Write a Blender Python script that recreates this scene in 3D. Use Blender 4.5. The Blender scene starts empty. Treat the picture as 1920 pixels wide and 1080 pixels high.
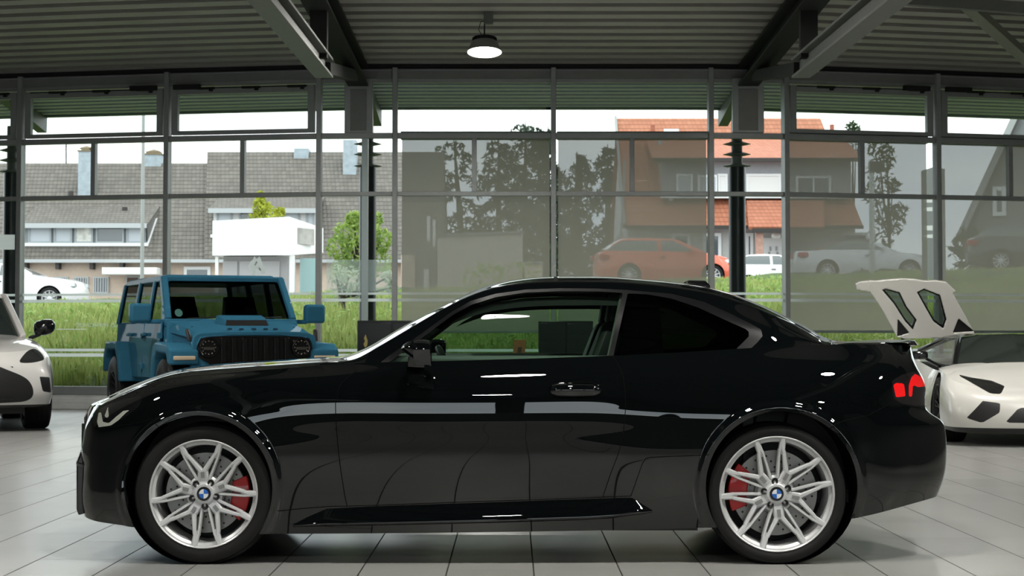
# Showroom with a black coupe, photographed side-on
LAMP_E = 205.0
SKY_E = 1.6
BLIND_T = .13
BLIND_TL = .6
LAMPS = [(-.35, 23.8, 'grey pendant lamp with glowing disc hanging over the hall near the glass front'),
         (-.05, 7.05, 'lit pendant lamp hanging above the black coupe door, out of the frame'),
         (-5.6, 7.0, 'lit pendant lamp hanging in front of the coupe nose, out of the frame'),
         (3.3, 7.05, 'lit pendant lamp hanging above the coupe rear window, out of the frame'),
         (6.9, 7.05, 'lit pendant lamp hanging behind the coupe tail, out of the frame'),
         (-5.6, 15.5, 'lit pendant lamp hanging above the aisle to the white SUV, out of the frame'),
         (5.6, 15.5, 'lit pendant lamp hanging over the white supercar, out of the frame'),
         (4.6, 19.2, 'added unseen pendant lamp brightening the raised engine lid, above the frame'),  # invented lamp, added only to brighten the lid and supercar
         (-5.4, 19.2, 'added unseen pendant lamp brightening the white SUV and off-roader, above the frame'),  # likewise added out of view, to lift the SUV and off-roader
         (-.3, -2.0, 'lit pendant lamp behind the camera, middle of its row'),
         (-6, -2.0, 'lit pendant lamp behind the camera, left end of its row'),
         (6, -2.0, 'lit pendant lamp behind the camera, right end of its row')]
import bpy, bmesh, math, random
import numpy as np
from mathutils import Vector, Matrix
random.seed(7)
SC = bpy.context.scene
COL = SC.collection
PI = math.pi
R = math.radians
# ---------------------------------------------------------------- camera model
FOC = 3528.0                      # focal length in pixels of the 1920 px frame
CAMH = 1.08
TILT = R(2.5)
HORIZ = 632.0
CY = HORIZ - FOC * math.tan(TILT)
cT, sT = math.cos(TILT), math.sin(TILT)

def at(px, py, Y):
    """point of the place seen at photo position (px,py) at distance Y"""
    u = (px - 960.0) / FOC
    v = (CY - py) / FOC
    t = Y / (cT - v * sT)
    return Vector((u * t, Y, CAMH + (sT + v * cT) * t))

def proj(P):
    P = np.asarray(P, float)
    x, y, z = P[..., 0], P[..., 1], P[..., 2] - CAMH
    d = y * cT + z * sT
    w = -y * sT + z * cT
    return np.stack([960 + FOC * x / d, CY - FOC * w / d], -1)

# ---------------------------------------------------------------- materials
MATS = {}

def mat(name, col, rough=0.5, metal=0.0, coat=0.0, coat_rough=0.03, spec=0.5, noise=0.0, nscale=8.0,
        bump=0.0, bscale=40.0, emit=None, estr=0.0, trans=0.0, ior=1.45, alpha=1.0):
    if name in MATS:
        return MATS[name]
    m = bpy.data.materials.new(name)
    m.use_nodes = True
    nt = m.node_tree
    b = nt.nodes['Principled BSDF']
    c = (col[0], col[1], col[2], 1)
    b.inputs['Base Color'].default_value = c
    b.inputs['Roughness'].default_value = rough
    b.inputs['Metallic'].default_value = metal
    b.inputs['Coat Weight'].default_value = coat
    b.inputs['Coat Roughness'].default_value = coat_rough
    b.inputs['Specular IOR Level'].default_value = spec
    b.inputs['Transmission Weight'].default_value = trans
    b.inputs['IOR'].default_value = ior
    b.inputs['Alpha'].default_value = alpha
    if emit:
        b.inputs['Emission Color'].default_value = (*emit, 1)
        b.inputs['Emission Strength'].default_value = estr
    if noise or bump:
        tc = nt.nodes.new('ShaderNodeTexCoord')
    if noise:
        n = nt.nodes.new('ShaderNodeTexNoise')
        n.inputs['Scale'].default_value = nscale
        n.inputs['Detail'].default_value = 5
        nt.links.new(tc.outputs['Object'], n.inputs['Vector'])
        r = nt.nodes.new('ShaderNodeValToRGB')
        r.color_ramp.elements[0].position = .3
        r.color_ramp.elements[1].position = .7
        r.color_ramp.elements[0].color = tuple(max(0, x * (1 - noise)) for x in col) + (1,)
        r.color_ramp.elements[1].color = tuple(min(1, x * (1 + noise)) for x in col) + (1,)
        nt.links.new(n.outputs['Fac'], r.inputs['Fac'])
        nt.links.new(r.outputs['Color'], b.inputs['Base Color'])
    if bump:
        n2 = nt.nodes.new('ShaderNodeTexNoise')
        n2.inputs['Scale'].default_value = bscale
        nt.links.new(tc.outputs['Object'], n2.inputs['Vector'])
        bp = nt.nodes.new('ShaderNodeBump')
        bp.inputs['Strength'].default_value = bump
        bp.inputs['Distance'].default_value = .02
        nt.links.new(n2.outputs['Fac'], bp.inputs['Height'])
        nt.links.new(bp.outputs['Normal'], b.inputs['Normal'])
    MATS[name] = m
    return m

def glass_mat(name, tint, refl=1.0, ior=1.5, rough=0.0):
    """thin pane: tinted see-through plus mirror reflection by angle"""
    if name in MATS:
        return MATS[name]
    m = bpy.data.materials.new(name)
    m.use_nodes = True
    nt = m.node_tree
    nt.nodes.clear()
    o = nt.nodes.new('ShaderNodeOutputMaterial')
    t = nt.nodes.new('ShaderNodeBsdfTransparent')
    t.inputs[0].default_value = (*tint, 1)
    g = nt.nodes.new('ShaderNodeBsdfGlossy')
    g.inputs['Color'].default_value = (refl, refl, refl, 1)
    g.inputs['Roughness'].default_value = rough
    f = nt.nodes.new('ShaderNodeFresnel')
    f.inputs['IOR'].default_value = ior
    mx = nt.nodes.new('ShaderNodeMixShader')
    ge = nt.nodes.new('ShaderNodeNewGeometry')      # a thin pane mirrors on its outer face only
    ml = nt.nodes.new('ShaderNodeMath'); ml.operation = 'MULTIPLY'
    iv = nt.nodes.new('ShaderNodeMath'); iv.operation = 'SUBTRACT'
    iv.inputs[0].default_value = 1.0
    nt.links.new(ge.outputs['Backfacing'], iv.inputs[1])
    nt.links.new(f.outputs[0], ml.inputs[0])
    nt.links.new(iv.outputs[0], ml.inputs[1])
    nt.links.new(ml.outputs[0], mx.inputs[0])
    nt.links.new(t.outputs[0], mx.inputs[1])
    nt.links.new(g.outputs[0], mx.inputs[2])
    nt.links.new(mx.outputs[0], o.inputs[0])
    MATS[name] = m
    return m

# ---------------------------------------------------------------- mesh builder
class MB:
    def __init__(s):
        s.v = []
        s.f = []

    def add(s, verts, faces):
        b = len(s.v)
        s.v.extend([tuple(p) for p in verts])
        s.f.extend([tuple(b + i for i in f) for f in faces])
        return s

    def box(s, x0, x1, y0, y1, z0, z1):
        return s.add([(x0, y0, z0), (x1, y0, z0), (x1, y1, z0), (x0, y1, z0),
                      (x0, y0, z1), (x1, y0, z1), (x1, y1, z1), (x0, y1, z1)],
                     [(0, 3, 2, 1), (4, 5, 6, 7), (0, 1, 5, 4), (1, 2, 6, 5), (2, 3, 7, 6), (3, 0, 4, 7)])

    def hexa(s, p):
        """8 points: 4 of the bottom (ccw from above), 4 of the top"""
        return s.add(p, [(0, 3, 2, 1), (4, 5, 6, 7), (0, 1, 5, 4), (1, 2, 6, 5), (2, 3, 7, 6), (3, 0, 4, 7)])

    def obox(s, p0, p1, z0, z1, d0, d1, e0=0, e1=0):
        """wall-like box from plan point p0 to p1; d0..d1 measured away from the room (to the left-hand side of p0->p1)"""
        p0 = Vector(p0[:2]); p1 = Vector(p1[:2])
        e = (p1 - p0).normalized()
        n = Vector((-e.y, e.x))
        p0 = p0 - e * e0
        p1 = p1 + e * e1
        a, b, c, d = p0 + n * d0, p1 + n * d0, p1 + n * d1, p0 + n * d1
        return s.hexa([(*a, z0), (*b, z0), (*c, z0), (*d, z0), (*a, z1), (*b, z1), (*c, z1), (*d, z1)])

    def bar(s, p0, p1, w, h, up=(0, 0, 1)):
        """rectangular bar between two points, w across, h along up"""
        p0 = Vector(p0); p1 = Vector(p1)
        d = (p1 - p0).normalized()
        up = Vector(up)
        sd = d.cross(up)
        if sd.length < 1e-5:
            sd = d.cross(Vector((1, 0, 0)))
        sd.normalize()
        u = sd.cross(d).normalized()
        a, b = sd * (w / 2), u * (h / 2)
        return s.hexa([p0 - a - b, p0 + a - b, p1 + a - b, p1 - a - b, p0 - a + b, p0 + a + b, p1 + a + b, p1 - a + b])

    def tube(s, pts, r, n=8, closed=False, cap=True):
        pts = [Vector(p) for p in pts]
        m = len(pts)
        rr = r if isinstance(r, (list, tuple)) else [r] * m
        base = len(s.v)
        prev = None
        for i, p in enumerate(pts):
            if closed:
                d = pts[(i + 1) % m] - pts[i - 1]
            else:
                d = pts[min(i + 1, m - 1)] - pts[max(i - 1, 0)]
            d.normalize()
            if prev is None:
                a = d.cross(Vector((0, 0, 1)))
                if a.length < 1e-3:
                    a = d.cross(Vector((1, 0, 0)))
            else:
                a = prev - d * prev.dot(d)
            a.normalize()
            prev = a
            b = d.cross(a)
            for k in range(n):
                t = 2 * PI * k / n
                s.v.append(tuple(p + a * (rr[i] * math.cos(t)) + b * (rr[i] * math.sin(t))))
        for i in range(m if closed else m - 1):
            j = (i + 1) % m
            for k in range(n):
                l = (k + 1) % n
                s.f.append((base + i * n + k, base + i * n + l, base + j * n + l, base + j * n + k))
        if cap and not closed:
            s.f.append(tuple(base + k for k in range(n))[::-1])
            s.f.append(tuple(base + (m - 1) * n + k for k in range(n)))
        return s

    def lathe(s, prof, n=48, axis='Z', c=(0, 0, 0), closed=False):
        """prof: list of (r, h)"""
        base = len(s.v)
        m = len(prof)
        for r, h in prof:
            for k in range(n):
                t = 2 * PI * k / n
                a, b = r * math.cos(t), r * math.sin(t)
                if axis == 'Z':
                    p = (a, b, h)
                elif axis == 'Y':
                    p = (a, h, b)
                else:
                    p = (h, a, b)
                s.v.append((p[0] + c[0], p[1] + c[1], p[2] + c[2]))
        for i in range(m if closed else m - 1):
            j = (i + 1) % m
            for k in range(n):
                l = (k + 1) % n
                s.f.append((base + i * n + k, base + i * n + l, base + j * n + l, base + j * n + k))
        return s

    def prism(s, poly, fn):
        """poly: 2D points; fn(u,v,side) -> 3D point for side 0/1"""
        n = len(poly)
        a = [fn(u, v, 0) for u, v in poly]
        b = [fn(u, v, 1) for u, v in poly]
        return s.add(a + b, [tuple(range(n))[::-1], tuple(range(n, 2 * n))] +
                     [(i, (i + 1) % n, n + (i + 1) % n, n + i) for i in range(n)])

    def build(s, name, m, parent=None, smooth=None, bevel=0, seg=2, label=None, recalc=True, sub=0):
        me = bpy.data.meshes.new(name)
        me.from_pydata(s.v, [], s.f)
        if recalc:
            bm = bmesh.new()
            bm.from_mesh(me)
            bmesh.ops.recalc_face_normals(bm, faces=bm.faces)
            bm.to_mesh(me)
            bm.free()
        me.materials.append(m)
        o = bpy.data.objects.new(name, me)
        COL.objects.link(o)
        if parent:
            o.parent = parent
        if smooth is not None:
            me.polygons.foreach_set('use_smooth', [True] * len(me.polygons))
            if smooth < 180:
                me.set_sharp_from_angle(angle=R(smooth))
        if bevel:
            b = o.modifiers.new('b', 'BEVEL')
            b.width = bevel
            b.segments = seg
            b.limit_method = 'ANGLE'
            b.angle_limit = R(30)
            b.harden_normals = False
            if smooth is None:
                me.polygons.foreach_set('use_smooth', [True] * len(me.polygons))
                me.set_sharp_from_angle(angle=R(35))
        if sub:
            q = o.modifiers.new('s', 'SUBSURF')
            q.levels = sub
            q.render_levels = sub
        if label:
            o['label'] = label
        return o

def thing(name, label, cat, loc=(0, 0, 0), rz=0.0, group=None, kind=None):
    o = bpy.data.objects.new(name, None)
    COL.objects.link(o)
    o.location = loc
    o.rotation_euler = (0, 0, rz)
    o.empty_display_size = .2
    return tag(o, label, cat, group, kind)

def tag(o, label, cat, group=None, kind=None):
    o['label'] = label
    o['category'] = cat
    if group:
        o['group'] = group
    if kind:
        o['kind'] = kind
    return o

def part(name, parent):
    o = bpy.data.objects.new(name, None)
    COL.objects.link(o)
    o.parent = parent
    o.empty_display_size = .1
    return o

def struct(o, label=None, cat=None):
    o['kind'] = 'structure'
    if label:
        o['label'] = label
    if cat:
        o['category'] = cat
    return o

def copy_tree(o, parent=None):
    c = o.copy()
    COL.objects.link(c)
    c.parent = parent
    for ch in list(o.children):
        copy_tree(ch, c)
    return c
# ================================================================ SETTING
M_alu = mat('aluminium_frame', (.34, .36, .355), .42, .25, noise=.05)
M_darksteel = mat('dark_steel', (.024, .026, .025), .7, .0, spec=.2, noise=.1)
M_greysteel = mat('grey_painted_steel', (.145, .155, .142), .5, .1, noise=.06)
M_trimgrey = mat('fascia_grey', (.22, .225, .215), .55, noise=.05)
M_black = mat('black_plastic', (.012, .012, .013), .45)
M_blackgloss = mat('black_gloss', (.006, .006, .007), .12, coat=.6)
M_white = mat('white_paint', (.78, .78, .76), .5, noise=.03)
M_glass = glass_mat('facade_glass', (.94, .97, .955), .10, 1.4)
M_glass_green = glass_mat('upper_facade_glass', (.88, .93, .90), .15, 1.4)

def floor_material():
    m = bpy.data.materials.new('porcelain_floor_tiles')
    m.use_nodes = True
    nt = m.node_tree
    b = nt.nodes['Principled BSDF']
    tc = nt.nodes.new('ShaderNodeTexCoord')
    sp = nt.nodes.new('ShaderNodeSeparateXYZ')
    nt.links.new(tc.outputs['Object'], sp.inputs[0])

    def math_(op, a, bb=None, c=None):
        n = nt.nodes.new('ShaderNodeMath')
        n.operation = op
        for i, x in enumerate((a, bb, c)):
            if x is None:
                continue
            if isinstance(x, (int, float)):
                n.inputs[i].default_value = x
            else:
                nt.links.new(x, n.inputs[i])
        return n.outputs[0]
    # rows of tiles run away from the camera: joints every 0.4 m in x, every 0.8 m in y with a shift per row
    xs = math_('DIVIDE', math_('SUBTRACT', sp.outputs['X'], .1), .4)
    col = math_('FLOOR', xs)
    fx = math_('ABSOLUTE', math_('SUBTRACT', math_('FRACT', xs), .5))
    sh = math_('FRACT', math_('MULTIPLY', math_('SINE', math_('MULTIPLY', col, 12.9898)), 43758.5))
    ys = math_('ADD', math_('DIVIDE', sp.outputs['Y'], .8), math_('MULTIPLY', math_('FLOOR', math_('MULTIPLY', sh, 4)), .25))
    row = math_('FLOOR', ys)
    fy = math_('ABSOLUTE', math_('SUBTRACT', math_('FRACT', ys), .5))
    jx = math_('GREATER_THAN', fx, .5 - .009)
    jy = math_('GREATER_THAN', fy, .5 - .0042)
    j = math_('MAXIMUM', jx, math_('MULTIPLY', jy, .75))
    rnd = math_('FRACT', math_('MULTIPLY', math_('SINE', math_('ADD', math_('MULTIPLY', col, 78.233), math_('MULTIPLY', row, 37.7))), 9871.3))
    nz = nt.nodes.new('ShaderNodeTexNoise')
    nz.inputs['Scale'].default_value = 3 #T
    nz.inputs['Detail'].default_value = 6
    nt.links.new(tc.outputs['Object'], nz.inputs['Vector'])
    val = math_('ADD', math_('MULTIPLY', rnd, .05), math_('MULTIPLY', nz.outputs['Fac'], .10))
    mx = nt.nodes.new('ShaderNodeMix')
    mx.data_type = 'RGBA'
    mx.inputs[6].default_value = (.275, .277, .266, 1)
    mx.inputs[7].default_value = (.45, .452, .435, 1)
    nt.links.new(math_('ADD', val, .38), mx.inputs[0])
    mj = nt.nodes.new('ShaderNodeMix')
    mj.data_type = 'RGBA'
    nt.links.new(j, mj.inputs[0])
    nt.links.new(mx.outputs[2], mj.inputs[6])
    mj.inputs[7].default_value = (.045, .045, .042, 1)
    nt.links.new(mj.outputs[2], b.inputs['Base Color'])
    rg = math_('ADD', math_('MULTIPLY', rnd, .03), .24)
    rg2 = math_('ADD', rg, math_('MULTIPLY', j, .4))
    nt.links.new(rg2, b.inputs['Roughness'])
    nt.links.new(math_('SUBTRACT', .5, math_('MULTIPLY', j, .45)), b.inputs['Specular IOR Level'])
    return m

M_floor = floor_material()
# facade nodes (plan)
FN = [(-13.95, 29.9), (-12.1, 29.5), (-9.77, 29.05), (-7.47, 28.58), (-5.15, 28.08), (-2.84, 27.66), (-1.72, 27.6), (0.61, 27.6),
      (2.92, 27.6), (4.03, 27.7), (6.39, 28.25), (8.75, 28.85), (11.1, 29.5), (13.95, 30.2)]
ZT = 4.86       # underside of the head beam
ZR1, ZR1b = 4.08, 4.00
ZR2, ZR2b = 3.215, 3.15
ZB = .34

fl = MB().box(-14, 14, -14, 30.2, -.2, 0)
o = fl.build('floor', M_floor)
struct(o, 'grey polished porcelain tile floor of the showroom', 'floor')

# ceiling: trapezoid steel sheet, ribs parallel to the facade, rising towards the back of the hall
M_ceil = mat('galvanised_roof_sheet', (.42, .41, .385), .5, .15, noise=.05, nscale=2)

def facade_y(x):
    for a, b in zip(FN[:-1], FN[1:]):
        if a[0] <= x <= b[0]:
            return a[1] + (b[1] - a[1]) * (x - a[0]) / (b[0] - a[0])
    return FN[0][1] if x < FN[0][0] else FN[-1][1]

def sheet(name, xs, d_from, d_to, z_at, pitch=.5, h=.085, up=1):
    mb = MB()
    prof = []
    d = d_from
    while d < d_to:
        for q, k in ((0, 0), (.27, 0), (.235, 1), (.535, 1)):
            prof.append((d + q * pitch / .5, k * h * up))
        d += pitch
    ny = len(prof)
    yx = [facade_y(x) for x in xs]
    for x, fy in zip(xs, yx):
        for dd, hh in prof:
            mb.v.append((x, fy - dd, z_at(dd) + hh))
    for i in range(len(xs) - 1):
        for j in range(ny - 1):
            mb.f.append((i * ny + j, (i + 1) * ny + j, (i + 1) * ny + j + 1, i * ny + j + 1))
    return mb

ceil_xs = [-14, -12.1, -9.77, -7.47, -5.15, -2.84, -1.72, .61, 2.92, 4.03, 6.39, 8.75, 11.1, 14]
zc = lambda d: 5.10 + .023 * d
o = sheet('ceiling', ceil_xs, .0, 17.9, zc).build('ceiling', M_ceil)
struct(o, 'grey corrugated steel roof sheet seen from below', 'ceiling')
o = sheet('ceiling', ceil_xs, 18.0, 43.4, zc).build('ceiling', mat('reflection_dark_sheet', (.035, .035, .034), .7, spec=.2, noise=.1))  # unseen rear part, coloured dark so the coupe's upper door mirrors black
struct(o, 'corrugated roof sheet over the unseen rear half, darkened for the coupe door reflection', 'ceiling')
o = sheet('roof_overhang', ceil_xs, -3.0, -.25, lambda d: 4.92 + .03 * d, pitch=.34).build('trim_1', mat('eave_sheet', (.70, .68, .86), .5, .1, noise=.05))
struct(o, 'corrugated soffit of the roof overhang outside the glass', 'soffit')
eb = MB()
for a, b in zip(FN[:-1], FN[1:]):
    eb.obox(a, b, 4.80, 5.2, 2.99, 3.12, .05, .05)
struct(eb.build('trim_2', mat('eave_board', (.30, .34, .31), .5)), 'pale gutter board along the eave outside', 'gutter')
# roof deck above, closes the hall against the sky
rb = MB().box(-14.2, 14.2, -14.2, 33, 6.3, 7.5)
struct(rb.build('roof_deck', M_darksteel), 'dark roof deck above the steel sheets', 'roof')
# side and rear walls
M_wall = mat('wall_plaster', (.20, .20, .19), .7, noise=.05)
struct(MB().box(-14.2, -14, -14.2, 30.2, 0, 6.3).build('wall_left', M_wall), 'plain grey side wall of the hall', 'wall')
struct(MB().box(14, 14.2, -14.2, 30.2, 0, 6.3).build('wall_right', M_wall), 'plain grey side wall beyond the white supercar', 'wall')
# rear wall behind the camera, with a long window band (mirrored in the black paint)
wr = MB()
wr.box(-14, 14, -14.2, -14, 0, 1.05)
wr.box(-14, 14, -14.2, -14, 3.0, 6.3)
for x in (-14, -9.6, -5, -.4, 4.2, 8.8, 13.4):
    wr.box(x, x + .5, -14.2, -14, 1.05, 3.0)
struct(wr.build('wall_back', mat('rear_wall_dark', (.03, .035, .035), .6)), 'dark rear wall with a long window band', 'wall')
wg = MB()
for x in (-13.5, -9.1, -4.5, .1, 4.7, 9.3):
    wg.box(x, x + 4.1, -14.12, -14.10, 1.05, 3.0)
struct(wg.build('window_14', M_glass), 'long window band in the rear wall', 'window')

# ---- facade
def win(n, a, b, thin=None, sash=False, mull_w=.075, last=False, upper_mat=None):
    w = bpy.data.objects.new('window_%d' % n, None)
    COL.objects.link(w)
    w.location = (a[0], a[1], 0)
    struct(w, None, 'window')
    L = lambda p: (p[0] - a[0], p[1] - a[1])
    a0, b0 = L(a), L(b)
    MB().obox(a0, b0, 0, .03, 0, 0)  # noqa
    d = Vector((b0[0], b0[1])).normalized()
    ln = Vector((b0[0], b0[1])).length
    P = lambda s: (d.x * s, d.y * s)
    m = MB()
    m.obox(P(-mull_w / 2), P(mull_w / 2), .0, 5.04, -.10, .06)
    if last:
        m.obox(P(ln - mull_w / 2), P(ln + mull_w / 2), .0, 5.04, -.10, .06)
    m.build('mullion', M_alu, w, bevel=.006)
    r = MB()
    h = mull_w / 2
    r.obox(P(h), P(ln - h), ZR1b, ZR1, -.07, .05)
    r.obox(P(h), P(ln - h), ZR2b, ZR2, -.06, .05)
    r.obox(P(h), P(ln - h), .22, ZB, -.06, .05)
    r.obox(P(h), P(ln - h), ZT - .04, ZT + .02, -.05, .05)
    r.build('rail', M_alu, w, bevel=.005)
    if thin:
        t = MB()
        t.obox(P(ln * thin - .035), P(ln * thin + .035), ZR2, ZR1b, -.05, .05)
        t.build('muntin', M_alu, w, bevel=.004)
    g = MB()
    g.obox(P(h), P(ln - h), ZB, ZR2b, 0, .012)
    g.obox(P(h), P(ln - h), ZR2, ZR1b, 0, .012)
    g.build('pane', M_glass, w)
    if sash:
        s = MB()
        q0, q1 = h + .03, ln - h - .03
        z0, z1 = ZR1 + .015, ZT - .06
        s.obox(P(q0), P(q0 + .10), z0, z1, -.06, .03)
        s.obox(P(q1 - .10), P(q1), z0, z1, -.06, .03)
        s.obox(P(q0 + .10), P(q1 - .10), z0, z0 + .06, -.06, .03)
        s.obox(P(q0 + .10), P(q1 - .10), z1 - .10, z1, -.06, .03)
        sa = s.build('sash', M_alu, w, bevel=.005)
        k = MB()
        k.obox(P(q0 + .1), P(q1 - .1), z1 - .02, z1 - .005, -.085, -.07)
        for f in (.2, .5, .8):
            k.obox(P(ln * f), P(ln * f + .28), z1 - .035, z1 + .0, -.10, -.065)
            k.obox(P(ln * f + .2), P(ln * f + .25), z1 - .065, z1 - .03, -.11, -.065)
        e = q1 - .5 if sash == 'R' else q0 + .05
        k.obox(P(e), P(e + .42), z1 - .03, z1 + .04, -.14, -.07)
        k.build('opener', M_darksteel, w)
        g2 = MB().obox(P(q0 + .1), P(q1 - .1), z0 + .06, z1 - .1, -.02, -.01)
        g2.build('upper_pane', M_glass_green, w)
    else:
        g2 = MB().obox(P(h), P(ln - h), ZR1, ZT - .04, 0, .012)
        g2.build('upper_pane', M_glass_green, w)
    # frosted stripes on the glass
    f = MB()
    for z0, z1 in ((1.70, 1.735), (1.60, 1.645), (.865, .905), (.785, .835)):
        f.obox(P(h), P(ln - h), z0, z1, -.006, -.003)
    f.build('frosted_stripe', M_frost, w)
    return w

M_frost = bpy.data.materials.new('frosted_film')
M_frost.use_nodes = True
_nt = M_frost.node_tree
_b = _nt.nodes['Principled BSDF']
_b.inputs['Base Color'].default_value = (.80, .84, .83, 1)
_b.inputs['Roughness'].default_value = .6
_tr = _nt.nodes.new('ShaderNodeBsdfTranslucent'); _tr.inputs[0].default_value = (.95, .98, .97, 1)
_tp = _nt.nodes.new('ShaderNodeBsdfTransparent')
_m1 = _nt.nodes.new('ShaderNodeMixShader'); _m1.inputs[0].default_value = .25
_m2 = _nt.nodes.new('ShaderNodeMixShader'); _m2.inputs[0].default_value = .25
_nt.links.new(_tr.outputs[0], _m1.inputs[1]); _nt.links.new(_b.outputs[0], _m1.inputs[2])
_nt.links.new(_m1.outputs[0], _m2.inputs[1]); _nt.links.new(_tp.outputs[0], _m2.inputs[2])
_nt.links.new(_m2.outputs[0], _nt.nodes['Material Output'].inputs[0])
MATS['frosted_film'] = M_frost

WL = ['glass bay in the corner by the plain side wall, out of the frame', 'glass bay behind the white SUV cabin, mostly outside the picture',
      'glass bay behind the white SUV, beside the outermost black column', 'glass bay with tilting top sash to the left of the blue off-roader',
      'glass bay with tilting top sash above the blue off-roader', 'narrow glass bay beside the grey column panel by the green shrub',
      'fixed glass bay in front of a screen with fir trees beyond', 'fixed glass bay in front of a screen with the orange hatchback beyond',
      'narrow unscreened glass bay showing the white front door', 'screened bay with tilting top sash above the raised engine lid',
      'screened bay with tilting top sash beyond the white supercar', 'last glass bay by the side wall beyond the supercar, out of the frame',
      'corner bay past the supercar, out of the frame']
for i in range(1, 14):
    a, b = FN[i - 1], FN[i]
    sash = 'R' if i in (2, 4, 10) else ('L' if i in (3, 5, 11) else False)
    thin = .5 if i not in (6, 9) else None
    w = win(i, a, b, thin, sash, last=(i == 13))
    w['label'] = WL[i - 1]
# beam, fascia and base along the facade
for k, (i0, i1, nm) in enumerate(((0, 5, 'left'), (5, 9, 'center'), (9, 13, 'right'))):
    f = MB()
    for a, b in zip(FN[i0:i1], FN[i0 + 1:i1 + 1]):
        f.obox(a, b, ZT + .02, 5.03, -.05, .12)
    struct(f.build('trim_%d' % (3 + k), M_trimgrey), 'grey head beam above the %s glazing' % nm, 'beam')
    f = MB()
    for a, b in zip(FN[i0:i1], FN[i0 + 1:i1 + 1]):
        f.obox(a, b, 5.045, 5.30, -.03, .2)
        f.obox(a, b, 5.0, 5.06, .08, .2)
    struct(f.build('trim_%d' % (6 + k), M_darksteel), 'dark closing strip under the roof sheet, %s part' % nm, 'trim')
    f = MB()
    for a, b in zip(FN[i0:i1], FN[i0 + 1:i1 + 1]):
        f.obox(a, b, 0, .22, -.03, .1)
        f.obox(a, b, 0, .10, -.16, -.03)
        f.obox(a, b, .10, .145, -.13, -.03)
    struct(f.build('baseboard_%s' % nm, mat('base_panel', (.82, .83, .82), .5, noise=.05), bevel=.008), 'pale grey base board under the %s glazing' % nm, 'baseboard')

# column head panels in the facade
for nm, px0, px1, lab in (('a', 645, 698, 'grey boxed column head beside the tilting sash above the blue off-roader'),
                          ('b', 1374, 1433, 'grey boxed column head above the white front door')):
    x0, x1 = (px0 - 960) * 27.6 / FOC, (px1 - 960) * 27.6 / FOC
    y = 27.55 if nm == 'a' else 27.5
    t = thing('column_head', lab, 'column panel', ((x0 + x1) / 2, y, ZR1), kind='structure')
    hw = (x1 - x0) / 2
    MB().box(-hw, hw, 0, .12, 0, .80).build('casing', M_alu, t, bevel=.006)
    MB().box(-hw + .09, hw - .09, -.012, 0, .03, .64).build('panel', M_trimgrey, t, bevel=.004)
# slim vertical post in front of the outside column, narrow bay
p = MB().obox((-2.21, 27.62), (-2.115, 27.62), 0, ZR1b, -.05, .04)
struct(p.build('trim_9', mat('pale_post', (.42, .50, .50), .3, .3), bevel=.004), 'slim pale post standing in front of the dark column with discs', 'post')

# ---- roof trusses
def truss(x, lab, side):
    t = thing('roof_truss', lab, 'truss', (x, 27.5, 5.0), kind='structure', group='steel roof trusses')
    tb = MB()
    # rafter: I section
    L = 41
    z = lambda d: .023 * d
    for (w, z0, z1) in ((.30, -.24, -.205), (.30, .03, .065), (.03, -.205, .03)):
        tb.hexa([(-w / 2, 0, z0), (-w / 2, -L, z0 + z(L)), (w / 2, -L, z0 + z(L)), (w / 2, 0, z0),
                 (-w / 2, 0, z1), (-w / 2, -L, z1 + z(L)), (w / 2, -L, z1 + z(L)), (w / 2, 0, z1)])
    tb.build('rafter', M_darksteel, t, bevel=.004)
    c = MB()
    y0, y1, y2 = -1.0, -5.0, -38
    zl = -.76
    for (w, a, b) in ((.22, -.05, -.02), (.22, .16, .19), (.03, -.02, .16)):
        c.hexa([(-w / 2, y1, zl + a), (-w / 2, y2, zl - .9 + a + .3), (w / 2, y2, zl - .9 + a + .3), (w / 2, y1, zl + a),
                (-w / 2, y1, zl + b), (-w / 2, y2, zl - .9 + b + .3), (w / 2, y2, zl - .9 + b + .3), (w / 2, y1, zl + b)])
    c.build('lower_chord', M_greysteel, t, bevel=.004)
    MB().bar((0, y0, -.22), (0, y1 + .02, zl + .07), .16, .15).build('end_strut', M_darksteel, t, bevel=.004)
    for yy in (-5.6, -11, -16.5, -22, -28, -34):
        MB().bar((0, yy, zl + .1), (0, yy, -.2 + .023 * -yy), .2, .16, up=(0, 1, 0)).build('post', M_darksteel, t, bevel=.004)
    return t
truss(-2.26, 'dark steel roof truss above the blue off-roader', -1)
truss(3.47, 'dark steel roof truss above the rear of the black coupe', 1)
# cross beam and brace, upper corner over the white supercar
cb = thing('roof_brace', 'pale green diagonal roof brace over the white supercar', 'brace', tuple(at(1800, 14, 22.6)))
b0 = at(1790, 14, 22.6)
MB().bar(at(1795, 2, 22.6) - b0, at(1960, 150, 25.6) - b0, .17, .10).build('diagonal', mat('pale_green_steel', (.24, .26, .20), .5, .1), cb, bevel=.004)
MB().bar(at(1680, -2, 22.7) - b0, at(2040, 26, 22.4) - b0, .12, .14).build('purlin', M_greysteel, cb, bevel=.004)
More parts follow.
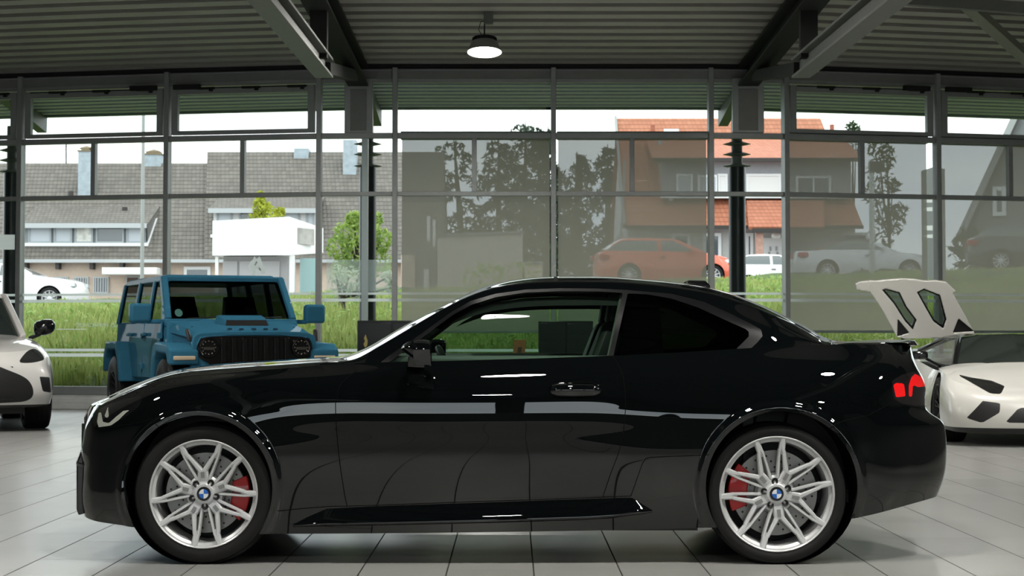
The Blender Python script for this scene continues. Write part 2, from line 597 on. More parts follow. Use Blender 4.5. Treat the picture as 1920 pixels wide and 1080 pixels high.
# rafters carrying the overhang outside, on round columns with discs
M_col = mat('column_black', (.02, .028, .03), .3, .2)
M_disc = mat('disc_grey', (.16, .18, .17), .5)
for px, lab in ((689, 'black round outside column with three discs by the green shrub'),
                (1383, 'black round outside column with three discs before the white front door'),
                (20, 'black round outside column with three discs beyond the white SUV')):
    Y = 29.0 if px > 100 else 30.0
    x = (px - 960) * Y / FOC
    t = thing('round_column', lab, 'column', (x, Y, 0), kind='thing', group='round columns carrying the roof overhang')
    MB().lathe([(.001, 0), (.13, 0), (.13, 3.72)], 24).build('shaft', M_col, t, smooth=40)
    MB().lathe([(.13, 3.72), (.085, 3.73), (.085, 4.45), (.001, 4.45)], 24).build('neck', M_disc, t, smooth=40)
    for z in (3.72, 3.90, 4.06):
        MB().lathe([(.001, z - .02), (.10, z - .025), (.215, z), (.10, z + .035), (.001, z + .035)], 28).build('disc', M_disc, t, smooth=60)
    br = MB().bar((0, -1.0, 4.98), (0, 1.9, 4.70), .16, .30)
    br.build('bracket', mat('outside_steel', (.13, .14, .15), .5), t)

# ---- pendant lamps
M_lampglow = mat('lamp_diffuser', (1, 1, .97), .5, emit=(1, .97, .90), estr=LAMP_E)
M_lampshade = mat('lamp_shade_grey', (.34, .34, .32), .45, .3)
def lamp(x, y, lab, group='pendant lamps in the hall'):
    zc_ = 5.10 + .023 * (27.6 - y) + .0
    z = 4.74 + .023 * (23.8 - y)
    t = thing('pendant_lamp', lab, 'pendant lamp', (x, y, z), group=group)
    MB().lathe([(.215, -.045), (.222, -.04), (.165, .09), (.150, .10), (.001, .10)], 40).build('shade', M_lampshade, t, smooth=40)
    MB().lathe([(.001, -.018), (.10, -.018), (.104, -.025), (.118, -.025), (.122, -.035), (.208, -.042), (.214, -.03), (.001, -.01)], 40).build('diffuser', M_lampglow, t, smooth=30)
    MB().lathe([(.105, -.0275), (.117, -.0275)], 40).build('ring', M_black, t)
    hs = MB()
    hs.lathe([(.145, .10), (.145, .145), (.12, .155), (.001, .155)], 40)
    for k in range(24):
        a = 2 * PI * k / 24
        hs.bar((.11 * math.cos(a), .11 * math.sin(a), .12), (.158 * math.cos(a), .158 * math.sin(a), .12), .008, .05)
    hs.build('heat_sink', M_black, t, smooth=40)
    MB().tube([(0, 0, .15), (0, 0, zc_ - z - .1)], .009, 8).build('stem', M_darksteel, t, smooth=60)
    MB().box(-.01, .11, -.05, .05, zc_ - z - .13, zc_ - z + .03).build('ceiling_box', M_greysteel, t, bevel=.005)
    MB().tube([(.02, 0, zc_ - z - .08), (-.05, .0, zc_ - z - .1), (-.075, 0, zc_ - z - .2), (-.03, 0, zc_ - z - .28), (0, 0, zc_ - z - .25)], .006, 6).build('cable', M_black, t, smooth=60)
    return t
for k_, (x, y, lab) in enumerate(LAMPS):
    t_ = lamp(x, y, lab)
    if k_ == 0:                                 # this one hangs a little tilted towards the hall
        for c_ in t_.children:
            if c_.name.split('.')[0] in ('shade', 'diffuser', 'ring', 'heat_sink'):
                c_.rotation_euler = (R(-10), 0, 0)
# ================================================================ SURFACE ENGINE FOR CAR BODIES
def cspline(t, y, tt):
    """natural cubic spline through (t, y[k]) evaluated at tt"""
    t = np.asarray(t, float); y = np.asarray(y, float)
    n = len(t)
    h = np.diff(t)
    if n == 2:
        w = ((tt - t[0]) / h[0])[:, None]
        return y[0] * (1 - w) + y[1] * w
    A = np.zeros((n, n)); B = np.zeros_like(y)
    A[0, 0] = A[-1, -1] = 1
    for i in range(1, n - 1):
        A[i, i - 1] = h[i - 1]; A[i, i] = 2 * (h[i - 1] + h[i]); A[i, i + 1] = h[i]
        B[i] = 6 * ((y[i + 1] - y[i]) / h[i] - (y[i] - y[i - 1]) / h[i - 1])
    M = np.linalg.solve(A, B)
    k = np.clip(np.searchsorted(t, tt) - 1, 0, n - 2)
    x0 = (tt - t[k])[:, None]; x1 = (t[k + 1] - tt)[:, None]; hk = h[k][:, None]
    return (M[k] * x1 ** 3 + M[k + 1] * x0 ** 3) / (6 * hk) + (y[k] / hk - M[k] * hk / 6) * x1 + (y[k + 1] / hk - M[k + 1] * hk / 6) * x0

def pchip(t, y, tt):
    """shape-preserving cubic"""
    t = np.asarray(t, float); y = np.asarray(y, float)
    h = np.diff(t)[:, None]
    dl = np.diff(y, axis=0) / h
    m = np.zeros_like(y)
    for i in range(1, len(t) - 1):
        a, b = dl[i - 1], dl[i]
        w1, w2 = 2 * h[i] + h[i - 1], h[i] + 2 * h[i - 1]
        with np.errstate(divide='ignore', invalid='ignore'):
            mm = (w1 + w2) / (w1 / a + w2 / b)
        m[i] = np.where(a * b > 0, mm, 0)
    m[0], m[-1] = dl[0], dl[-1]
    k = np.clip(np.searchsorted(t, tt) - 1, 0, len(t) - 2)
    hk = h[k]
    s = (tt - t[k])[:, None] / hk
    return ((2 * s ** 3 - 3 * s ** 2 + 1) * y[k] + (s ** 3 - 2 * s ** 2 + s) * hk * m[k] +
            (-2 * s ** 3 + 3 * s ** 2) * y[k + 1] + (s ** 3 - s ** 2) * hk * m[k + 1])

def gsmooth(a, sig):
    """gaussian smoothing along axis 0, ends held"""
    if sig <= 0:
        return a
    r = int(3 * sig) + 1
    k = np.exp(-.5 * (np.arange(-r, r + 1) / sig) ** 2); k /= k.sum()
    pad = np.concatenate([2 * a[:1] - a[r:0:-1], a, 2 * a[-1:] - a[-2:-r - 2:-1]])
    out = np.zeros_like(a)
    for i in range(len(a)):
        out[i] = (pad[i:i + 2 * r + 1] * k.reshape((-1,) + (1,) * (a.ndim - 1))).sum(0)
    return out

class Surf:
    """mesh with per-vertex normals and attributes that can be cut along any function's zero line"""
    def __init__(s, V, N, A, F):
        s.V, s.N, s.A, s.F = V, N, A, F

    def split(s, vals):
        vals = np.where(np.abs(vals) < 1e-6, 1e-6, vals)
        V, N, A = list(s.V), list(s.N), list(s.A)
        neg = vals < 0
        fin, fout = [], []
        cache = {}
        for f in s.F:
            c = sum(1 for i in f if neg[i])
            if c == len(f):
                fin.append(f)
            elif c == 0:
                fout.append(f)
            else:
                pi, po = [], []
                for a, b in zip(f, f[1:] + f[:1]):
                    (pi if neg[a] else po).append(a)
                    if neg[a] != neg[b]:
                        key = (a, b) if a < b else (b, a)
                        j = cache.get(key)
                        if j is None:
                            w = vals[a] / (vals[a] - vals[b])
                            j = len(V)
                            V.append(s.V[a] * (1 - w) + s.V[b] * w)
                            N.append(s.N[a] * (1 - w) + s.N[b] * w)
                            A.append(s.A[a] * (1 - w) + s.A[b] * w)
                            cache[key] = j
                        pi.append(j); po.append(j)
                if len(pi) > 2: fin.append(tuple(pi))
                if len(po) > 2: fout.append(tuple(po))
        V, N, A = np.array(V), np.array(N), np.array(A)
        return Surf.compact(V, N, A, fin), Surf.compact(V, N, A, fout)

    @staticmethod
    def compact(V, N, A, F):
        if not F:
            return Surf(V[:0], N[:0], A[:0], [])
        u = np.unique(np.concatenate([np.array(f) for f in F]))
        mp = np.full(len(V), -1); mp[u] = np.arange(len(u))
        return Surf(V[u], N[u], A[u], [tuple(int(mp[i]) for i in f) for f in F])

    def mirrored(s):
        m = np.array([1, -1, 1.])
        return Surf(s.V * m, s.N * m, s.A, [f[::-1] for f in s.F])

    def offset(s, d):
        n = s.N / np.maximum(np.linalg.norm(s.N, axis=1, keepdims=True), 1e-9)
        return Surf(s.V + n * d, s.N, s.A, s.F)

    def join(s, o):
        n = len(s.V)
        return Surf(np.concatenate([s.V, o.V]), np.concatenate([s.N, o.N]), np.concatenate([s.A, o.A]),
                    s.F + [tuple(i + n for i in f) for f in o.F])

    def build(s, name, m, parent, label=None):
        if not s.F:
            return None
        me = bpy.data.meshes.new(name)
        me.from_pydata([tuple(p) for p in s.V], [], s.F)
        me.polygons.foreach_set('use_smooth', [True] * len(me.polygons))
        n = s.N / np.maximum(np.linalg.norm(s.N, axis=1, keepdims=True), 1e-9)
        me.normals_split_custom_set_from_vertices([tuple(p) for p in n])
        me.materials.append(m)
        o = bpy.data.objects.new(name, me)
        COL.objects.link(o)
        o.parent = parent
        if label:
            o['label'] = label
        return o

def grid_surf(P, attrs, flip=False):
    """P (nu,nv,3) -> Surf with smooth normals"""
    nu, nv = P.shape[:2]
    du = np.gradient(P, axis=0); dv = np.gradient(P, axis=1)
    N = np.cross(du, dv)
    # degenerate ends: borrow the neighbour normal
    L = np.linalg.norm(N, axis=2)
    for i in range(nu):
        bad = L[i] < 1e-9
        if bad.any() and not bad.all():
            g = np.where(~bad)[0]
            for j in np.where(bad)[0]:
                N[i, j] = N[i, g[np.abs(g - j).argmin()]]
    for i in list(range(nu - 2, -1, -1)) + list(range(1, nu)):
        if np.linalg.norm(N[i], axis=1).max() < 1e-9:
            N[i] = N[i + 1] if i + 1 < nu and np.linalg.norm(N[i + 1]).max() > 1e-9 else N[i - 1]
    N /= np.maximum(np.linalg.norm(N, axis=2, keepdims=True), 1e-12)
    if flip:
        N = -N
    F = []
    for i in range(nu - 1):
        for j in range(nv - 1):
            a, b, c, d = i * nv + j, (i + 1) * nv + j, (i + 1) * nv + j + 1, i * nv + j + 1
            F.append((a, d, c, b) if flip else (a, b, c, d))
    return Surf(P.reshape(-1, 3), N.reshape(-1, 3), attrs.reshape(nu * nv, -1), F)

def skin_lines(L, sub, crease=()):
    """L (nl,nu,3) feature lines -> (nu, nv, 3) smooth across lines, sharp at the creases"""
    nl = len(L)
    ch = np.linalg.norm(np.diff(L, axis=0), axis=2) + 1e-6      # nl-1, nu
    out = []
    vpar = []
    def tang(i, side):
        if i == 0 or (i in crease and side > 0):
            return (L[i + 1] - L[i]) / ch[i][:, None]
        if i == nl - 1 or (i in crease and side < 0):
            return (L[i] - L[i - 1]) / ch[i - 1][:, None]
        a = (L[i] - L[i - 1]) / ch[i - 1][:, None]; b = (L[i + 1] - L[i]) / ch[i][:, None]
        w = (ch[i - 1] / (ch[i - 1] + ch[i]))[:, None]
        return a * (1 - w) + b * w
    for i in range(nl - 1):
        m0, m1 = tang(i, 1), tang(i + 1, -1)
        h = ch[i][:, None]
        n = sub[i]
        for k in range(n + (1 if i == nl - 2 else 0)):
            s = k / n
            out.append((2 * s ** 3 - 3 * s ** 2 + 1) * L[i] + (s ** 3 - 2 * s ** 2 + s) * h * m0 +
                       (-2 * s ** 3 + 3 * s ** 2) * L[i + 1] + (s ** 3 - s ** 2) * h * m1)
            vpar.append(i + s)
    return np.stack(out, 1), np.array(vpar)

def poly_sdf(poly, P):
    """signed distance (negative inside) of points P (n,2) to a closed polygon"""
    poly = np.asarray(poly, float)
    d2 = np.full(len(P), 1e18)
    inside = np.zeros(len(P), bool)
    for a, b in zip(poly, np.roll(poly, -1, axis=0)):
        e = b - a
        w = P - a
        t = np.clip((w @ e) / max(e @ e, 1e-12), 0, 1)
        q = w - t[:, None] * e
        d2 = np.minimum(d2, (q * q).sum(1))
        c = ((a[1] <= P[:, 1]) != (b[1] <= P[:, 1]))
        with np.errstate(divide='ignore', invalid='ignore'):
            xi = a[0] + (P[:, 1] - a[1]) / (b[1] - a[1]) * e[0]
        inside ^= c & (P[:, 0] < xi)
    d = np.sqrt(d2)
    return np.where(inside, -d, d)

def path_dist(path, P):
    """distance of points to an open polyline"""
    path = np.asarray(path, float)
    d2 = np.full(len(P), 1e18)
    for a, b in zip(path[:-1], path[1:]):
        e = b - a
        w = P - a
        t = np.clip((w @ e) / max(e @ e, 1e-12), 0, 1)
        q = w - t[:, None] * e
        d2 = np.minimum(d2, (q * q).sum(1))
    return np.sqrt(d2)

def smooth_poly(pts, n=8):
    """closed Catmull-Rom through the points"""
    pts = [np.array(p, float) for p in pts]
    out = []
    m = len(pts)
    for i in range(m):
        p0, p1, p2, p3 = pts[i - 1], pts[i], pts[(i + 1) % m], pts[(i + 2) % m]
        for k in range(n):
            t = k / n
            out.append(.5 * (2 * p1 + (p2 - p0) * t + (2 * p0 - 5 * p1 + 4 * p2 - p3) * t * t + (3 * p1 - p0 - 3 * p2 + p3) * t ** 3))
    return np.array(out)

# ---------------------------------------------------------------- wheels
M_tyre = mat('tyre_rubber', (.009, .009, .0095), .6, spec=.3, noise=.2, nscale=14)
M_rim = mat('rim_silver', (.66, .67, .68), .34, .25, coat=.4, noise=.03)
M_rimdark = mat('rim_inner', (.30, .30, .30), .4, .7)
M_disc_br = mat('brake_disc_steel', (.30, .30, .295), .36, .6, noise=.08)
M_caliper = mat('caliper_red', (.45, .006, .008), .3, coat=.5)
M_rimblack = mat('rim_black', (.02, .02, .022), .3, .5)

def wheel(parent, x, y, z, Rt, Rr, w, side, style='plain', a0=0.0, cal=None, rimmat=None, nsp=10, dish=.05):
    """side -1: face towards -y of the car. Rt tyre radius, Rr rim flange radius"""
    wh = part('wheel', parent)
    wh.location = (x, y, z)
    sg = side
    fy = lambda h: sg * h                      # h measured outwards from the outer wheel plane (0) -> inwards negative
    N = 72
    t = MB()
    sw = [(Rr * .985, -.018), (Rr * 1.0, -.004), (Rr + (Rt - Rr) * .25, .006), (Rr + (Rt - Rr) * .5, .008), (Rr + (Rt - Rr) * .8, -.002),
          (Rt - .008, -.018), (Rt, -.040)]
    for g in (.3, .5, .7):
        sw += [(Rt, -w * g - .006 + .0), (Rt - .007, -w * g - .004), (Rt - .007, -w * g + -.012), (Rt, -w * g - .014)]
    sw += [(Rt, -w + .04), (Rt - .008, -w + .018), (Rr + (Rt - Rr) * .5, -w), (Rr, -w + .01)]
    t.lathe([(r, fy(h)) for r, h in sw], N, 'Y')
    t.build('tyre', M_tyre, wh, smooth=40)
    rm = MB()
    rm.lathe([(r, fy(h)) for r, h in ((Rr * .985, -.03), (Rr, -.012), (Rr, -.002), (Rr * .985, .002), (Rr * .965, -.002), (Rr * .945, -.018), (Rr * .90, -.028),
                                      (Rr * .885, -.06), (Rr * .86, -w * .55), (Rr * .9, -w * .9))], N, 'Y')
    mm = rimmat or M_rim
    def P(r, ang, h):
        return (r * math.cos(ang), fy(h), r * math.sin(ang))
    def spoke(r0, A0, w0, r1, A1, w1, h0, h1, th=.03, ch=.5):
        p0 = Vector((r0 * math.cos(A0), 0, r0 * math.sin(A0))); p1 = Vector((r1 * math.cos(A1), 0, r1 * math.sin(A1)))
        d = (p1 - p0).normalized()
        n = Vector((-d.z, 0, d.x))
        pts = []
        for (p, ww, h) in ((p0, w0, h0), (p1, w1, h1)):
            for off, hh in ((-1, -th), (-1, -.008), (-ch, 0), (ch, 0), (1, -.008), (1, -th)):
                q = p + n * (off * ww / 2)
                pts.append((q.x, fy(h + hh), q.z))
        rm.add(pts, [tuple(range(6))[::-1], tuple(range(6, 12))] + [(i, (i + 1) % 6, 6 + (i + 1) % 6, 6 + i) for i in range(6)])
    if style == 'double':
        for k in range(5):
            A = a0 + k * 2 * PI / 5
            spoke(.055, A, .055, Rr * .44, A, .050, -.026, -.020, .034, .72)
            for s in (1, -1):
                tip = A + s * R(22)
                spoke(Rr * .39, A + s * R(2.5), .026, Rr * .76, tip - s * R(2.6), .017, -.020, -.008, .036)
                spoke(Rr * .74, tip - s * R(2.0), .017, Rr * .975, tip, .030, -.009, -.001, .03)
                lug = A + s * R(36)
                spoke(Rr * .27, lug - s * R(13), .017, Rr * .78, tip + s * R(2.8), .013, -.026, -.010, .036)
                spoke(Rr * .74, tip + s * R(2.6), .013, Rr * .975, tip, .028, -.010, -.0015, .03)
                spoke(Rr * .68, tip, .008, Rr * .97, tip, .030, -.018, -.002, .02)
        rm.lathe([(r, fy(h)) for r, h in ((.001, -.018), (.045, -.018), (.052, -.024), (.075, -.030), (.088, -.04), (.085, -.07), (.001, -.07))], 40, 'Y')
        rim = rm.build('rim', mm, wh, smooth=28)
        for k in range(5):
            sl = MB()
            A = a0 + k * 2 * PI / 5
            for (r0, r1, ww) in ((.075, Rr * .40, .017),):
                p0 = Vector(P(r0, A, -.0185)); p1 = Vector(P(r1, A, -.0165))
                sl.bar(p0, p1, ww, .004, up=(0, 1, 0))
            sl.build('spoke_slot', M_rimdark, wh)
        for k in range(5):
            lg = MB()
            A = a0 + R(36) + k * 2 * PI / 5
            c = P(.0605, A, -.022)
            lg.lathe([(.0145, fy(.004)), (.0135, fy(.0)), (.001, fy(-.006))], 16, 'Y', c)
            lg.lathe([(.0165, fy(-.001)), (.0145, fy(.004))], 16, 'Y', c)
            lg.build('wheel_bolt', M_black, wh, smooth=40)
        # roundel: black ring, blue and white quarters
        cp = MB().lathe([(.034, fy(-.016)), (.033, fy(-.012)), (.001, fy(-.0115))], 32, 'Y').build('hub_cap', M_blackgloss, wh, smooth=40)
        for q, (nm, mq) in enumerate((('blue_quarter', mat('badge_blue', (.02, .13, .50), .3)), ('white_quarter', mat('badge_white', (.8, .82, .85), .3)))):
            qb = MB()
            for e in (0, 1):
                st = PI / 2 * (q + 2 * e) + R(0)
                pts = [(0, fy(-.0105), 0)] + [(.0225 * math.cos(st + i * PI / 16), fy(-.0105), .0225 * math.sin(st + i * PI / 16)) for i in range(9)]
                qb.add(pts, [tuple(range(10))])
            qb.build(nm, mq, wh)
    else:
        for k in range(nsp):
            A = a0 + k * 2 * PI / nsp
            if style == 'pair':
                for s in (1, -1):
                    spoke(.05, A + s * R(4), .022, Rr * .97, A + s * R(7), .016, -dish, -.008, .03)
            else:
                spoke(.05, A, .035, Rr * .97, A, .026, -dish, -.006, .03)
        rm.lathe([(r, fy(h)) for r, h in ((.001, -dish + .006), (.05, -dish + .004), (.075, -dish - .01), (.08, -dish - .04), (.001, -dish - .04))], 32, 'Y')
        rm.build('rim', mm, wh, smooth=30)
    # brake
    Rb = Rr * .74
    bd = MB()
    bd.lathe([(r, fy(h)) for r, h in ((Rb * .50, -.085), (Rb * .995, -.085), (Rb, -.087), (Rb, -.112), (Rb * .99, -.114), (.001, -.114))], 56, 'Y')
    bd.lathe([(r, fy(h)) for r, h in ((.001, -.07), (Rb * .48, -.07), (Rb * .50, -.085))], 40, 'Y')
    bo = bd.build('brake_disc', M_disc_br, wh, smooth=30)
    if style == 'double':
        hb = MB()
        for k in range(20):
            for j, rr in enumerate((.60, .74, .88)):
                A = k * 2 * PI / 20 + j * .11
                c = P(Rb * rr, A, -.0845)
                hb.lathe([(.0052, 0), (.0045, fy(.0006)), (.0001, fy(.0006))], 8, 'Y', c)
        hb.build('drill_hole', M_black, wh)['kind'] = 'stuff'
    if cal is not None:
        cb = MB()
        ri, ro = Rb * .66, Rb * 1.10
        n = 10
        sp = R(62) if style == 'double' else R(50)
        ring = []
        for i in range(n + 1):
            A = cal - sp / 2 + sp * i / n
            e = abs(i / n - .5) * 2
            r0 = ri + .012 * e * e
            ring.append([P(r0, A, -.118), P(r0, A, -.062), P((r0 + ro) / 2, A, -.052 - .012 * e * e), P(ro, A, -.064), P(ro, A, -.125)])
        b = len(cb.v)
        for q in ring:
            cb.v.extend(q)
        for i in range(n):
            for j in range(5):
                l = (j + 1) % 5
                cb.f.append((b + i * 5 + j, b + i * 5 + l, b + (i + 1) * 5 + l, b + (i + 1) * 5 + j))
        cb.f.append(tuple(b + j for j in range(5)))
        cb.f.append(tuple(b + n * 5 + j for j in range(5))[::-1])
        cb.build('brake_caliper', M_caliper, wh, smooth=40, bevel=.004)
    # dark barrel behind
    MB().lathe([(.001, fy(-w * .93)), (Rr * .9, fy(-w * .92))], 40, 'Y').build('wheel_back', M_black, wh)
    return wh
# ================================================================ THE BLACK COUPE
YC = 9.90                                       # distance of the car's centre line
M_paint = mat('black_sapphire_paint', (.0022, .0030, .0034), .5, .0, coat=1.0, coat_rough=.0, spec=.0)
M_paint.node_tree.nodes['Principled BSDF'].inputs['Coat IOR'].default_value = 1.68
M_gap = mat('panel_gap', (.002, .002, .002), .8, spec=.1)
M_sideglass = glass_mat('side_window_glass', (.50, .62, .54), 1.0, 1.52)
M_darkglass = glass_mat('privacy_glass', (.075, .10, .08), 1.0, 1.52)
M_interior = mat('interior_black', (.012, .013, .014), .6, noise=.15)
M_seat = mat('seat_leather_black', (.020, .022, .024), .5, noise=.15)
coupe = thing('coupe', 'glossy black two-door coupe with silver ten-spoke wheels and red brake calipers', 'car', (0, YC, 0))

def lp(px, py, hw):
    """local car coordinates of a traced point lying hw to the near side of the centre line"""
    p = at(px, py, YC - hw)
    return (p.x, -hw, p.z)

T0, T1 = 100, 1800
def line(rows):
    """rows of (t, px, py, hw); returns t, pts"""
    t = [r[0] for r in rows]
    return np.array(t, float), np.array([lp(*r[1:]) for r in rows])

Ls = [
 # L0 bottom edge
 [(100,163,948,0),(130,160,954,.35),(160,159,969,.68),(200,200,982,.855),(240,240,987,.88),(320,320,995,.885),(420,420,1000,.885),(520,520,1001,.872),(700,700,1000,.87),(900,900,998,.87),
  (1100,1100,995,.87),(1310,1310,990,.88),(1420,1420,985,.89),(1530,1530,978,.89),(1610,1608,972,.885),(1690,1695,949,.84),(1730,1755,932,.66),(1770,1752,926,.32),(1800,1750,922,0)],
 # L1
 [(100,160,936,0),(130,157,942,.37),(160,156,957,.69),(200,197,968,.875),(240,240,966,.903),(320,320,956,.915),(420,420,950,.915),(520,520,950,.893),(700,700,946,.888),(900,900,942,.888),
  (1100,1100,936,.888),(1210,1210,932,.895),(1310,1310,930,.912),(1420,1420,928,.925),(1530,1530,926,.925),(1610,1612,928,.91),(1690,1714,920,.86),(1730,1767,903,.66),(1770,1762,899,.32),(1800,1758,897,0)],
 # L2
 [(100,160,870,0),(130,157,871,.38),(160,155,872,.69),(200,194,870,.875),(240,244,866,.905),(320,320,862,.928),(420,420,860,.932),(520,520,860,.912),(640,640,860,.904),(800,800,860,.905),(1000,1000,860,.906),
  (1150,1150,860,.907),(1210,1210,858,.915),(1270,1270,855,.926),(1350,1350,853,.938),(1450,1450,850,.943),(1550,1550,848,.938),(1620,1624,842,.914),(1690,1724,830,.845),(1730,1772,814,.66),(1770,1767,811,.32),(1800,1763,810,0)],
 # L2u
 [(100,156,845,0),(130,154,846,.38),(160,154,846,.69),(200,192,842,.855),(240,245,832,.897),(320,320,820,.924),(420,420,814,.930),(520,520,814,.912),(640,640,814,.905),(800,800,814,.906),(1000,1000,814,.907),
  (1150,1150,814,.908),(1210,1210,812,.914),(1270,1270,810,.924),(1350,1350,809,.936),(1450,1450,808,.941),(1550,1550,807,.932),(1620,1623,804,.902),(1690,1722,796,.83),(1730,1769,796,.655),(1770,1764,793,.32),(1800,1760,792,0)],
 # L3
 [(100,157,822,0),(130,157,822,.38),(160,158,822,.68),(200,192,812,.838),(240,246,798,.885),(320,320,784,.914),(420,420,773,.922),(520,520,772,.910),(640,640,771,.905),(800,800,770,.9055),(1000,1000,768,.9065),
  (1150,1150,768,.9075),(1210,1210,766,.911),(1270,1270,765,.919),(1350,1350,764,.930),(1450,1450,764,.934),(1550,1550,764,.920),(1620,1622,764,.887),(1690,1703,764,.80),(1730,1737,766,.62),(1770,1732,764,.3),(1800,1729,762,0)],
 # L3b
 [(100,157,800,0),(130,158,800,.37),(160,162,800,.665),(200,195,793,.815),(240,246,779,.866),(320,320,757,.898),(420,420,744,.909),(520,520,742,.902),(640,640,741,.899),(800,800,740,.8985),(1000,1000,738,.899),
  (1150,1150,736,.900),(1210,1210,735,.899),(1270,1270,733,.904),(1350,1350,731,.911),(1450,1450,728,.912),(1550,1550,726,.894),(1620,1622,724,.855),(1690,1700,722,.77),(1730,1734,720,.60),(1770,1730,718,.3),(1800,1727,716,0)],
 # L4
 [(100,158,783,0),(130,161,784,.36),(160,170,784,.64),(200,201,774,.782),(240,246,760,.835),(320,320,732,.868),(420,420,719,.884),(520,520,716,.882),(640,640,715,.876),(800,800,713,.873),(1000,1000,711,.872),
  (1150,1150,708,.873),(1210,1210,706,.875),(1270,1270,704,.877),(1350,1350,700,.877),(1450,1450,695,.868),(1550,1550,690,.842),(1620,1624,687,.795),(1690,1699,686,.72),(1730,1717,684,.56),(1770,1715,682,.28),(1800,1713,681,0)],
 # L5 hood edge / window sill / boot edge
 [(100,168,763,0),(130,172,763,.33),(160,184,761,.56),(200,208,751,.695),(240,240,736,.742),(300,297,712,.762),(340,332,706,.767),(440,440,698,.772),(540,540,690,.776),(640,640,682,.782),(720,720,678.5,.792),(800,800,677.5,.797),
  (1000,1000,672,.80),(1150,1150,667,.798),(1270,1270,661,.79),(1350,1350,656,.778),(1450,1450,650,.752),(1550,1550,646,.712),(1620,1620,645,.66),(1690,1690,647,.56),(1730,1705,648,.42),(1770,1709,646,.22),(1800,1710,645,0)],
]
tg = np.concatenate([np.linspace(100, 200, 34)[:-1], np.linspace(200, 300, 40)[:-1], np.linspace(300, 540, 105)[:-1], np.linspace(540, 1300, 205)[:-1], np.linspace(1300, 1640, 145)[:-1], np.linspace(1640, 1800, 60)])
def ev(rows, sig=13.0):
    t, p = line(rows)
    q = pchip(t, p, tg)
    s = gsmooth(q, sig)
    w = np.clip((tg - 180) / 60, 0, 1) * np.clip((1740 - tg) / 60, 0, 1)
    s2 = gsmooth(q, 1.6)
    s2[:2] = q[:2]; s2[-2:] = q[-2:]
    out = s * w[:, None] + s2 * (1 - w[:, None])
    out[0, 1] = out[-1, 1] = 0
    return out
SL = np.stack([ev(r) for r in Ls])
Pside, vside = skin_lines(SL, [8, 24, 16, 15, 13, 12, 16])
# fold of the sill recess and arch flares, as displacement along the car's width
pp = proj(Pside + np.array([0, YC, 0]))
def sstep(x, a, b):
    q = np.clip((x - a) / (b - a), 0, 1)
    return q * q * (3 - 2 * q)
FA, RA = (373, 917), (1465, 913)
on_side = (tg > 205) & (tg < 1690)
for (cx, cy), r_in, r_out, amt in ((FA, 137, 153, .019), (RA, 140, 157, .014)):
    r = np.hypot(pp[..., 0] - cx, pp[..., 1] - cy)
    f = (1 - sstep(r, r_out - 6, r_out + 6)) * (1 - .30 * (1 - sstep(r, r_in - 2, r_out - 2)))
    Pside[..., 1] -= amt * f * on_side[:, None]
# fold in front of the rear wheel
att = np.concatenate([pp, np.repeat(tg[:, None, None], Pside.shape[1], 1), np.repeat(vside[None, :, None], Pside.shape[0], 0)], 2)
side = grid_surf(Pside, att)
if side.N[(side.A[:, 2] > 700) & (side.A[:, 2] < 1100)][:, 1].mean() > 0:
    side = grid_surf(Pside, att, True)

# ---- upper body
T4r = [(100,168,763,0),(130,174,757,0),(160,186,751,0),(200,208,742,0),(240,240,727,0),(300,296,705,0),(340,337,692,0),(440,440,680,0),(540,540,674,0),(620,620,669,0),(655,645,668.5,0),(690,688,652,0),(760,748,616,0),
       (820,815,581,0),(885,880,549,0),(930,925,532,0),(980,980,522,0),(1040,1040,518,0),(1120,1120,518,0),(1200,1200,523,0),(1280,1280,531,0),(1340,1340,542,0),(1400,1400,562,0),(1440,1440,579,0),(1500,1500,609,0),(1555,1555,637,0),
       (1610,1608,641,0),(1660,1658,639,0),(1690,1688,639,0),(1730,1703,641,0),(1770,1709,644,0),(1800,1710,645,0)]
T2r = [(100,168,763,0),(130,173,760,.18),(160,185,756,.32),(200,208,746,.40),(240,240,731,.45),(300,296,708,.50),(340,335,697,.53),(440,440,687,.54),(540,540,681,.56),(620,618,677,.62),(655,657,678,.752),(690,692,660,.738),(760,770,615,.70),
       (820,835,577,.657),(885,895,549,.605),(930,938,537,.58),(980,984,530,.563),(1040,1042,527,.555),(1120,1120,527,.552),(1200,1200,531,.552),(1280,1280,540,.553),(1340,1340,551,.556),(1400,1400,571,.562),(1440,1440,587,.568),(1500,1500,615,.585),
       (1555,1555,643,.61),(1610,1610,644,.56),(1660,1660,643,.50),(1690,1688,643,.42),(1730,1704,645,.30),(1770,1709,645,.15),(1800,1710,645,0)]
def ev2(rows, sig=4.5):
    t, p = line(rows)
    q = pchip(t, p, tg)
    s = gsmooth(q, sig)
    s[0], s[-1] = q[0], q[-1]
    w = np.clip((tg - 110) / 60, 0, 1) * np.clip((1790 - tg) / 60, 0, 1)
    return s * w[:, None] + q * (1 - w[:, None])
L5, L2t, L4t = SL[-1], ev2([(a_, b_, c_, d_ + (.036 if 830 < a_ < 1450 else 0)) for a_, b_, c_, d_ in T2r]), ev2(T4r)
L4t[:, 1] = 0
bul = .021 * sstep(tg, 690, 800) * (1 - sstep(tg, 1440, 1560))
hz = .006 * (1 - sstep(tg, 600, 660)) * sstep(tg, 150, 260) + .006 * sstep(tg, 1560, 1600) * (1 - sstep(tg, 1700, 1760))
L1t = .55 * L5 + .45 * L2t
L1t[:, 1] -= bul
L1t[:, 2] += hz + bul * .2
L3t = L4t + (L2t - L4t) * .30
L3t[:, 1] = .52 * L2t[:, 1]
TL = np.stack([L5, L1t, L2t, L3t, L4t])
Ptop, vtop = skin_lines(TL, [22, 22, 12, 10], crease=(2,))
pp2 = proj(Ptop + np.array([0, YC, 0]))
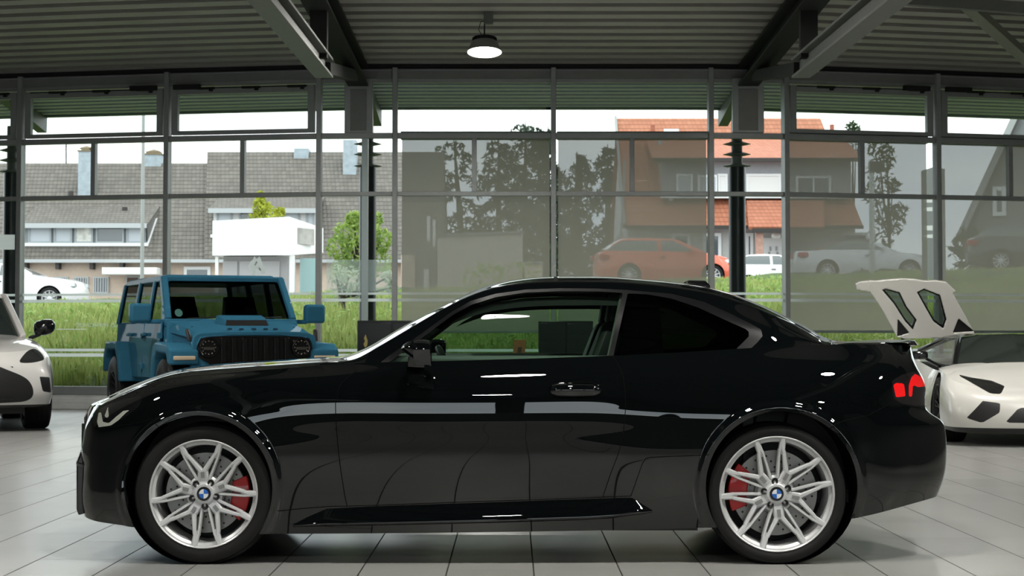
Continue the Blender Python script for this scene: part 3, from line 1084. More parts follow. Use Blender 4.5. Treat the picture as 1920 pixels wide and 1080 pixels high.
att2 = np.concatenate([pp2, np.repeat(tg[:, None, None], Ptop.shape[1], 1), np.repeat(vtop[None, :, None], Ptop.shape[0], 0)], 2)
top = grid_surf(Ptop, att2)
if top.N[(top.A[:, 3] > 3.5)][:, 2].mean() < 0:
    top = grid_surf(Ptop, att2, True)

px = lambda s: s.A[:, :2]
tt = lambda s: s.A[:, 2]
vv = lambda s: s.A[:, 3]
def pair(name, s, m, parent=coupe, label=None):
    a = s.build(name, m, parent, label)
    b = s.mirrored().build(name, m, parent, label)
    return a, b
def whole(name, s, m, parent=coupe, label=None):
    return s.join(s.mirrored()).build(name, m, parent, label)

# wheel openings
for (cx, cy), r in ((FA, 138), (RA, 142)):
    P_ = px(side)
    d = np.hypot(P_[:, 0] - cx, P_[:, 1] - cy) - r
    d = np.where((tt(side) > 200) & (tt(side) < 1690), d, 9)
    _, side = side.split(d)
def cut(s, poly, tlo=0, thi=9999, sm=0):
    if sm:
        poly = smooth_poly(poly, sm)
    d = poly_sdf(poly, px(s))
    d = np.maximum(d, np.maximum(tlo - tt(s), tt(s) - thi))
    return s.split(d)
def seam(s, path, w=.9, tlo=0, thi=9999):
    d = path_dist(path, px(s)) - w
    d = np.maximum(d, np.maximum(tlo - tt(s), tt(s) - thi))
    return s.split(d)

# head lamp
HL = [(187,766),(206,757),(223,752),(245,746),(263,742),(266,750),(261,760),(253,769),(237,780),(224,789),(207,798),(185,801),(180,790)]
hl, side = cut(side, HL, 150, 300)
hl_t, top = cut(top, HL, 150, 300)
M_lens = glass_mat('clear_lens', (.75, .78, .78), 1.0, 1.5)
M_lampblack = mat('lamp_housing_black', (.010, .010, .011), .22)
hlj = hl.join(hl_t)
inner, rest_hl = hlj.split(np.minimum(poly_sdf([(184.5,774),(189.5,773),(193,791),(204,793.5),(218,781),(231,770.5),(244,768),(236,774),(222,788),(207,798.5),(185,801),(182,791)], px(hlj)), poly_sdf([(196,780),(202.5,762),(204,781),(200,784)], px(hlj))))
A_, B_ = pair('headlight', rest_hl, mat('headlight_smoke', (.006, .006, .007), .12, coat=1))
for i, h_ in enumerate((A_, B_)):
    q = inner if i == 0 else inner.mirrored()
    q.build('light_blade', mat('headlight_chrome', (.40, .42, .37), .3, .3), h_, 'bright L-shaped reflector blade')
# tail lamp
TLp = [(1672,714),(1690,703),(1712,697),(1738,704),(1738,760),(1716,762),(1692,757),(1676,748)]
tl, side = cut(side, TLp, 1640, 1742)
r1, tl = cut(tl, [(1675,722),(1680,718),(1695,719),(1698,743),(1680,745)], 1640, 1742)
r2, tl = cut(tl, [(1704,744),(1704,722),(1709,707),(1716,701),(1726,706),(1738,716),(1738,724),(1722,726),(1712,722),(1710,744)], 1640, 1742)
M_red = mat('tail_red', (.62, .006, .008), .2, coat=1, emit=(.8, .01, .01), estr=.25)
tA, tB = pair('taillight', tl, mat('taillight_dark', (.012, .010, .011), .15, coat=1))
for i, h_ in enumerate((tA, tB)):
    for q in (r1, r2):
        (q if i == 0 else q.mirrored()).build('red_lens', M_red, h_, 'bright red lens')

# seams (thin dark gaps)
from mathutils.bvhtree import BVHTree
_bv = BVHTree.FromPolygons([tuple(v) for v in side.V + np.array([0, YC, 0])], side.F)
DOOR = [(668,696),(655,705),(641,717),(634,732),(629,757),(629.5,786),(632,817),(634,842),(639,882),(646,928),(651,949),(700,947.5),(876,941),(1030,936),(1100,933.5),(1130,932),(1146,885),(1157,857),(1164,835),(1170,800),(1172.5,770),(1172,735),(1168,705),(1160,685),(1150,669)]
def gap_line(path, r=.0021):
    pts = []
    for (a0, b0), (a1, b1) in zip(path[:-1], path[1:]):
        n = max(1, int(math.hypot(a1 - a0, b1 - b0) / 5))
        for k in range(n):
            pts.append((a0 + (a1 - a0) * k / n, b0 + (b1 - b0) * k / n))
    pts.append(path[-1])
    out = []
    o_ = Vector((0, 0, CAMH))
    for a0, b0 in pts:
        d_ = (at(a0, b0, 9.0) - o_).normalized()
        h_ = _bv.ray_cast(o_, d_)
        if h_[0] is not None and h_[0].y < YC - .3:
            out.append(h_[0] - Vector((0, YC, 0)))
    if len(out) > 1:
        for sg_ in (1, -1):
            MB().tube([(q_.x, q_.y * sg_, q_.z) for q_ in out], r, 5).build('panel_gap', M_gap, coupe, smooth=180)
for pth in (DOOR, [(283,785),(297,801)], [(1183,930),(1196,893),(1205,868),(1211,859.5),(1218,857.5),(1280,855),(1330,853)],
            [(1556,803),(1566,796),(1580,790),(1628,779),(1660,762),(1671,754)], [(521,958),(560,954),(617,949.5),(651,949)], [(1130,932),(1183,930)],
            [(206,801),(262,793),(283,785)], [(664,700),(700,692),(735,690)]):
    gap_line(pth)
# door
DPOLY = DOOR + [(1150, 640), (900, 640), (700, 640)]
door, side = cut(side, [(668, 690)] + DOOR[1:] + [(1150, 600), (668, 600)], 600, 1200)
# door handle opening
fb, side = cut(side, [(90,803),(150,800),(181,803),(206,801),(262,793),(283,785.5),(300,800),(330,1100),(90,1100)], 0, 400)
rbp, side = cut(side, [(1552,803),(1580,790),(1628,779),(1660,762),(1672,753),(1690,758),(1740,763),(1900,770),(1900,1100),(1540,1100)], 1480, 1800)
rb2, side = side.split(np.where(tt(side) > 1742, vv(side) - 4.05, 1.0))
rbp = rbp.join(rb2)
skirt, side = cut(side, [(500,958),(560,954),(651,949),(876,941),(1130,932),(1183,930),(1211,859),(1218,857),(1345,853),(1345,1100),(500,1100)], 480, 1420)
ff, rq = side.split(tt(side) - 900)
pair('front_fender', ff, M_paint)
pair('rear_quarter_panel', rq, M_paint)
dA, dB = pair('door', door, M_paint)
whole('front_bumper', fb, M_paint)
whole('rear_bumper', rbp, M_paint)
pair('side_skirt', skirt, M_paint)

# windows
G1 = [(727,681),(745,668),(790,634),(850,590),(885,571),(930,557),(985,548.5),(1050,546),(1120,546.5),(1168,549),(1141,667),(1100,669),(1000,672.5),(900,675.5),(800,677.5)]
G1o = [(700,690),(728,668),(785,629),(846,585),(883,564),(928,551),(985,543),(1050,540.5),(1120,541),(1172,543.5),(1260,551),(1320,566),(1370,588),(1410,608),(1427,618),(1430,630),(1420,642),(1405,656),(1390,664),(1370,665),(1150,671),(1000,676),(800,682)]
G2 = [(1177,550),(1215,552),(1260,560),(1310,577),(1360,600),(1398,617),(1404,622),(1404,631),(1390,645),(1372,662),(1340,663),(1200,666),(1150,667)]
trim, top = cut(top, G1o, 600, 1500)
g1, trim = cut(trim, G1, 600, 1500)
g2, trim = cut(trim, G2, 600, 1500)
pair('window_trim', trim, mat('shadowline_trim', (.004, .004, .005), .3, coat=.15, spec=.25))
pair('door_glass', g1, M_sideglass)
pair('quarter_glass', g2, M_darkglass)
# chrome edge of the B pillar
# windscreen / rear screen (crease line 2 up to the centre)
def region(s, v0, t0, t1):
    d = np.maximum(np.maximum((t0 - tt(s)) / 40, (tt(s) - t1) / 40), v0 - vv(s))
    return s.split(d)
ws, top = region(top, 2.12, 664, 878)
rs, top = region(top, 2.18, 1395, 1545)
whole('windscreen', ws, glass_mat('windscreen_glass', (.62, .72, .66), 1.0, 1.55))
whole('rear_screen', rs, M_darkglass)
hood, top = top.split(tt(top) - 652 + 0 * vv(top))
bl, top = top.split(1560 - tt(top))
whole('hood', hood, M_paint)
whole('boot_lid', bl, M_paint)
whole('roof', top, M_paint)

# sill blade below the door
for sg_ in (-1, 1):
    m_ = MB()
    for x_, yt, ye in ((549, 984.5, 985.5), (562, 977, 985.2), (580, 968, 984.8), (612, 954, 984.3), (700, 949.5, 983), (900, 942.5, 978.5), (1100, 935.5, 972.5), (1150, 933.5, 969), (1184, 931, 964), (1205, 945, 961.5), (1223, 957, 958.5)):
        w_ = min(1, (ye - yt) / 25)
        for (y_, h_) in ((yt, .880), (yt + .5, .8895 + .002 * w_), (yt + (ye - yt) * .55, .897 + .013 * w_), (ye - 3 * w_, .897 + .028 * w_), (ye, .897 + .026 * w_), (ye + 1.5, .895 + .016 * w_), (ye + 3, .872)):
            q_ = lp(x_, y_, h_)
            m_.v.append((q_[0], sg_ * h_, q_[2]))
    for i in range(10):
        for k in range(6):
            m_.f.append((i * 7 + k, i * 7 + k + 1, (i + 1) * 7 + k + 1, (i + 1) * 7 + k))
    m_.f += [tuple(range(7)), tuple(range(70, 77))]
    m_.build('sill_blade', M_paint, coupe, smooth=50)
# black pieces: wheel-house liners, underbody
for (cx, cy), r in ((FA, 138), (RA, 142)):
    c = lp(cx, cy, .9)
    rr = r * (YC - .9) / FOC
    for s_ in (-1, 1):
        MB().lathe([(rr + .004, s_ * .90), (rr + .012, s_ * .86), (rr + .012, s_ * .50), (.001, s_ * .50)], 48, 'Y', (c[0], 0, c[2])).build('wheel_house_liner', M_black, coupe, smooth=40)
ub = MB()
bx = lp(165, 900, .5)[0]; ex = lp(1740, 900, .5)[0]
fx0, fx1 = lp(FA[0] - 150, 900, .9)[0], lp(FA[0] + 150, 900, .9)[0]
rx0, rx1 = lp(RA[0] - 155, 900, .9)[0], lp(RA[0] + 155, 900, .9)[0]
for (x0, x1, hw, zb_) in ((bx + .15, fx0, .66, .25), (fx0, fx1, .52, .17), (fx1, rx0, .84, .155), (rx0, rx1, .52, .17), (rx1, ex - .25, .60, .30)):
    ub.box(x0, x1, -hw, hw, zb_, .38)
ub.build('underbody', M_black, coupe)
# bulkheads so that no daylight passes through the closed body
MB().box(fx1 - .10, fx1 - .06, -.80, .80, .2, .90).build('bulkhead', M_black, coupe)
MB().box(rx1 - .55, rx1 - .5, -.70, .70, .2, .90).build('bulkhead', M_black, coupe)

# wheels
for s in (-1, 1):
    wheel(coupe, lp(381, 926, .9)[0], s * .898, .333, .338, .2600, .265, s, 'double', R(94), cal=R(-8))
    wheel(coupe, lp(1457, 926, .9)[0], s * .902, .333, .338, .2760, .275, s, 'double', R(61), cal=R(172))

# mirrors
def mirror(sg):
    mo = part('wing_mirror', coupe)
    P = lambda px_, py_, hw: Vector(lp(px_, py_, hw)) * 1.0
    def pt(px_, py_, hw):
        q = P(px_, py_, hw)
        return (q.x, q.y * sg, q.z)
    sec = []
    # housing: rounded loft from the front cap to the glass, hw from .90 to 1.06
    ring = lambda px_, t0, t1, h0, h1: [pt(px_, t0 + 6, h0), pt(px_, t0, h0 + .03), pt(px_, t0, h1 - .05), pt(px_, t0 + 5, h1 - .01), pt(px_, (t0 + t1) / 2, h1), pt(px_, t1 - 5, h1 - .01), pt(px_, t1, h1 - .05), pt(px_, t1, h0 + .03), pt(px_, t1 - 6, h0), pt(px_, (t0 + t1) / 2, h0 - .01)]
    rows = [ring(752, 652, 656, .96, 1.04), ring(757, 644, 661, .93, 1.06), ring(770, 638, 668, .905, 1.08), ring(786, 635.5, 682, .90, 1.09), ring(800, 636, 687, .895, 1.09), ring(808, 639, 687, .895, 1.085), ring(810, 643, 685, .90, 1.075)]
    m = MB()
    for r_ in rows:
        m.v.extend(r_)
    n = 10
    for i in range(len(rows) - 1):
        for k in range(n):
            l = (k + 1) % n
            m.f.append((i * n + k, i * n + l, (i + 1) * n + l, (i + 1) * n + k))
    m.f.append(tuple(range(n))); m.f.append(tuple(range((len(rows) - 1) * n, len(rows) * n)))
    m.build('mirror_housing', M_paint, mo, smooth=50, sub=1)
    g = MB()
    q = [pt(775, 656, 1.092), pt(806, 655, 1.088), pt(808, 684, 1.086), pt(780, 684, 1.092), pt(775, 672, 1.095)]
    g.add(q, [tuple(range(5))])
    g.build('mirror_side_cover', mat('mirror_cover_grey', (.03, .03, .031), .4, spec=.2), mo)
    gl = MB().add([pt(811, 645, .91), pt(811, 643, 1.06), pt(811, 683, 1.06), pt(811, 683, .91)], [(0, 1, 2, 3)])
    gl.build('mirror_glass', mat('mirror_silver', (.5, .52, .52), .03, 1), mo)
    a = MB()
    a.hexa([pt(762, 692, .80), pt(796, 690, .80), pt(796, 690, .95), pt(764, 688, .95), pt(764, 680, .80), pt(796, 680, .80), pt(796, 672, .96), pt(766, 666, .96)])
    a.build('mirror_arm', M_blackgloss, mo, bevel=.006)
mirror(1); mirror(-1)
# door handle
for sg, dd in ((1, dA), (-1, dB)):
    def hp(px_, py_, o):
        q = lp(px_, py_, .893 + o)
        return (q[0], q[1] * sg, q[2])
    rows = []
    for (x, hh, o) in ((1031, 5, .004), (1034, 9, .016), (1045, 13.5, .022), (1078, 14.5, .026), (1112, 13.5, .022), (1123, 9, .016), (1127, 5, .004)):
        cy_ = 733.5
        rows.append([hp(x, cy_ - hh, -.012), hp(x, cy_ - hh + 1, o * .6), hp(x, cy_ - hh * .45, o), hp(x, cy_ + hh * .15, o), hp(x, cy_ + hh * .55, o * .7), hp(x, cy_ + hh, -.012)])
    m = MB()
    for r_ in rows: m.v.extend(r_)
    for i in range(len(rows) - 1):
        for k in range(5):
            m.f.append((i * 6 + k, i * 6 + k + 1, (i + 1) * 6 + k + 1, (i + 1) * 6 + k))
    m.build('door_handle', M_paint, dd, smooth=60)
    rim_ = [hp(1078 + 50 * math.copysign(abs(math.cos(t)) ** .55, math.cos(t)), 733.5 + 16 * math.copysign(abs(math.sin(t)) ** .8, math.sin(t)), .001) for t in [2 * PI * k / 40 for k in range(40)]]
    MB().tube(rim_, .0032, 6, closed=True).build('handle_rim', M_paint, dd, smooth=60)
# roof antenna fin
fin = MB()
q = [Vector(lp(x, y, .0)) for x, y in ((1280, 530), (1292, 525.5), (1322, 526), (1330, 534), (1332, 541))]
for w in (-1, 1):
    fin.v.extend([(p.x, w * (.030 if p.z < q[0].z + .008 else .012), p.z) for p in q])
fin.f = [(0, 1, 2, 3, 4), (5, 6, 7, 8, 9)] + [(i, (i + 1) % 5, 5 + (i + 1) % 5, 5 + i) for i in range(5)]
fin.build('antenna_fin', M_blackgloss, coupe, bevel=.008)
# front grille, kidneys and lower intake
for s_ in (-1, 1):
    kg = MB()
    x = lp(163, 820, .2)[0]
    for k in range(9):
        y0 = s_ * (.06 + .025 * k)
        kg.box(x - .012, x + .05, min(y0, y0 + s_ * .012), max(y0, y0 + s_ * .012), .50, .64)
    kg.box(x + .03, x + .05, min(s_ * .05, s_ * .285), max(s_ * .05, s_ * .285), .49, .65)
    kg.build('kidney_grille', M_black, coupe, bevel=.003)
# lower centre intake with its ledge, standing proud of the bumper sides
q = [lp(142.5, 868, .64), lp(151, 846, .64), lp(162, 843, .64), lp(160, 962, .64), lp(146, 966, .64), lp(142.5, 955, .64)]
q2 = [lp(142, 867, .65), lp(157, 871, .65), lp(157, 878, .65), lp(143, 873, .65)]
SECT = [(-1, .004), (-.9, -.012), (-.58, -.055), (0, -.115), (.58, -.055), (.9, -.012), (1, .004)]
def swept(pts, hw):
    m_ = MB()
    n_ = len(pts)
    for f_, dx in SECT:
        m_.v.extend([(a_ + dx, f_ * hw, c_) for a_, b_, c_ in pts])
    for i in range(len(SECT) - 1):
        for k in range(n_):
            m_.f.append((i * n_ + k, i * n_ + (k + 1) % n_, (i + 1) * n_ + (k + 1) % n_, (i + 1) * n_ + k))
    m_.f += [tuple(range(n_)), tuple(range((len(SECT) - 1) * n_, len(SECT) * n_))]
    return m_
fi = swept(q, .645).build('front_intake', M_blackgloss, coupe, bevel=.006)
swept(q2, .66).build('intake_ledge', mat('ledge_dark_grey', (.05, .052, .054), .25, coat=.5), fi, bevel=.003)
sp = MB()
x = lp(1700, 640, .3)[0]
q = [lp(1640, 638.5, .50), lp(1700, 637, .40), lp(1709, 645, .40), lp(1700, 644, .45)]
n = 14
for i in range(n + 1):
    y = -.56 + 1.12 * i / n
    bow = .05 * (1 - (y / .56) ** 2)
    e = max(0, (abs(y) - .46) / .1)
    for (xx, zz) in ((1628, 641.5), (1690, 637.0 + 5 * e), (1703, 638.0 + 5 * e), (1709, 647), (1700, 649)):
        a = lp(xx, zz, .35)
        sp.v.append((a[0] + bow - .05 * e, y, a[2]))
for i in range(n):
    for k in range(4):
        sp.f.append((i * 5 + k, i * 5 + k + 1, (i + 1) * 5 + k + 1, (i + 1) * 5 + k))
sp.build('boot_spoiler', M_blackgloss, coupe, smooth=40)
# inner roof lining strip above the door windows
for nm_, S_ in (('roof_lining', g1), ('roof_lining', g2)):
    q_ = S_.offset(-.045)
    a_, _ = q_.split(1.52 + .0 * vv(q_) - vv(q_))
    if a_.F:
        pair(nm_, a_, mat('roof_lining_dark', (.016, .017, .018), .8))
# ---- cabin
cab = MB()
def cx_(px_): return lp(px_, 700, .3)[0]
cab.box(cx_(700), cx_(1560), -.74, .74, .28, .34)
cab.build('cabin_floor', M_interior, coupe)
dsh = MB()
dsh.hexa([(cx_(690), -.70, .70), (cx_(815), -.70, .72), (cx_(815), .70, .72), (cx_(690), .70, .70), (cx_(690), -.69, .93), (cx_(800), -.69, .955), (cx_(800), .69, .955), (cx_(690), .69, .93)])
dsh.build('dashboard', M_interior, coupe, bevel=.03)
st = part('steering_wheel', coupe)
cst = Vector((cx_(850), -.36, .86))
ax = Vector((1, 0, .45)).normalized()
u1 = Vector((0, 1, 0)); u2 = ax.cross(u1).normalized()
MB().tube([cst + (u1 * math.cos(a) + u2 * math.sin(a)) * .18 for a in [2 * PI * k / 36 for k in range(36)]], .017, 10, closed=True).build('wheel_rim', M_seat, st, smooth=60)
mw = MB()
mw.tube([cst - ax * .01, cst - ax * .12], [.06, .04], 14)
for a in (0, PI, PI * 1.5):
    mw.bar(cst, cst + (u1 * math.cos(a) + u2 * math.sin(a)) * .17, .03, .015, up=ax)
mw.build('wheel_spokes', M_interior, st, smooth=40)
def seat(x, y, zb=.34):
    s = part('front_seat', coupe)
    m = MB()
    m.hexa([(x - .28, y - .25, zb), (x + .24, y - .25, zb), (x + .24, y + .25, zb), (x - .28, y + .25, zb), (x - .28, y - .24, zb + .24), (x + .26, y - .24, zb + .18), (x + .26, y + .24, zb + .18), (x - .28, y + .24, zb + .24)])
    m.build('seat_cushion', M_seat, s, bevel=.05)
    m = MB()
    prof = [(.20, .16, .25), (.28, .36, .27), (.36, .58, .26), (.43, .76, .20), (.455, .82, .15)]
    for (dx, dz, hwid) in prof:
        m.v.extend([(x + dx - .06, y - hwid, zb + dz), (x + dx - .06, y + hwid, zb + dz), (x + dx + .09, y + hwid * .85, zb + dz), (x + dx + .09, y - hwid * .85, zb + dz)])
    for i in range(len(prof) - 1):
        for k in range(4):
            l = (k + 1) % 4
            m.f.append((i * 4 + k, i * 4 + l, (i + 1) * 4 + l, (i + 1) * 4 + k))
    m.f += [(0, 1, 2, 3), tuple(range(len(prof) * 4 - 4, len(prof) * 4))]
    m.build('seat_backrest', M_seat, s, bevel=.03)
    m = MB()
    m.hexa([(x + .40, y - .13, zb + .80), (x + .50, y - .13, zb + .80), (x + .50, y + .13, zb + .80), (x + .40, y + .13, zb + .80), (x + .43, y - .11, zb + .98), (x + .53, y - .11, zb + .98), (x + .53, y + .11, zb + .98), (x + .43, y + .11, zb + .98)])
    m.build('headrest', M_seat, s, bevel=.03)
for y in (-.36, .36):
    seat(cx_(985), y)
m = MB()
m.hexa([(cx_(1270), -.55, .34), (cx_(1430), -.55, .34), (cx_(1430), .55, .34), (cx_(1270), .55, .34), (cx_(1270), -.55, .60), (cx_(1400), -.55, .55), (cx_(1400), .55, .55), (cx_(1270), .55, .60)])
m.hexa([(cx_(1380), -.55, .5), (cx_(1450), -.55, .5), (cx_(1450), .55, .5), (cx_(1380), .55, .5), (cx_(1440), -.52, 1.03), (cx_(1490), -.52, 1.0), (cx_(1490), .52, 1.0), (cx_(1440), .52, 1.03)])
m.box(cx_(1470), cx_(1570), -.62, .62, .93, .97)
m.build('rear_seat', M_seat, coupe, bevel=.03)
# inner door panels and B pillars, head liner
for s in (-1, 1):
    m = MB()
    m.box(cx_(700), cx_(1165), min(s * .70, s * .76), max(s * .70, s * .76), .34, .990)
    m.build('door_lining', mat('door_lining_grey', (.20, .215, .21), .5), coupe, bevel=.02)
    m = MB()
    m.hexa([(cx_(1150), s * .74, .9), (cx_(1235), s * .74, .9), (cx_(1235), s * .69, .9), (cx_(1150), s * .69, .9), (cx_(1172), s * .56, 1.34), (cx_(1225), s * .56, 1.34), (cx_(1225), s * .50, 1.34), (cx_(1172), s * .50, 1.34)])
    m.build('pillar_lining', M_interior, coupe)
    # pale edge of the door window
    a, b = lp(1166, 550, .585), lp(1141, 668, .785)
    MB().bar((a[0], -s * a[1] - s * .0, a[2]), (b[0], -s * b[1], b[2]), .012, .012).build('window_edge_trim', mat('edge_grey', (.22, .22, .21), .3, .4), coupe)
hl_ = top.offset(-.035)
hls, _ = hl_.split(np.maximum(1000 * (2.0 - vv(hl_)), np.maximum(880 - tt(hl_), tt(hl_) - 1400)))
whole('headliner', hls, mat('headliner_grey', (.035, .035, .036), .8))
# ================================================================ BLUE OFF-ROADER
M_blue = mat('hydro_blue_paint', (.034, .140, .225), .4, coat=.16, coat_rough=.03, spec=.0)
M_jglass = glass_mat('offroader_windscreen', (.07, .085, .08), .25, 1.5)
M_amber = mat('turn_lamp', (.62, .50, .36), .25, coat=.5)
JS = 1.04
jp = thing('off_roader', 'bright blue boxy off-road car with round headlights behind the black coupe', 'car', (-3.68, 23.25, 0), R(-68))
jp.scale = (JS, JS, JS)
def sbox(name, pts_lo, pts_hi, m, parent=jp, bevel=.02, **k):
    return MB().hexa(pts_lo + pts_hi).build(name, m, parent, bevel=bevel, **k)
# tub with wheel-arch cutouts, extruded across the width
tub = [(-2.15, .62), (-2.05, .60), (-1.98, .80), (-1.80, .96), (-1.20, .96), (-1.02, .80), (-.95, .50), (.98, .50), (1.02, .80), (1.10, .90), (.95, 1.22), (-2.15, 1.22)]
MB().prism(tub, lambda u, v, s: (u, (.79 - (.04 if v > 1.1 else 0)) * (-1 if s == 0 else 1), v)).build('body_tub', M_blue, jp, bevel=.02)
# doors each side: front, rear
for s in (-1, 1):
    for (x0, x1, nm) in ((-.12, .82, 'front_door'), (-1.02, -.15, 'rear_door')):
        lowx = x0 if nm == 'front_door' else x0 + .28
        q = [(lowx, .56), (x1 - .02, .56), (x1, .7), (x1, 1.205), (x0, 1.205), (x0, .95)]
        d = MB().prism(q, lambda u, v, k: (u, s * ((.80 if k == 0 else .825) - (.03 if v > 1.1 else 0)), v)).build(nm, M_blue, jp, bevel=.012)
        MB().box(x0 + .05, x0 + .24, min(s * .825, s * .86), max(s * .825, s * .86), 1.05, 1.09).build('door_handle', M_blue, d, bevel=.008)
        MB().box(x1 - .02, x1 + .06, min(s * .80, s * .85), max(s * .80, s * .85), .66, .73).box(x1 - .02, x1 + .06, min(s * .79, s * .84), max(s * .79, s * .84), 1.02, 1.09).build('door_hinge', M_blue, d, bevel=.006)
# greenhouse frame: pillars + roof, slightly leaning in
def gy(z): return .77 - (z - 1.22) * .17
for s in (-1, 1):
    for (a0, a1, b0, b1, nm) in ((-2.15, -2.03, -2.10, -2.00, 'rear_pillar'), (-1.12, -.98, -1.10, -.98, 'middle_pillar'), (-.19, -.08, -.20, -.10, 'centre_pillar'), (.70, .82, .30, .40, 'front_pillar')):
        m = MB()
        y0, y1 = gy(1.2), gy(1.70)
        lo = [(a0, s * y0, 1.2), (a1, s * y0, 1.2), (a1, s * (y0 - .05), 1.2), (a0, s * (y0 - .05), 1.2)]
        hi = [(b0, s * y1, 1.70), (b1, s * y1, 1.70), (b1, s * (y1 - .05), 1.70), (b0, s * (y1 - .05), 1.70)]
        m.hexa(lo + hi).build(nm, M_blue, jp, bevel=.012)
    g = MB()
    for (a, b, a2, b2) in ((-2.05, -1.1, -2.02, -1.1), (-1.0, -.18, -1.0, -.2), (-.1, .72, -.12, .32)):
        y0, y1 = gy(1.22) - .02, gy(1.68) - .02
        g.add([(a, s * y0, 1.22), (b, s * y0, 1.22), (b2, s * y1, 1.68), (a2, s * y1, 1.68)], [(0, 1, 2, 3)])
    g.build('side_glass', glass_mat('offroader_side_glass', (.26, .29, .28), .12, 1.5), jp)
m = MB()
rw = gy(1.70)
m.hexa([(-2.12, -rw, 1.68), (.40, -rw, 1.68), (.40, rw, 1.68), (-2.12, rw, 1.68), (-2.08, -rw + .07, 1.765), (.30, -rw + .05, 1.765), (.30, rw - .05, 1.765), (-2.08, rw - .07, 1.765)])
m.build('roof', M_blue, jp, bevel=.025, seg=3)
# windscreen frame and glass
fr = MB()
def wsp(y, t, o=0):                 # t 0..1 up the screen
    return (.86 - .46 * t + o, y * (1 - .06 * t), 1.20 + .52 * t)
for (ya, ta, yb, tb, ww) in ((-.73, .03, -.73, .97, .10), (.73, .03, .73, .97, .10)):
    fr.bar(wsp(ya, ta), wsp(yb, tb), .08, .12, up=(1, 0, .4))
fr.bar(wsp(-.77, .97), wsp(.77, .97), .10, .08, up=(0, 0, 1))
fr.bar(wsp(-.77, .0), wsp(.77, .0), .10, .09, up=(0, 0, 1))
fr.build('windscreen_frame', M_blue, jp, bevel=.02)
rr = [(-.66, .10), (-.70, .16), (-.70, .88), (-.66, .94), (.66, .94), (.70, .88), (.70, .16), (.66, .10)]
MB().add([wsp(y, t, .035) for y, t in rr], [tuple(range(8))]).build('windscreen', M_jglass, jp)
MB().add([wsp(-.60 + .045 * math.cos(a), .22 + .085 * math.sin(a), .04) for a in [2 * PI * k / 20 for k in range(20)]], [tuple(range(20))]).build('green_sticker', mat('sticker_green', (.05, .15, .13), .5), jp)
wp = MB()
for y0, y1 in ((-.55, -.02), (.05, .6)):
    wp.tube([wsp(y0, .05, .06), wsp(y0 + .05, .09, .06), wsp(y1, .13, .05)], .011, 6)
wp.build('wiper', M_black, jp, smooth=60)
# hood
hd = MB()
hp_ = [(.88, -.74, 1.10), (.88, -.70, 1.20), (.88, -.42, 1.215), (.88, -.34, 1.24), (.88, .34, 1.24), (.88, .42, 1.215), (.88, .70, 1.20), (.88, .74, 1.10)]
hq_ = [(1.93, -.66, 1.00), (1.93, -.62, 1.08), (1.93, -.40, 1.10), (1.93, -.30, 1.115), (1.93, .30, 1.115), (1.93, .40, 1.10), (1.93, .62, 1.08), (1.93, .66, 1.00)]
hm_ = [tuple(a * .35 + b * .65 for a, b in zip(p, q)) for p, q in zip(hp_, hq_)]
hm_ = [(x, y, z + .012) for x, y, z in hm_]
hn_ = [(1.985, y * .97, z - .05) for x, y, z in hq_]
b = [hp_, hm_, hq_, hn_]
for r_ in b: hd.v.extend(r_)
for i in range(3):
    for k in range(7):
        hd.f.append((i * 8 + k, i * 8 + k + 1, (i + 1) * 8 + k + 1, (i + 1) * 8 + k))
hood_ = hd.build('hood', M_blue, jp, smooth=28)
sc_ = MB().hexa([(1.25, -.30, 1.18), (1.60, -.26, 1.15), (1.60, .26, 1.15), (1.25, .30, 1.18), (1.25, -.26, 1.285), (1.555, -.235, 1.243), (1.555, .235, 1.243), (1.25, .26, 1.285)])
sc_.build('hood_scoop', M_blue, hood_, bevel=.015)
MB().hexa([(1.48, -.235, 1.165), (1.612, -.24, 1.158), (1.612, .24, 1.158), (1.48, .235, 1.165), (1.48, -.22, 1.225), (1.578, -.225, 1.226), (1.578, .225, 1.226), (1.48, .22, 1.225)]).build('scoop_opening', M_black, hood_)
lt = MB()
for k, y in enumerate((-.27, -.14, .0, .13, .24)):
    lt.box(1.90, 1.93, y - .022, y + .022, 1.118, 1.135)
lt.build('hood_letter', mat('letter_dark_blue', (.004, .03, .07), .4), hood_)
# grille panel with rounded outline
outl = smooth_poly([(-.68, .78), (-.69, .98), (-.63, 1.075), (-.35, 1.10), (.35, 1.10), (.63, 1.075), (.69, .98), (.68, .78), (.60, .66), (-.60, .66)], 5)
gp = MB().prism([tuple(p) for p in outl], lambda u, v, s: (1.90 if s else 1.985 - .03 * abs(u) ** 2, u, v))
grl = gp.build('grille_panel', M_blue, jp, bevel=.012)
inn = smooth_poly([(-.635, .84), (-.63, .97), (-.56, 1.035), (-.3, 1.05), (.3, 1.05), (.56, 1.035), (.63, .97), (.635, .84), (.52, .76), (.40, .72), (-.40, .72), (-.52, .76)], 5)
MB().prism([tuple(p) for p in inn], lambda u, v, s: (1.92 if s else 1.994 - .03 * abs(u) ** 2, u, v)).build('grille_insert', mat('grille_black', (.003, .003, .003), .5, spec=.2), grl)
for k in range(7):
    y = (k - 3) * .118
    q = MB()
    q.hexa([(1.985, y - .036, .735), (2.012, y - .030, .735), (2.012, y + .030, .735), (1.985, y + .036, .735), (1.985, y - .036, 1.035), (2.008, y - .030, 1.03), (2.008, y + .030, 1.03), (1.985, y + .036, 1.035)])
    q.build('grille_slat', mat('slat_gloss_black', (.004, .004, .0045), .3, coat=.35, spec=.2), grl, bevel=.01)
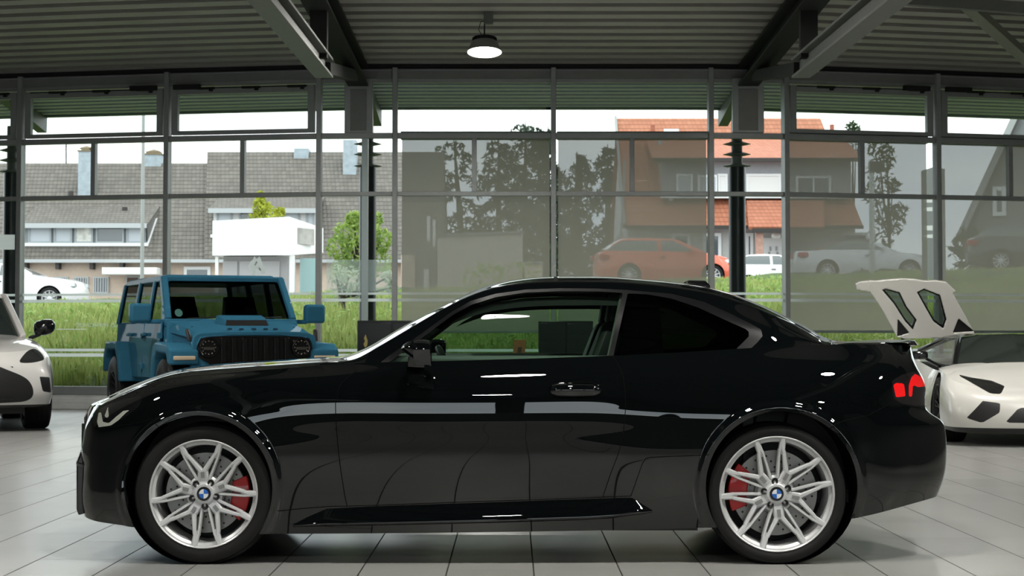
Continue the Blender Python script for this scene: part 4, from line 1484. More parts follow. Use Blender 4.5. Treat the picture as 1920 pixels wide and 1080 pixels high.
for s in (-1, 1):
    h = part('headlight', jp)
    MB().lathe([(.112, 1.96), (.118, 1.985), (.108, 2.0), (.098, 2.0), (.094, 1.985)], 36, 'X', (0, s * .515, .925)).build('bezel', M_blackgloss, h, smooth=40)
    hl2 = MB().lathe([(.001, 1.975), (.05, 1.972), (.095, 1.985)], 36, 'X', (0, s * .515, .925))
    for a in range(12):
        t = a * PI / 6
        hl2.lathe([(.011, 1.985), (.008, 1.997), (.001, 1.999)], 8, 'X', (0, s * .515 + .072 * math.cos(t), .925 + .072 * math.sin(t)))
    hl2.bar((1.992, s * .515 - .06, .915), (1.992, s * .515 + .06, .915), .02, .03)
    hl2.build('lens', mat('headlight_dark_chrome', (.16, .15, .14), .16, .8), h, smooth=40)
    # front and rear fenders
    ffp = [(.93, .50), (.98, .80), (1.08, .945), (1.22, .985), (1.86, .965), (1.99, .90), (2.0, .74), (1.90, .74), (1.80, .85), (1.28, .87), (1.17, .80), (1.08, .62), (1.05, .50)]
    fw = MB().prism(ffp, lambda u, v, k: (u, s * (.62 if k == 0 else .945), v)).build('front_fender', M_blue, jp, bevel=.025, seg=3)
    MB().box(1.955, 2.012, min(s * .66, s * .90), max(s * .66, s * .90), .79, .835).build('turn_lamp', M_amber, fw, bevel=.01)
    rfp = [(-2.12, .60), (-2.06, .84), (-1.90, .985), (-1.22, .985), (-1.06, .86), (-.93, .50), (-1.03, .50), (-1.14, .76), (-1.26, .88), (-1.84, .88), (-1.95, .78), (-2.0, .62)]
    MB().prism(rfp, lambda u, v, k: (u, s * (.74 if k == 0 else .945), v)).build('rear_fender', M_blue, jp, bevel=.025, seg=3)
    # side of the engine bay
    MB().hexa([(.9, s * .55, .8), (1.95, s * .5, .8), (1.95, s * .60, .8), (.9, s * .735, .8), (.9, s * .55, 1.15), (1.95, s * .5, 1.04), (1.95, s * .63, 1.03), (.9, s * .735, 1.12)]).build('engine_side_panel', M_blue, jp)
    mo = part('wing_mirror', jp)
    MB().box(.66, .80, min(s * .90, s * 1.14), max(s * .90, s * 1.14), 1.20, 1.42).build('mirror_housing', M_blue, mo, bevel=.035, seg=3)
    MB().box(.70, .77, min(s * .76, s * .93), max(s * .76, s * .93), 1.19, 1.24).build('mirror_arm', M_blue, mo, bevel=.012)
    MB().hexa([(1.88, s * .70 - .025, .99), (1.93, s * .70 - .025, .99), (1.93, s * .70 + .025, .99), (1.88, s * .70 + .025, .99), (1.80, s * .72 - .02, 1.12), (1.85, s * .72 - .02, 1.13), (1.85, s * .72 + .02, 1.13), (1.80, s * .72 + .02, 1.12)]).build('hood_latch', M_black, jp, bevel=.012)
    MB().lathe([(.012, 0), (.012, .02)], 8, 'Z', (1.45, s * .58, 1.135)).build('washer_nozzle', M_black, jp)
    for x in (1.5, -1.5):
        wheel(jp, x, s * .93, .40, .405, .225, .27, s, 'plain', R(20), rimmat=M_rimblack, nsp=8, dish=.06)
MB().box(1.95, 2.2, -.85, .85, .48, .68).build('front_bumper', M_black, jp, bevel=.04)
MB().box(-2.1, 1.95, -.68, .68, .34, .62).build('chassis', M_black, jp)
jl = MB()
jl.box(-1.9, .7, -.70, .70, .62, 1.18)
for y in (-.36, .36):
    jl.hexa([(-.25, y - .22, 1.1), (0, y - .22, 1.1), (0, y + .22, 1.1), (-.25, y + .22, 1.1), (-.35, y - .17, 1.52), (-.22, y - .17, 1.52), (-.22, y + .17, 1.52), (-.35, y + .17, 1.52)])
jl.build('cabin_interior', M_interior, jp)
# ---------------------------------------------------------------- white SUV, only its nose is in the picture
M_wpaint = mat('pearl_white_paint', (.72, .71, .69), .30, coat=1.0, coat_rough=.03)
suv = thing('luxury_suv', 'white SUV nose with wide black grille and black door mirror', 'car', (-6.11, 21.15, 0), R(20))
# local axes: -y is forward (towards the camera), x across (image right positive)
def nose(lines, W, n=90):
    """lines: list of rows (t, back, hw, z); returns near half (x>0) grid, y = back"""
    tt_ = np.linspace(lines[0][0][0], lines[0][-1][0], n)
    out = []
    for r_ in lines:
        a = np.array(r_, float)
        q = pchip(a[:, 0], np.stack([a[:, 2], a[:, 1], a[:, 3]], 1), tt_)
        s = gsmooth(q, .8); s[0], s[-1] = q[0], q[-1]; s[0, 0] = q[0, 0]
        out.append(s)
    return tt_, np.stack(out)
def mirx(s):
    m = np.array([-1, 1, 1.])
    return Surf(s.V * m, s.N * m, s.A, [f[::-1] for f in s.F])
def nose_surf(lines, sub, crease=(), W=2, n=90):
    tt_, L_ = nose(lines, W, n)
    P_, v_ = skin_lines(L_, sub, crease)
    A_ = np.stack([P_[..., 0], P_[..., 2], np.repeat(tt_[:, None], P_.shape[1], 1), np.repeat(v_[None], P_.shape[0], 0)], 2)
    s = grid_surf(P_, A_)
    c = s.N.reshape(P_.shape)
    if c[3, P_.shape[1] // 2, 1] > 0:
        s = grid_surf(P_, A_, True)
    return s
SUVL = [
 [(0, .10, 0, .28), (1, .11, .35, .28), (2, .16, .70, .28), (3, .30, .92, .30), (4, .60, .97, .32), (5, 1.1, .97, .32), (6, 1.9, .95, .32), (7, 3.2, .95, .32), (8, 4.7, .9, .35)],
 [(0, .0, 0, .42), (1, .02, .38, .42), (2, .08, .74, .42), (3, .24, .95, .44), (4, .60, 1.0, .48), (5, 1.1, 1.0, .5), (6, 1.9, .98, .5), (7, 3.2, .98, .5), (8, 4.7, .94, .5)],
 [(0, -.02, 0, .62), (1, .0, .38, .62), (2, .07, .72, .62), (3, .22, .93, .63), (4, .60, 1.0, .68), (5, 1.1, 1.0, .70), (6, 1.9, .97, .70), (7, 3.2, .97, .7), (8, 4.7, .94, .7)],
 [(0, .02, 0, .79), (1, .05, .36, .80), (2, .14, .66, .81), (3, .33, .86, .83), (4, .66, .96, .86), (5, 1.1, .97, .9), (6, 1.9, .94, .9), (7, 3.2, .94, .92), (8, 4.7, .9, .95)],
 [(0, .14, 0, .90), (1, .17, .34, .905), (2, .28, .60, .92), (3, .48, .76, .95), (4, .76, .84, .99), (5, 1.15, .87, 1.02), (6, 1.9, .86, 1.04), (7, 3.2, .86, 1.06), (8, 4.7, .8, 1.1)],
]
sv = nose_surf(SUVL, [8, 12, 12, 10])
tt_, Lq = nose(SUVL, 2)
hoodL = [[(0, .14, 0, .90), (1, .17, .34, .905), (2, .28, .60, .92), (3, .48, .76, .95), (4, .76, .84, .99), (5, 1.15, .87, 1.02), (6, 1.45, .86, 1.04)],
         [(0, .16, 0, .915), (1, .20, .28, .92), (2, .33, .48, .945), (3, .54, .58, .985), (4, .85, .64, 1.035), (5, 1.2, .66, 1.07), (6, 1.5, .64, 1.10)],
         [(0, .17, 0, .92), (1, .24, .16, .935), (2, .38, .26, .965), (3, .58, .30, 1.0), (4, .88, .32, 1.045), (5, 1.2, .34, 1.08), (6, 1.45, .34, 1.12)],
         [(0, .17, 0, .92), (1, .25, 0, .945), (2, .40, 0, .975), (3, .60, 0, 1.015), (4, .90, 0, 1.06), (5, 1.2, 0, 1.09), (6, 1.42, 0, 1.13)]]
def up_surf(lines, sub, n=60):
    tt_, L_ = nose(lines, 2, n)
    P_, v_ = skin_lines(L_, sub)
    A_ = np.stack([P_[..., 0], P_[..., 2], np.repeat(tt_[:, None], P_.shape[1], 1), np.repeat(v_[None], P_.shape[0], 0)], 2)
    s = grid_surf(P_, A_)
    if s.N.reshape(P_.shape)[n // 2, P_.shape[1] // 2, 2] < 0:
        s = grid_surf(P_, A_, True)
    return s
sh = up_surf(hoodL, [8, 8, 6])
def both(name, s, m, parent, label=None):
    if name in ('body_shell', 'hood', 'grille', 'lower_intake', 'front_splitter', 'centre_intake'):
        return s.join(mirx(s)).build(name, m, parent, label)
    s.build(name, m, parent, label)
    return mirx(s).build(name, m, parent, label)
XZ = lambda s: s.A[:, :2]
# wheel opening
d = np.hypot(sv.V[:, 1] - 1.02, sv.V[:, 2] - .38) - .44
_, sv = sv.split(np.where(sv.A[:, 2] > 3.2, d, 9))
d = np.hypot(sv.V[:, 1] - 4.05, sv.V[:, 2] - .38) - .44
_, sv = sv.split(np.where(sv.A[:, 2] > 5, d, 9))
fr_ = lambda s, p, sm=5, tm=3.6: s.split(np.maximum(poly_sdf(smooth_poly(p, sm) if sm else p, XZ(s)), s.A[:, 2] - tm))
gr, sv = fr_(sv, [(-.5, .80), (.20, .775), (.46, .70), (.66, .60), (.73, .46), (.67, .36), (.4, .335), (-.5, .325)])
vt, sv = fr_(sv, [(.80, .63), (.92, .62), (.945, .44), (.84, .46), (.82, .53)], 0)
lo, sv = sv.split(np.maximum(sv.V[:, 2] - .31, sv.A[:, 2] - 3.9))
hlq, sv = fr_(sv, [(.575, .80), (.66, .90), (.76, .945), (.84, .91), (.875, .83), (.80, .80), (.68, .785)], 5, 4.2)
both('body_shell', sv, M_wpaint, suv)
both('hood', sh, M_wpaint, suv)
both('grille', gr, M_black, suv)
both('bumper_vent', vt, M_black, suv)
both('lower_intake', lo, M_black, suv)
both('headlight', hlq, mat('suv_headlight', (.035, .037, .038), .12, .3, coat=1), suv)
gs = MB()
for k in range(9):
    z = .38 + k * .045
    gs.bar((-.50, .05, z), (.50, .05, z), .02, .014)
gs.build('grille_slat', M_blackgloss, suv)
# windscreen, pillars, roof
wq = [(.70, 1.50, 1.09), (.40, 1.40, 1.12), (0, 1.36, 1.13), (0, 2.15, 1.62), (.40, 2.18, 1.60), (.56, 2.22, 1.56)]
MB().add(wq + [(-x, y, z) for x, y, z in wq], [(0, 1, 2, 3, 4, 5), (6, 11, 10, 9, 8, 7)]).build('windscreen', mat('suv_glass', (.02, .03, .028), .05, coat=1), suv, smooth=30)
for s in (-1, 1):
    MB().bar((s * .74, 1.44, 1.07), (s * .58, 2.24, 1.58), .075, .09).build('roof_pillar', M_wpaint, suv, bevel=.02)
    MB().bar((s * .58, 2.22, 1.58), (s * .58, 4.2, 1.55), .08, .08).build('roof_rail', M_wpaint, suv, bevel=.02)
MB().hexa([(-.58, 2.15, 1.56), (.58, 2.15, 1.56), (.6, 4.5, 1.5), (-.6, 4.5, 1.5), (-.5, 2.2, 1.64), (.5, 2.2, 1.64), (.5, 4.4, 1.6), (-.5, 4.4, 1.6)]).build('roof', M_wpaint, suv, bevel=.03)
MB().hexa([(-.86, 1.5, .5), (.86, 1.5, .5), (.86, 4.6, .5), (-.86, 4.6, .5), (-.85, 1.5, 1.06), (.85, 1.5, 1.06), (.85, 4.6, 1.1), (-.85, 4.6, 1.1)]).build('inner_body', M_wpaint, suv)
MB().hexa([(-.74, 1.6, 1.05), (.74, 1.6, 1.05), (.74, 4.4, 1.05), (-.74, 4.4, 1.05), (-.57, 2.25, 1.56), (.57, 2.25, 1.56), (.57, 4.3, 1.5), (-.57, 4.3, 1.5)]).build('side_glass', mat('suv_glass', (.02, .03, .028), .05), suv)
MB().box(-.66, .66, .4, 4.6, .2, .5).build('underbody', M_black, suv)
for s in (-1, 1):
    mo = part('wing_mirror', suv)
    rows = []
    c = Vector((s * 1.03, 1.80, 1.20))
    m = MB()
    for (dx, hh, dd) in ((-.13, .05, .05), (-.10, .085, .09), (0, .10, .11), (.08, .09, .10), (.12, .05, .06)):
        rows.append([(c.x + s * dx, c.y + dd * math.cos(a) , c.z + hh * math.sin(a) + dx * .12) for a in [2 * PI * k / 12 for k in range(12)]])
    for r_ in rows: m.v.extend(r_)
    for i in range(4):
        for k in range(12):
            l = (k + 1) % 12
            m.f.append((i * 12 + k, i * 12 + l, (i + 1) * 12 + l, (i + 1) * 12 + k))
    m.f += [tuple(range(12)), tuple(range(48, 60))]
    m.build('mirror_housing', M_blackgloss, mo, smooth=50)
    MB().bar((s * .84, 1.80, 1.06), (s * .98, 1.80, 1.12), .05, .05).build('mirror_arm', M_blackgloss, mo, bevel=.01)
for s in (-1, 1):
    for y in (1.02, 4.05):
        w_ = wheel(suv, 0, 0, 0, .38, .27, .30, -1, 'plain', 0, rimmat=M_rimblack, nsp=10)
        w_.location = (s * 1.0, y, .38)
        w_.rotation_euler = (0, 0, PI / 2 if s > 0 else -PI / 2)
for o_ in list(suv.children):
    pass
# ---------------------------------------------------------------- white supercar
sc = thing('supercar', 'low white wedge supercar with raised engine lid and black roof', 'car', (5.33, 18.45, 0), R(-4))
M_wp2 = mat('matt_white_paint', (.72, .71, .67), .34, coat=.8, coat_rough=.06)
SCL = [
 [(0, .02, 0, .13), (1, .05, .40, .13), (2, .14, .75, .13), (3, .34, .94, .14), (4, .60, .99, .15), (5, 1.1, 1.0, .15), (6, 1.9, .97, .15), (7, 3.2, 1.0, .16), (8, 4.6, .98, .2)],
 [(0, -.02, 0, .20), (1, .02, .42, .20), (2, .12, .78, .20), (3, .33, .97, .22), (4, .62, 1.01, .24), (5, 1.1, 1.02, .25), (6, 1.9, .98, .25), (7, 3.2, 1.01, .3), (8, 4.6, 1.0, .3)],
 [(0, .08, 0, .46), (1, .10, .40, .46), (2, .18, .74, .47), (3, .40, .95, .50), (4, .68, 1.0, .54), (5, 1.1, 1.01, .58), (6, 1.9, .93, .55), (7, 3.2, 1.0, .6), (8, 4.6, 1.0, .6)],
 [(0, .30, 0, .555), (1, .32, .38, .56), (2, .40, .70, .585), (3, .58, .90, .64), (4, .80, .95, .70), (5, 1.15, .95, .745), (6, 1.9, .86, .72), (7, 3.2, .95, .85), (8, 4.6, .9, .9)],
]
s1 = nose_surf(SCL, [6, 10, 8])
SCH = [[(0, .30, 0, .555), (1, .32, .38, .56), (2, .40, .70, .585), (3, .58, .90, .64), (4, .80, .95, .70), (5, 1.15, .95, .745), (6, 1.55, .90, .75)],
       [(0, .32, 0, .565), (1, .36, .28, .575), (2, .48, .52, .61), (3, .68, .68, .67), (4, .92, .74, .725), (5, 1.22, .75, .765), (6, 1.55, .72, .79)],
       [(0, .33, 0, .57), (1, .42, .14, .59), (2, .58, .26, .635), (3, .78, .34, .69), (4, 1.0, .37, .74), (5, 1.25, .38, .78), (6, 1.45, .36, .81)],
       [(0, .33, 0, .57), (1, .46, 0, .60), (2, .62, 0, .645), (3, .82, 0, .70), (4, 1.02, 0, .75), (5, 1.22, 0, .79), (6, 1.38, 0, .82)]]
s2 = up_surf(SCH, [8, 8, 6])
d = np.hypot(s1.V[:, 1] - 1.10, s1.V[:, 2] - .34) - .375
_, s1 = s1.split(np.where(s1.A[:, 2] > 3.4, d, 9))
d = np.hypot(s1.V[:, 1] - 3.85, s1.V[:, 2] - .35) - .39
_, s1 = s1.split(np.where(s1.A[:, 2] > 5.5, d, 9))
sl_, s1 = s1.split(np.maximum(s1.V[:, 2] - .185, s1.A[:, 2] - 9))
i1, s1 = fr_(s1, [(.85, .28), (.69, .45), (.53, .43), (.54, .34), (.71, .235)], 0)
i2, s1 = fr_(s1, [(.50, .24), (.36, .385), (-.1, .40), (-.1, .33), (.27, .31), (.22, .24)], 0)
i3, s1 = fr_(s1, [(.20, .20), (-.1, .20), (-.1, .29), (.02, .27)], 0)
HLP = [(.845, .705), (.72, .672), (.52, .64), (.425, .59), (.50, .515), (.60, .52), (.71, .60)]
h1, s1 = fr_(s1, HLP, 0, 5)
h2, s2 = fr_(s2, HLP, 0, 5)
h2 = h2.join(h1) if h1.F else h2
both('body_shell', s1, M_wp2, sc)
both('hood', s2, M_wp2, sc)
both('headlight', h2, mat('supercar_headlight', (.02, .02, .021), .10, .2, coat=1), sc)
both('front_splitter', sl_, M_black, sc)
both('outer_intake', i1, M_black, sc)
both('middle_intake', i2, M_black, sc)
both('centre_intake', i3, M_black, sc)
# cabin
gl_ = mat('supercar_glass', (.022, .03, .027), .05, coat=1)
wq = [(.70, 1.60, .785), (.42, 1.42, .80), (0, 1.36, .815), (0, 2.35, 1.115), (.34, 2.38, 1.105), (.50, 2.48, 1.08)]
MB().add(wq + [(-x, y, z) for x, y, z in wq], [(0, 1, 2, 3, 4, 5), (6, 11, 10, 9, 8, 7)]).build('windscreen', gl_, sc, smooth=40)
rf = [(.54, 2.46, 1.08), (.35, 2.38, 1.11), (0, 2.34, 1.12), (0, 3.1, 1.13), (.36, 3.12, 1.115), (.56, 3.15, 1.07)]
MB().add(rf + [(-x, y, z) for x, y, z in rf], [(0, 1, 2, 3, 4, 5), (6, 11, 10, 9, 8, 7)]).build('roof', M_blackgloss, sc, smooth=60)
for s in (-1, 1):
    MB().tube([(s * .74, 1.56, .765), (s * .63, 2.05, .95), (s * .53, 2.46, 1.075), (s * .57, 3.15, 1.06), (s * .80, 3.6, .92)], .035, 8).build('roof_pillar', M_blackgloss, sc, smooth=50)
for s in (-1, 1):
    sg_ = MB().add([(s * .76, 1.62, .77), (s * .54, 2.46, 1.07), (s * .575, 3.12, 1.05), (s * .86, 3.2, .84)], [(0, 1, 2, 3)])
    sg_.build('side_glass', glass_mat('supercar_side_glass', (.35, .42, .40), 1.0, 1.5), sc)
MB().hexa([(-.80, 1.6, .4), (.80, 1.6, .4), (.85, 3.3, .4), (-.85, 3.3, .4), (-.8, 1.62, .745), (.8, 1.62, .745), (.86, 3.3, .8), (-.86, 3.3, .8)]).build('cabin_interior', M_interior, sc)
MB().box(-.66, .66, .55, 4.5, .13, .42).build('underbody', M_black, sc)
MB().hexa([(-.95, 3.2, .5), (.95, 3.2, .5), (.95, 4.6, .5), (-.95, 4.6, .5), (-.92, 3.2, .84), (.92, 3.2, .84), (.9, 4.6, .88), (-.9, 4.6, .88)]).build('rear_body', M_wp2, sc, bevel=.04)
MB().tube([Vector((.40, 1.98, .83)) + Vector((.15 * math.cos(a), .05 * math.sin(a), .14 * math.sin(a))) for a in [2 * PI * k / 24 for k in range(24)]], .014, 6, closed=True).build('steering_wheel', M_black, sc, smooth=60)
MB().box(-.10, .10, 2.18, 2.21, 1.01, 1.055).build('rear_view_mirror', mat('mirror_pale', (.5, .5, .47), .3), sc, bevel=.01)
for s in (-1, 1):
    mo = part('wing_mirror', sc)
    MB().box(min(s * .98, s * 1.16), max(s * .98, s * 1.16), 1.72, 1.84, .84, .93).build('mirror_housing', M_blackgloss, mo, bevel=.03)
    MB().bar((s * .84, 1.8, .76), (s * 1.02, 1.78, .86), .03, .03).build('mirror_arm', M_blackgloss, mo)
for s in (-1, 1):
    for y, rt in ((1.10, .335), (3.85, .35)):
        w_ = wheel(sc, 0, 0, 0, rt, rt * .77, .27, -1, 'pair', .2, cal=PI if s < 0 else 0, rimmat=M_rimblack, nsp=7, dish=.03)
        w_.location = (s * .985, y, rt)
        w_.rotation_euler = (0, 0, PI / 2 if s > 0 else -PI / 2)
# engine lid, propped up behind the roof
inv = Matrix.Rotation(R(4), 4, 'Z') @ Matrix.Translation((-5.33, -18.45, 0))
def lidp(px_, py_, o=0.0):
    f = (py_ - 525) / 105                     # the lid leans: its top is nearer
    p = at(px_, py_, 21.75 + .25 * f)
    q = inv @ p
    return (q.x, q.y + o, q.z)
lid = part('engine_lid', sc)
OUT = [(1605,534),(1612,530),(1632,527.5),(1645,528),(1660,526),(1690,523.5),(1715,524.5),(1735,528),(1755,527),(1775,530),(1792,546),(1786,549),(1807,587),(1829,628),(1795,632),(1700,636),(1682,632),(1656,584),(1632,547),(1606,543)]
W1 = [(1653,543),(1661,541),(1687,548),(1700,575),(1719,600),(1712,619),(1697,603),(1676,570)]
W2 = [(1719,548),(1732,541),(1763,553),(1775,599),(1769,617),(1750,603),(1733,573)]
T1_ = [(1683,597),(1706,625),(1682,632)]
T2_ = [(1797,597),(1828,622),(1786,625)]
# plate with two openings: built as a fine grid cut by outline and windows
gx = np.linspace(1600, 1832, 117); gyy = np.linspace(520, 640, 61)
P_ = np.array([[lidp(a, b_) for b_ in gyy] for a in gx])
A_ = np.array([[(a, b_, 0, 0) for b_ in gyy] for a in gx], float)
g0 = grid_surf(P_, A_)
if g0.N[:, 1].mean() > 0:
    g0 = grid_surf(P_, A_, True)
pl, _ = g0.split(poly_sdf(OUT, XZ(g0)))
h1_, pl = pl.split(poly_sdf(W1, XZ(pl)))
h2_, pl = pl.split(poly_sdf(W2, XZ(pl)))
b1_, pl = pl.split(poly_sdf(T1_, XZ(pl)))
b2_, pl = pl.split(poly_sdf(T2_, XZ(pl)))
def thick(s, name, m, parent, th):
    o = s.build(name, m, parent)
    md = o.modifiers.new('s', 'SOLIDIFY')
    md.thickness = th
    md.offset = -1
    return o
thick(pl, 'lid_panel', M_wp2, lid, .05)
for h_, w_, nm in ((h1_, W1, 1), (h2_, W2, 2)):
    rimm, gls = h_.split(-(poly_sdf(w_, XZ(h_)) + 3.2))
    gls.offset(-.03).build('lid_window', glass_mat('lid_glass', (.42, .50, .46), 1.0, 1.5), lid)
    thick(rimm.offset(-.01), 'lid_window_rim', M_blackgloss, lid, .05)
for b_ in (b1_, b2_):
    b_.offset(-.02).build('lid_corner_vent', M_black, lid)

for s_ in (0, 1):
    a_ = Vector(lidp((1690, 1790)[s_], 626, .03))
    MB().tube([a_, (a_.x * .9, a_.y + .05, .84)], .018, 8).build('lid_strut', M_darksteel, lid, smooth=60)
# ================================================================ GENERIC PARKED CAR (outside) AND THE TWO WHITE SHOWROOM CARS
def plan_wrap(x0, dirn, rows, z, n_=0):
    return None
def body_lines(L, W, st, ends, tg_n=120):
    """st: for each line a list of (x, z, hw/ (W/2)); ends: list of (dx, f) rounding of nose/tail in plan (f = share of half width)"""
    out = []
    for rows in st:
        x0, zf, h0 = rows[0]
        x1, zr, h1 = rows[-1]
        pts = [(0, (x0, 0, zf))]
        t = 0
        for i, (dx, f) in enumerate(ends):
            t += 1
            pts.append((t, (x0 + dx, f * h0 * W / 2, zf)))
        for (x, z, h) in rows[1:-1]:
            pts.append((10 + x * 10, (x, h * W / 2, z)))
        T = 20 + L * 10
        for i, (dx, f) in enumerate(reversed(ends)):
            pts.append((T + i, (x1 - dx, f * h1 * W / 2, zr)))
        pts.append((T + len(ends), (x1, 0, zr)))
        out.append(pts)
    T = 20 + L * 10 + len(ends)
    tt_ = np.linspace(0, T, tg_n)
    res = []
    for pts in out:
        q = pchip([p[0] for p in pts], np.array([p[1] for p in pts]), tt_)
        s = gsmooth(q, .9)
        s[0], s[-1] = q[0], q[-1]
        s[:, 1] *= -1
        s[0, 1] = s[-1, 1] = 0
        res.append(s)
    return tt_, np.stack(res)

def parked_car(name, lab, loc, rz, paint, L, W, H, hood, belt, xw0, xw1, xr1, xr0, tailz, wb, Rw=.32, softtop=None, group='cars parked on the street outside', pane=(.10, .12, .12)):
    """xw0 screen foot, xw1 roof front, xr1 roof rear, xr0 rear screen foot (metres from the nose)"""
    t = thing(name, lab, 'car', loc, rz, group)
    root = part('body', t)
    root.location = (-L / 2, 0, 0)
    ends = [(.02, .5), (.10, .78), (.28, .93)]
    f0 = (L - wb) * .45
    bl = lambda x: np.interp(x, [0, .25, xw0, xr0, L], [hood - .14, hood - .06, belt, belt + .03, tailz])
    xs = [.6, 1.2, xw0, xw1, (xw1 + xr1) / 2, xr1, L - .9, L - .45]
    st = [[(0.06, .24, .96)] + [(x, .20, .93) for x in xs] + [(L - .04, .28, .95)],
          [(0, .45, 1.0)] + [(x, .50, 1.0) for x in xs] + [(L, .5, 1.0)],
          [(.02, .62, .98)] + [(x, .72, .985) for x in xs] + [(L - .02, .75, .98)],
          [(.12, hood - .12, .88)] + [(x, bl(x) - .0, .90 if xw0 < x < xr0 else .86) for x in xs] + [(L - .06, tailz - .02, .86)]]
    tt_, SLs = body_lines(L, W, st, ends)
    P_, v_ = skin_lines(SLs, [4, 6, 6])
    x_ = P_[..., 0]
    A_ = np.stack([P_[..., 0], P_[..., 2], np.repeat(tt_[:, None], P_.shape[1], 1), np.repeat(v_[None], P_.shape[0], 0)], 2)
    s = grid_surf(P_, A_)
    mid = len(tt_) // 2
    if s.N.reshape(P_.shape)[mid, :, 1].mean() > 0:
        s = grid_surf(P_, A_, True)
    L5_ = SLs[3]
    xx = L5_[:, 0]
    ctr = np.interp(xx, [0, .12, .5, xw0 - .1, xw1, (xw1 + xr1) / 2, xr1, xr0, L - .06], [hood - .13, hood - .10, hood, belt + .04, H - .03, H, H - .03, belt + .05 if xr0 < L - .3 else tailz, tailz])
    ctr = gsmooth(ctr[:, None], 1.5)[:, 0]
    ctr = np.maximum(ctr, L5_[:, 2])
    rise = np.clip((ctr - L5_[:, 2]) / max(.2, H - belt), 0, 1)
    w2 = 1 - .30 * np.clip(rise, 0, 1)
    L2_ = np.stack([xx, L5_[:, 1] * np.where(rise > .12, w2, .7), L5_[:, 2] + (ctr - L5_[:, 2]) * .93], 1)
    L4_ = np.stack([xx, xx * 0, ctr], 1)
    L1_ = (L5_ + L2_) / 2; L1_[:, 1] *= 1.02
    L3_ = (L2_ + L4_) / 2; L3_[:, 2] = L4_[:, 2] * .8 + L2_[:, 2] * .2
    P2, v2 = skin_lines(np.stack([L5_, L1_, L2_, L3_, L4_]), [5, 5, 4, 4], crease=(2,))
    A2 = np.stack([P2[..., 0], P2[..., 2], np.repeat(tt_[:, None], P2.shape[1], 1), np.repeat(v2[None], P2.shape[0], 0)], 2)
    tp = grid_surf(P2, A2)
    if tp.N.reshape(P2.shape)[mid, -1, 2] < 0:
        tp = grid_surf(P2, A2, True)
    mp_ = mat('paint_' + name + '_%d' % len(MATS), paint, .3, coat=1, coat_rough=.03)
    wx = (f0, f0 + wb)
    for x in wx:
        d = np.hypot(s.A[:, 0] - x, s.A[:, 1] - Rw) - (Rw + .045)
        _, s = s.split(d)
    zt = H - .10
    gpoly = [(xw0 + .22, belt + .05), (xw1 + .10, zt), (xr1, zt - .01), (min(xr0 - .05, xr1 + .62), belt + .07)]
    win_, tp = tp.split(np.maximum(poly_sdf(gpoly, tp.A[:, :2]), tp.A[:, 3] - 1.85))
    # pillars left in body colour
    if softtop is None:
        pil, win_ = win_.split(np.abs(tp_x(win_) - (xw0 + xr1) / 2 - .1) - .05)
        tp = tp.join(pil)
    scr, tp = tp.split(np.maximum(2.15 - tp.A[:, 3], np.maximum(xw0 + .02 - tp.A[:, 0], tp.A[:, 0] - xw1 + .05)))
    rsc, tp = tp.split(np.maximum(2.2 - tp.A[:, 3], np.maximum(xr1 + .08 - tp.A[:, 0], tp.A[:, 0] - xr0 + .03)))
    (s.join(s.mirrored())).build('lower_body', mp_, root)
    if softtop:
        rf, tp = tp.split(np.maximum(xw1 - .1 - tp.A[:, 0], np.maximum(tp.A[:, 0] - xr0, belt + .06 - tp.A[:, 1])))
        rf.join(rf.mirrored()).build('soft_top', mat('soft_top_cloth', softtop, .9), root)
    (tp.join(tp.mirrored())).build('upper_body', mp_, root)
    gm = mat('parked_car_glass', pane, .06, spec=.8, coat=1)
    win_.join(win_.mirrored()).build('side_window', gm, root)
    scr.join(scr.mirrored()).build('windscreen', gm, root)
    rsc.join(rsc.mirrored()).build('rear_screen', gm, root)
    ub = MB().box(.25, L - .25, -W * .40, W * .40, .18, .6)
    ub.build('underbody', M_black, root)
    lm = mat('headlamp_clear', (.5, .52, .52), .15, .5)
    rm_ = mat('rear_lamp_red', (.45, .01, .015), .25, coat=1)
    for sg in (-1, 1):
        y0 = sg * W * .36
        MB().hexa([(.10, y0 - .14, hood - .24), (.30, y0 - .05 + sg * .05, hood - .24), (.34, y0 + .10, hood - .24), (.10, y0 + .10, hood - .24), (.14, y0 - .14, hood - .13), (.32, y0 - .05 + sg * .05, hood - .13), (.36, y0 + .08, hood - .13), (.14, y0 + .08, hood - .13)]).build('headlamp', lm, root, bevel=.01)
        MB().box(L - .32, L - .03, min(sg * W * .30, sg * W * .463), max(sg * W * .30, sg * W * .463), tailz - .20, tailz - .06).build('rear_lamp', rm_, root, bevel=.01)
        MB().box(xw0 + .30, xw0 + .42, min(sg * W * .46, sg * W * .57), max(sg * W * .46, sg * W * .57), belt + .02, belt + .15).build('wing_mirror', mp_, root, bevel=.02)
        MB().box((xw0 + xr1) / 2 - .05, (xw0 + xr1) / 2 + .12, min(sg * W * .49, sg * W * .505), max(sg * W * .49, sg * W * .505), belt - .14, belt - .11).build('door_handle', M_darksteel, root)
        for x in wx:
            wheel(root, x, sg * W * .485, Rw, Rw, Rw * .70, .2, sg, 'plain', .3, nsp=10, dish=.03)
    return t
def tp_x(s): return s.A[:, 0]
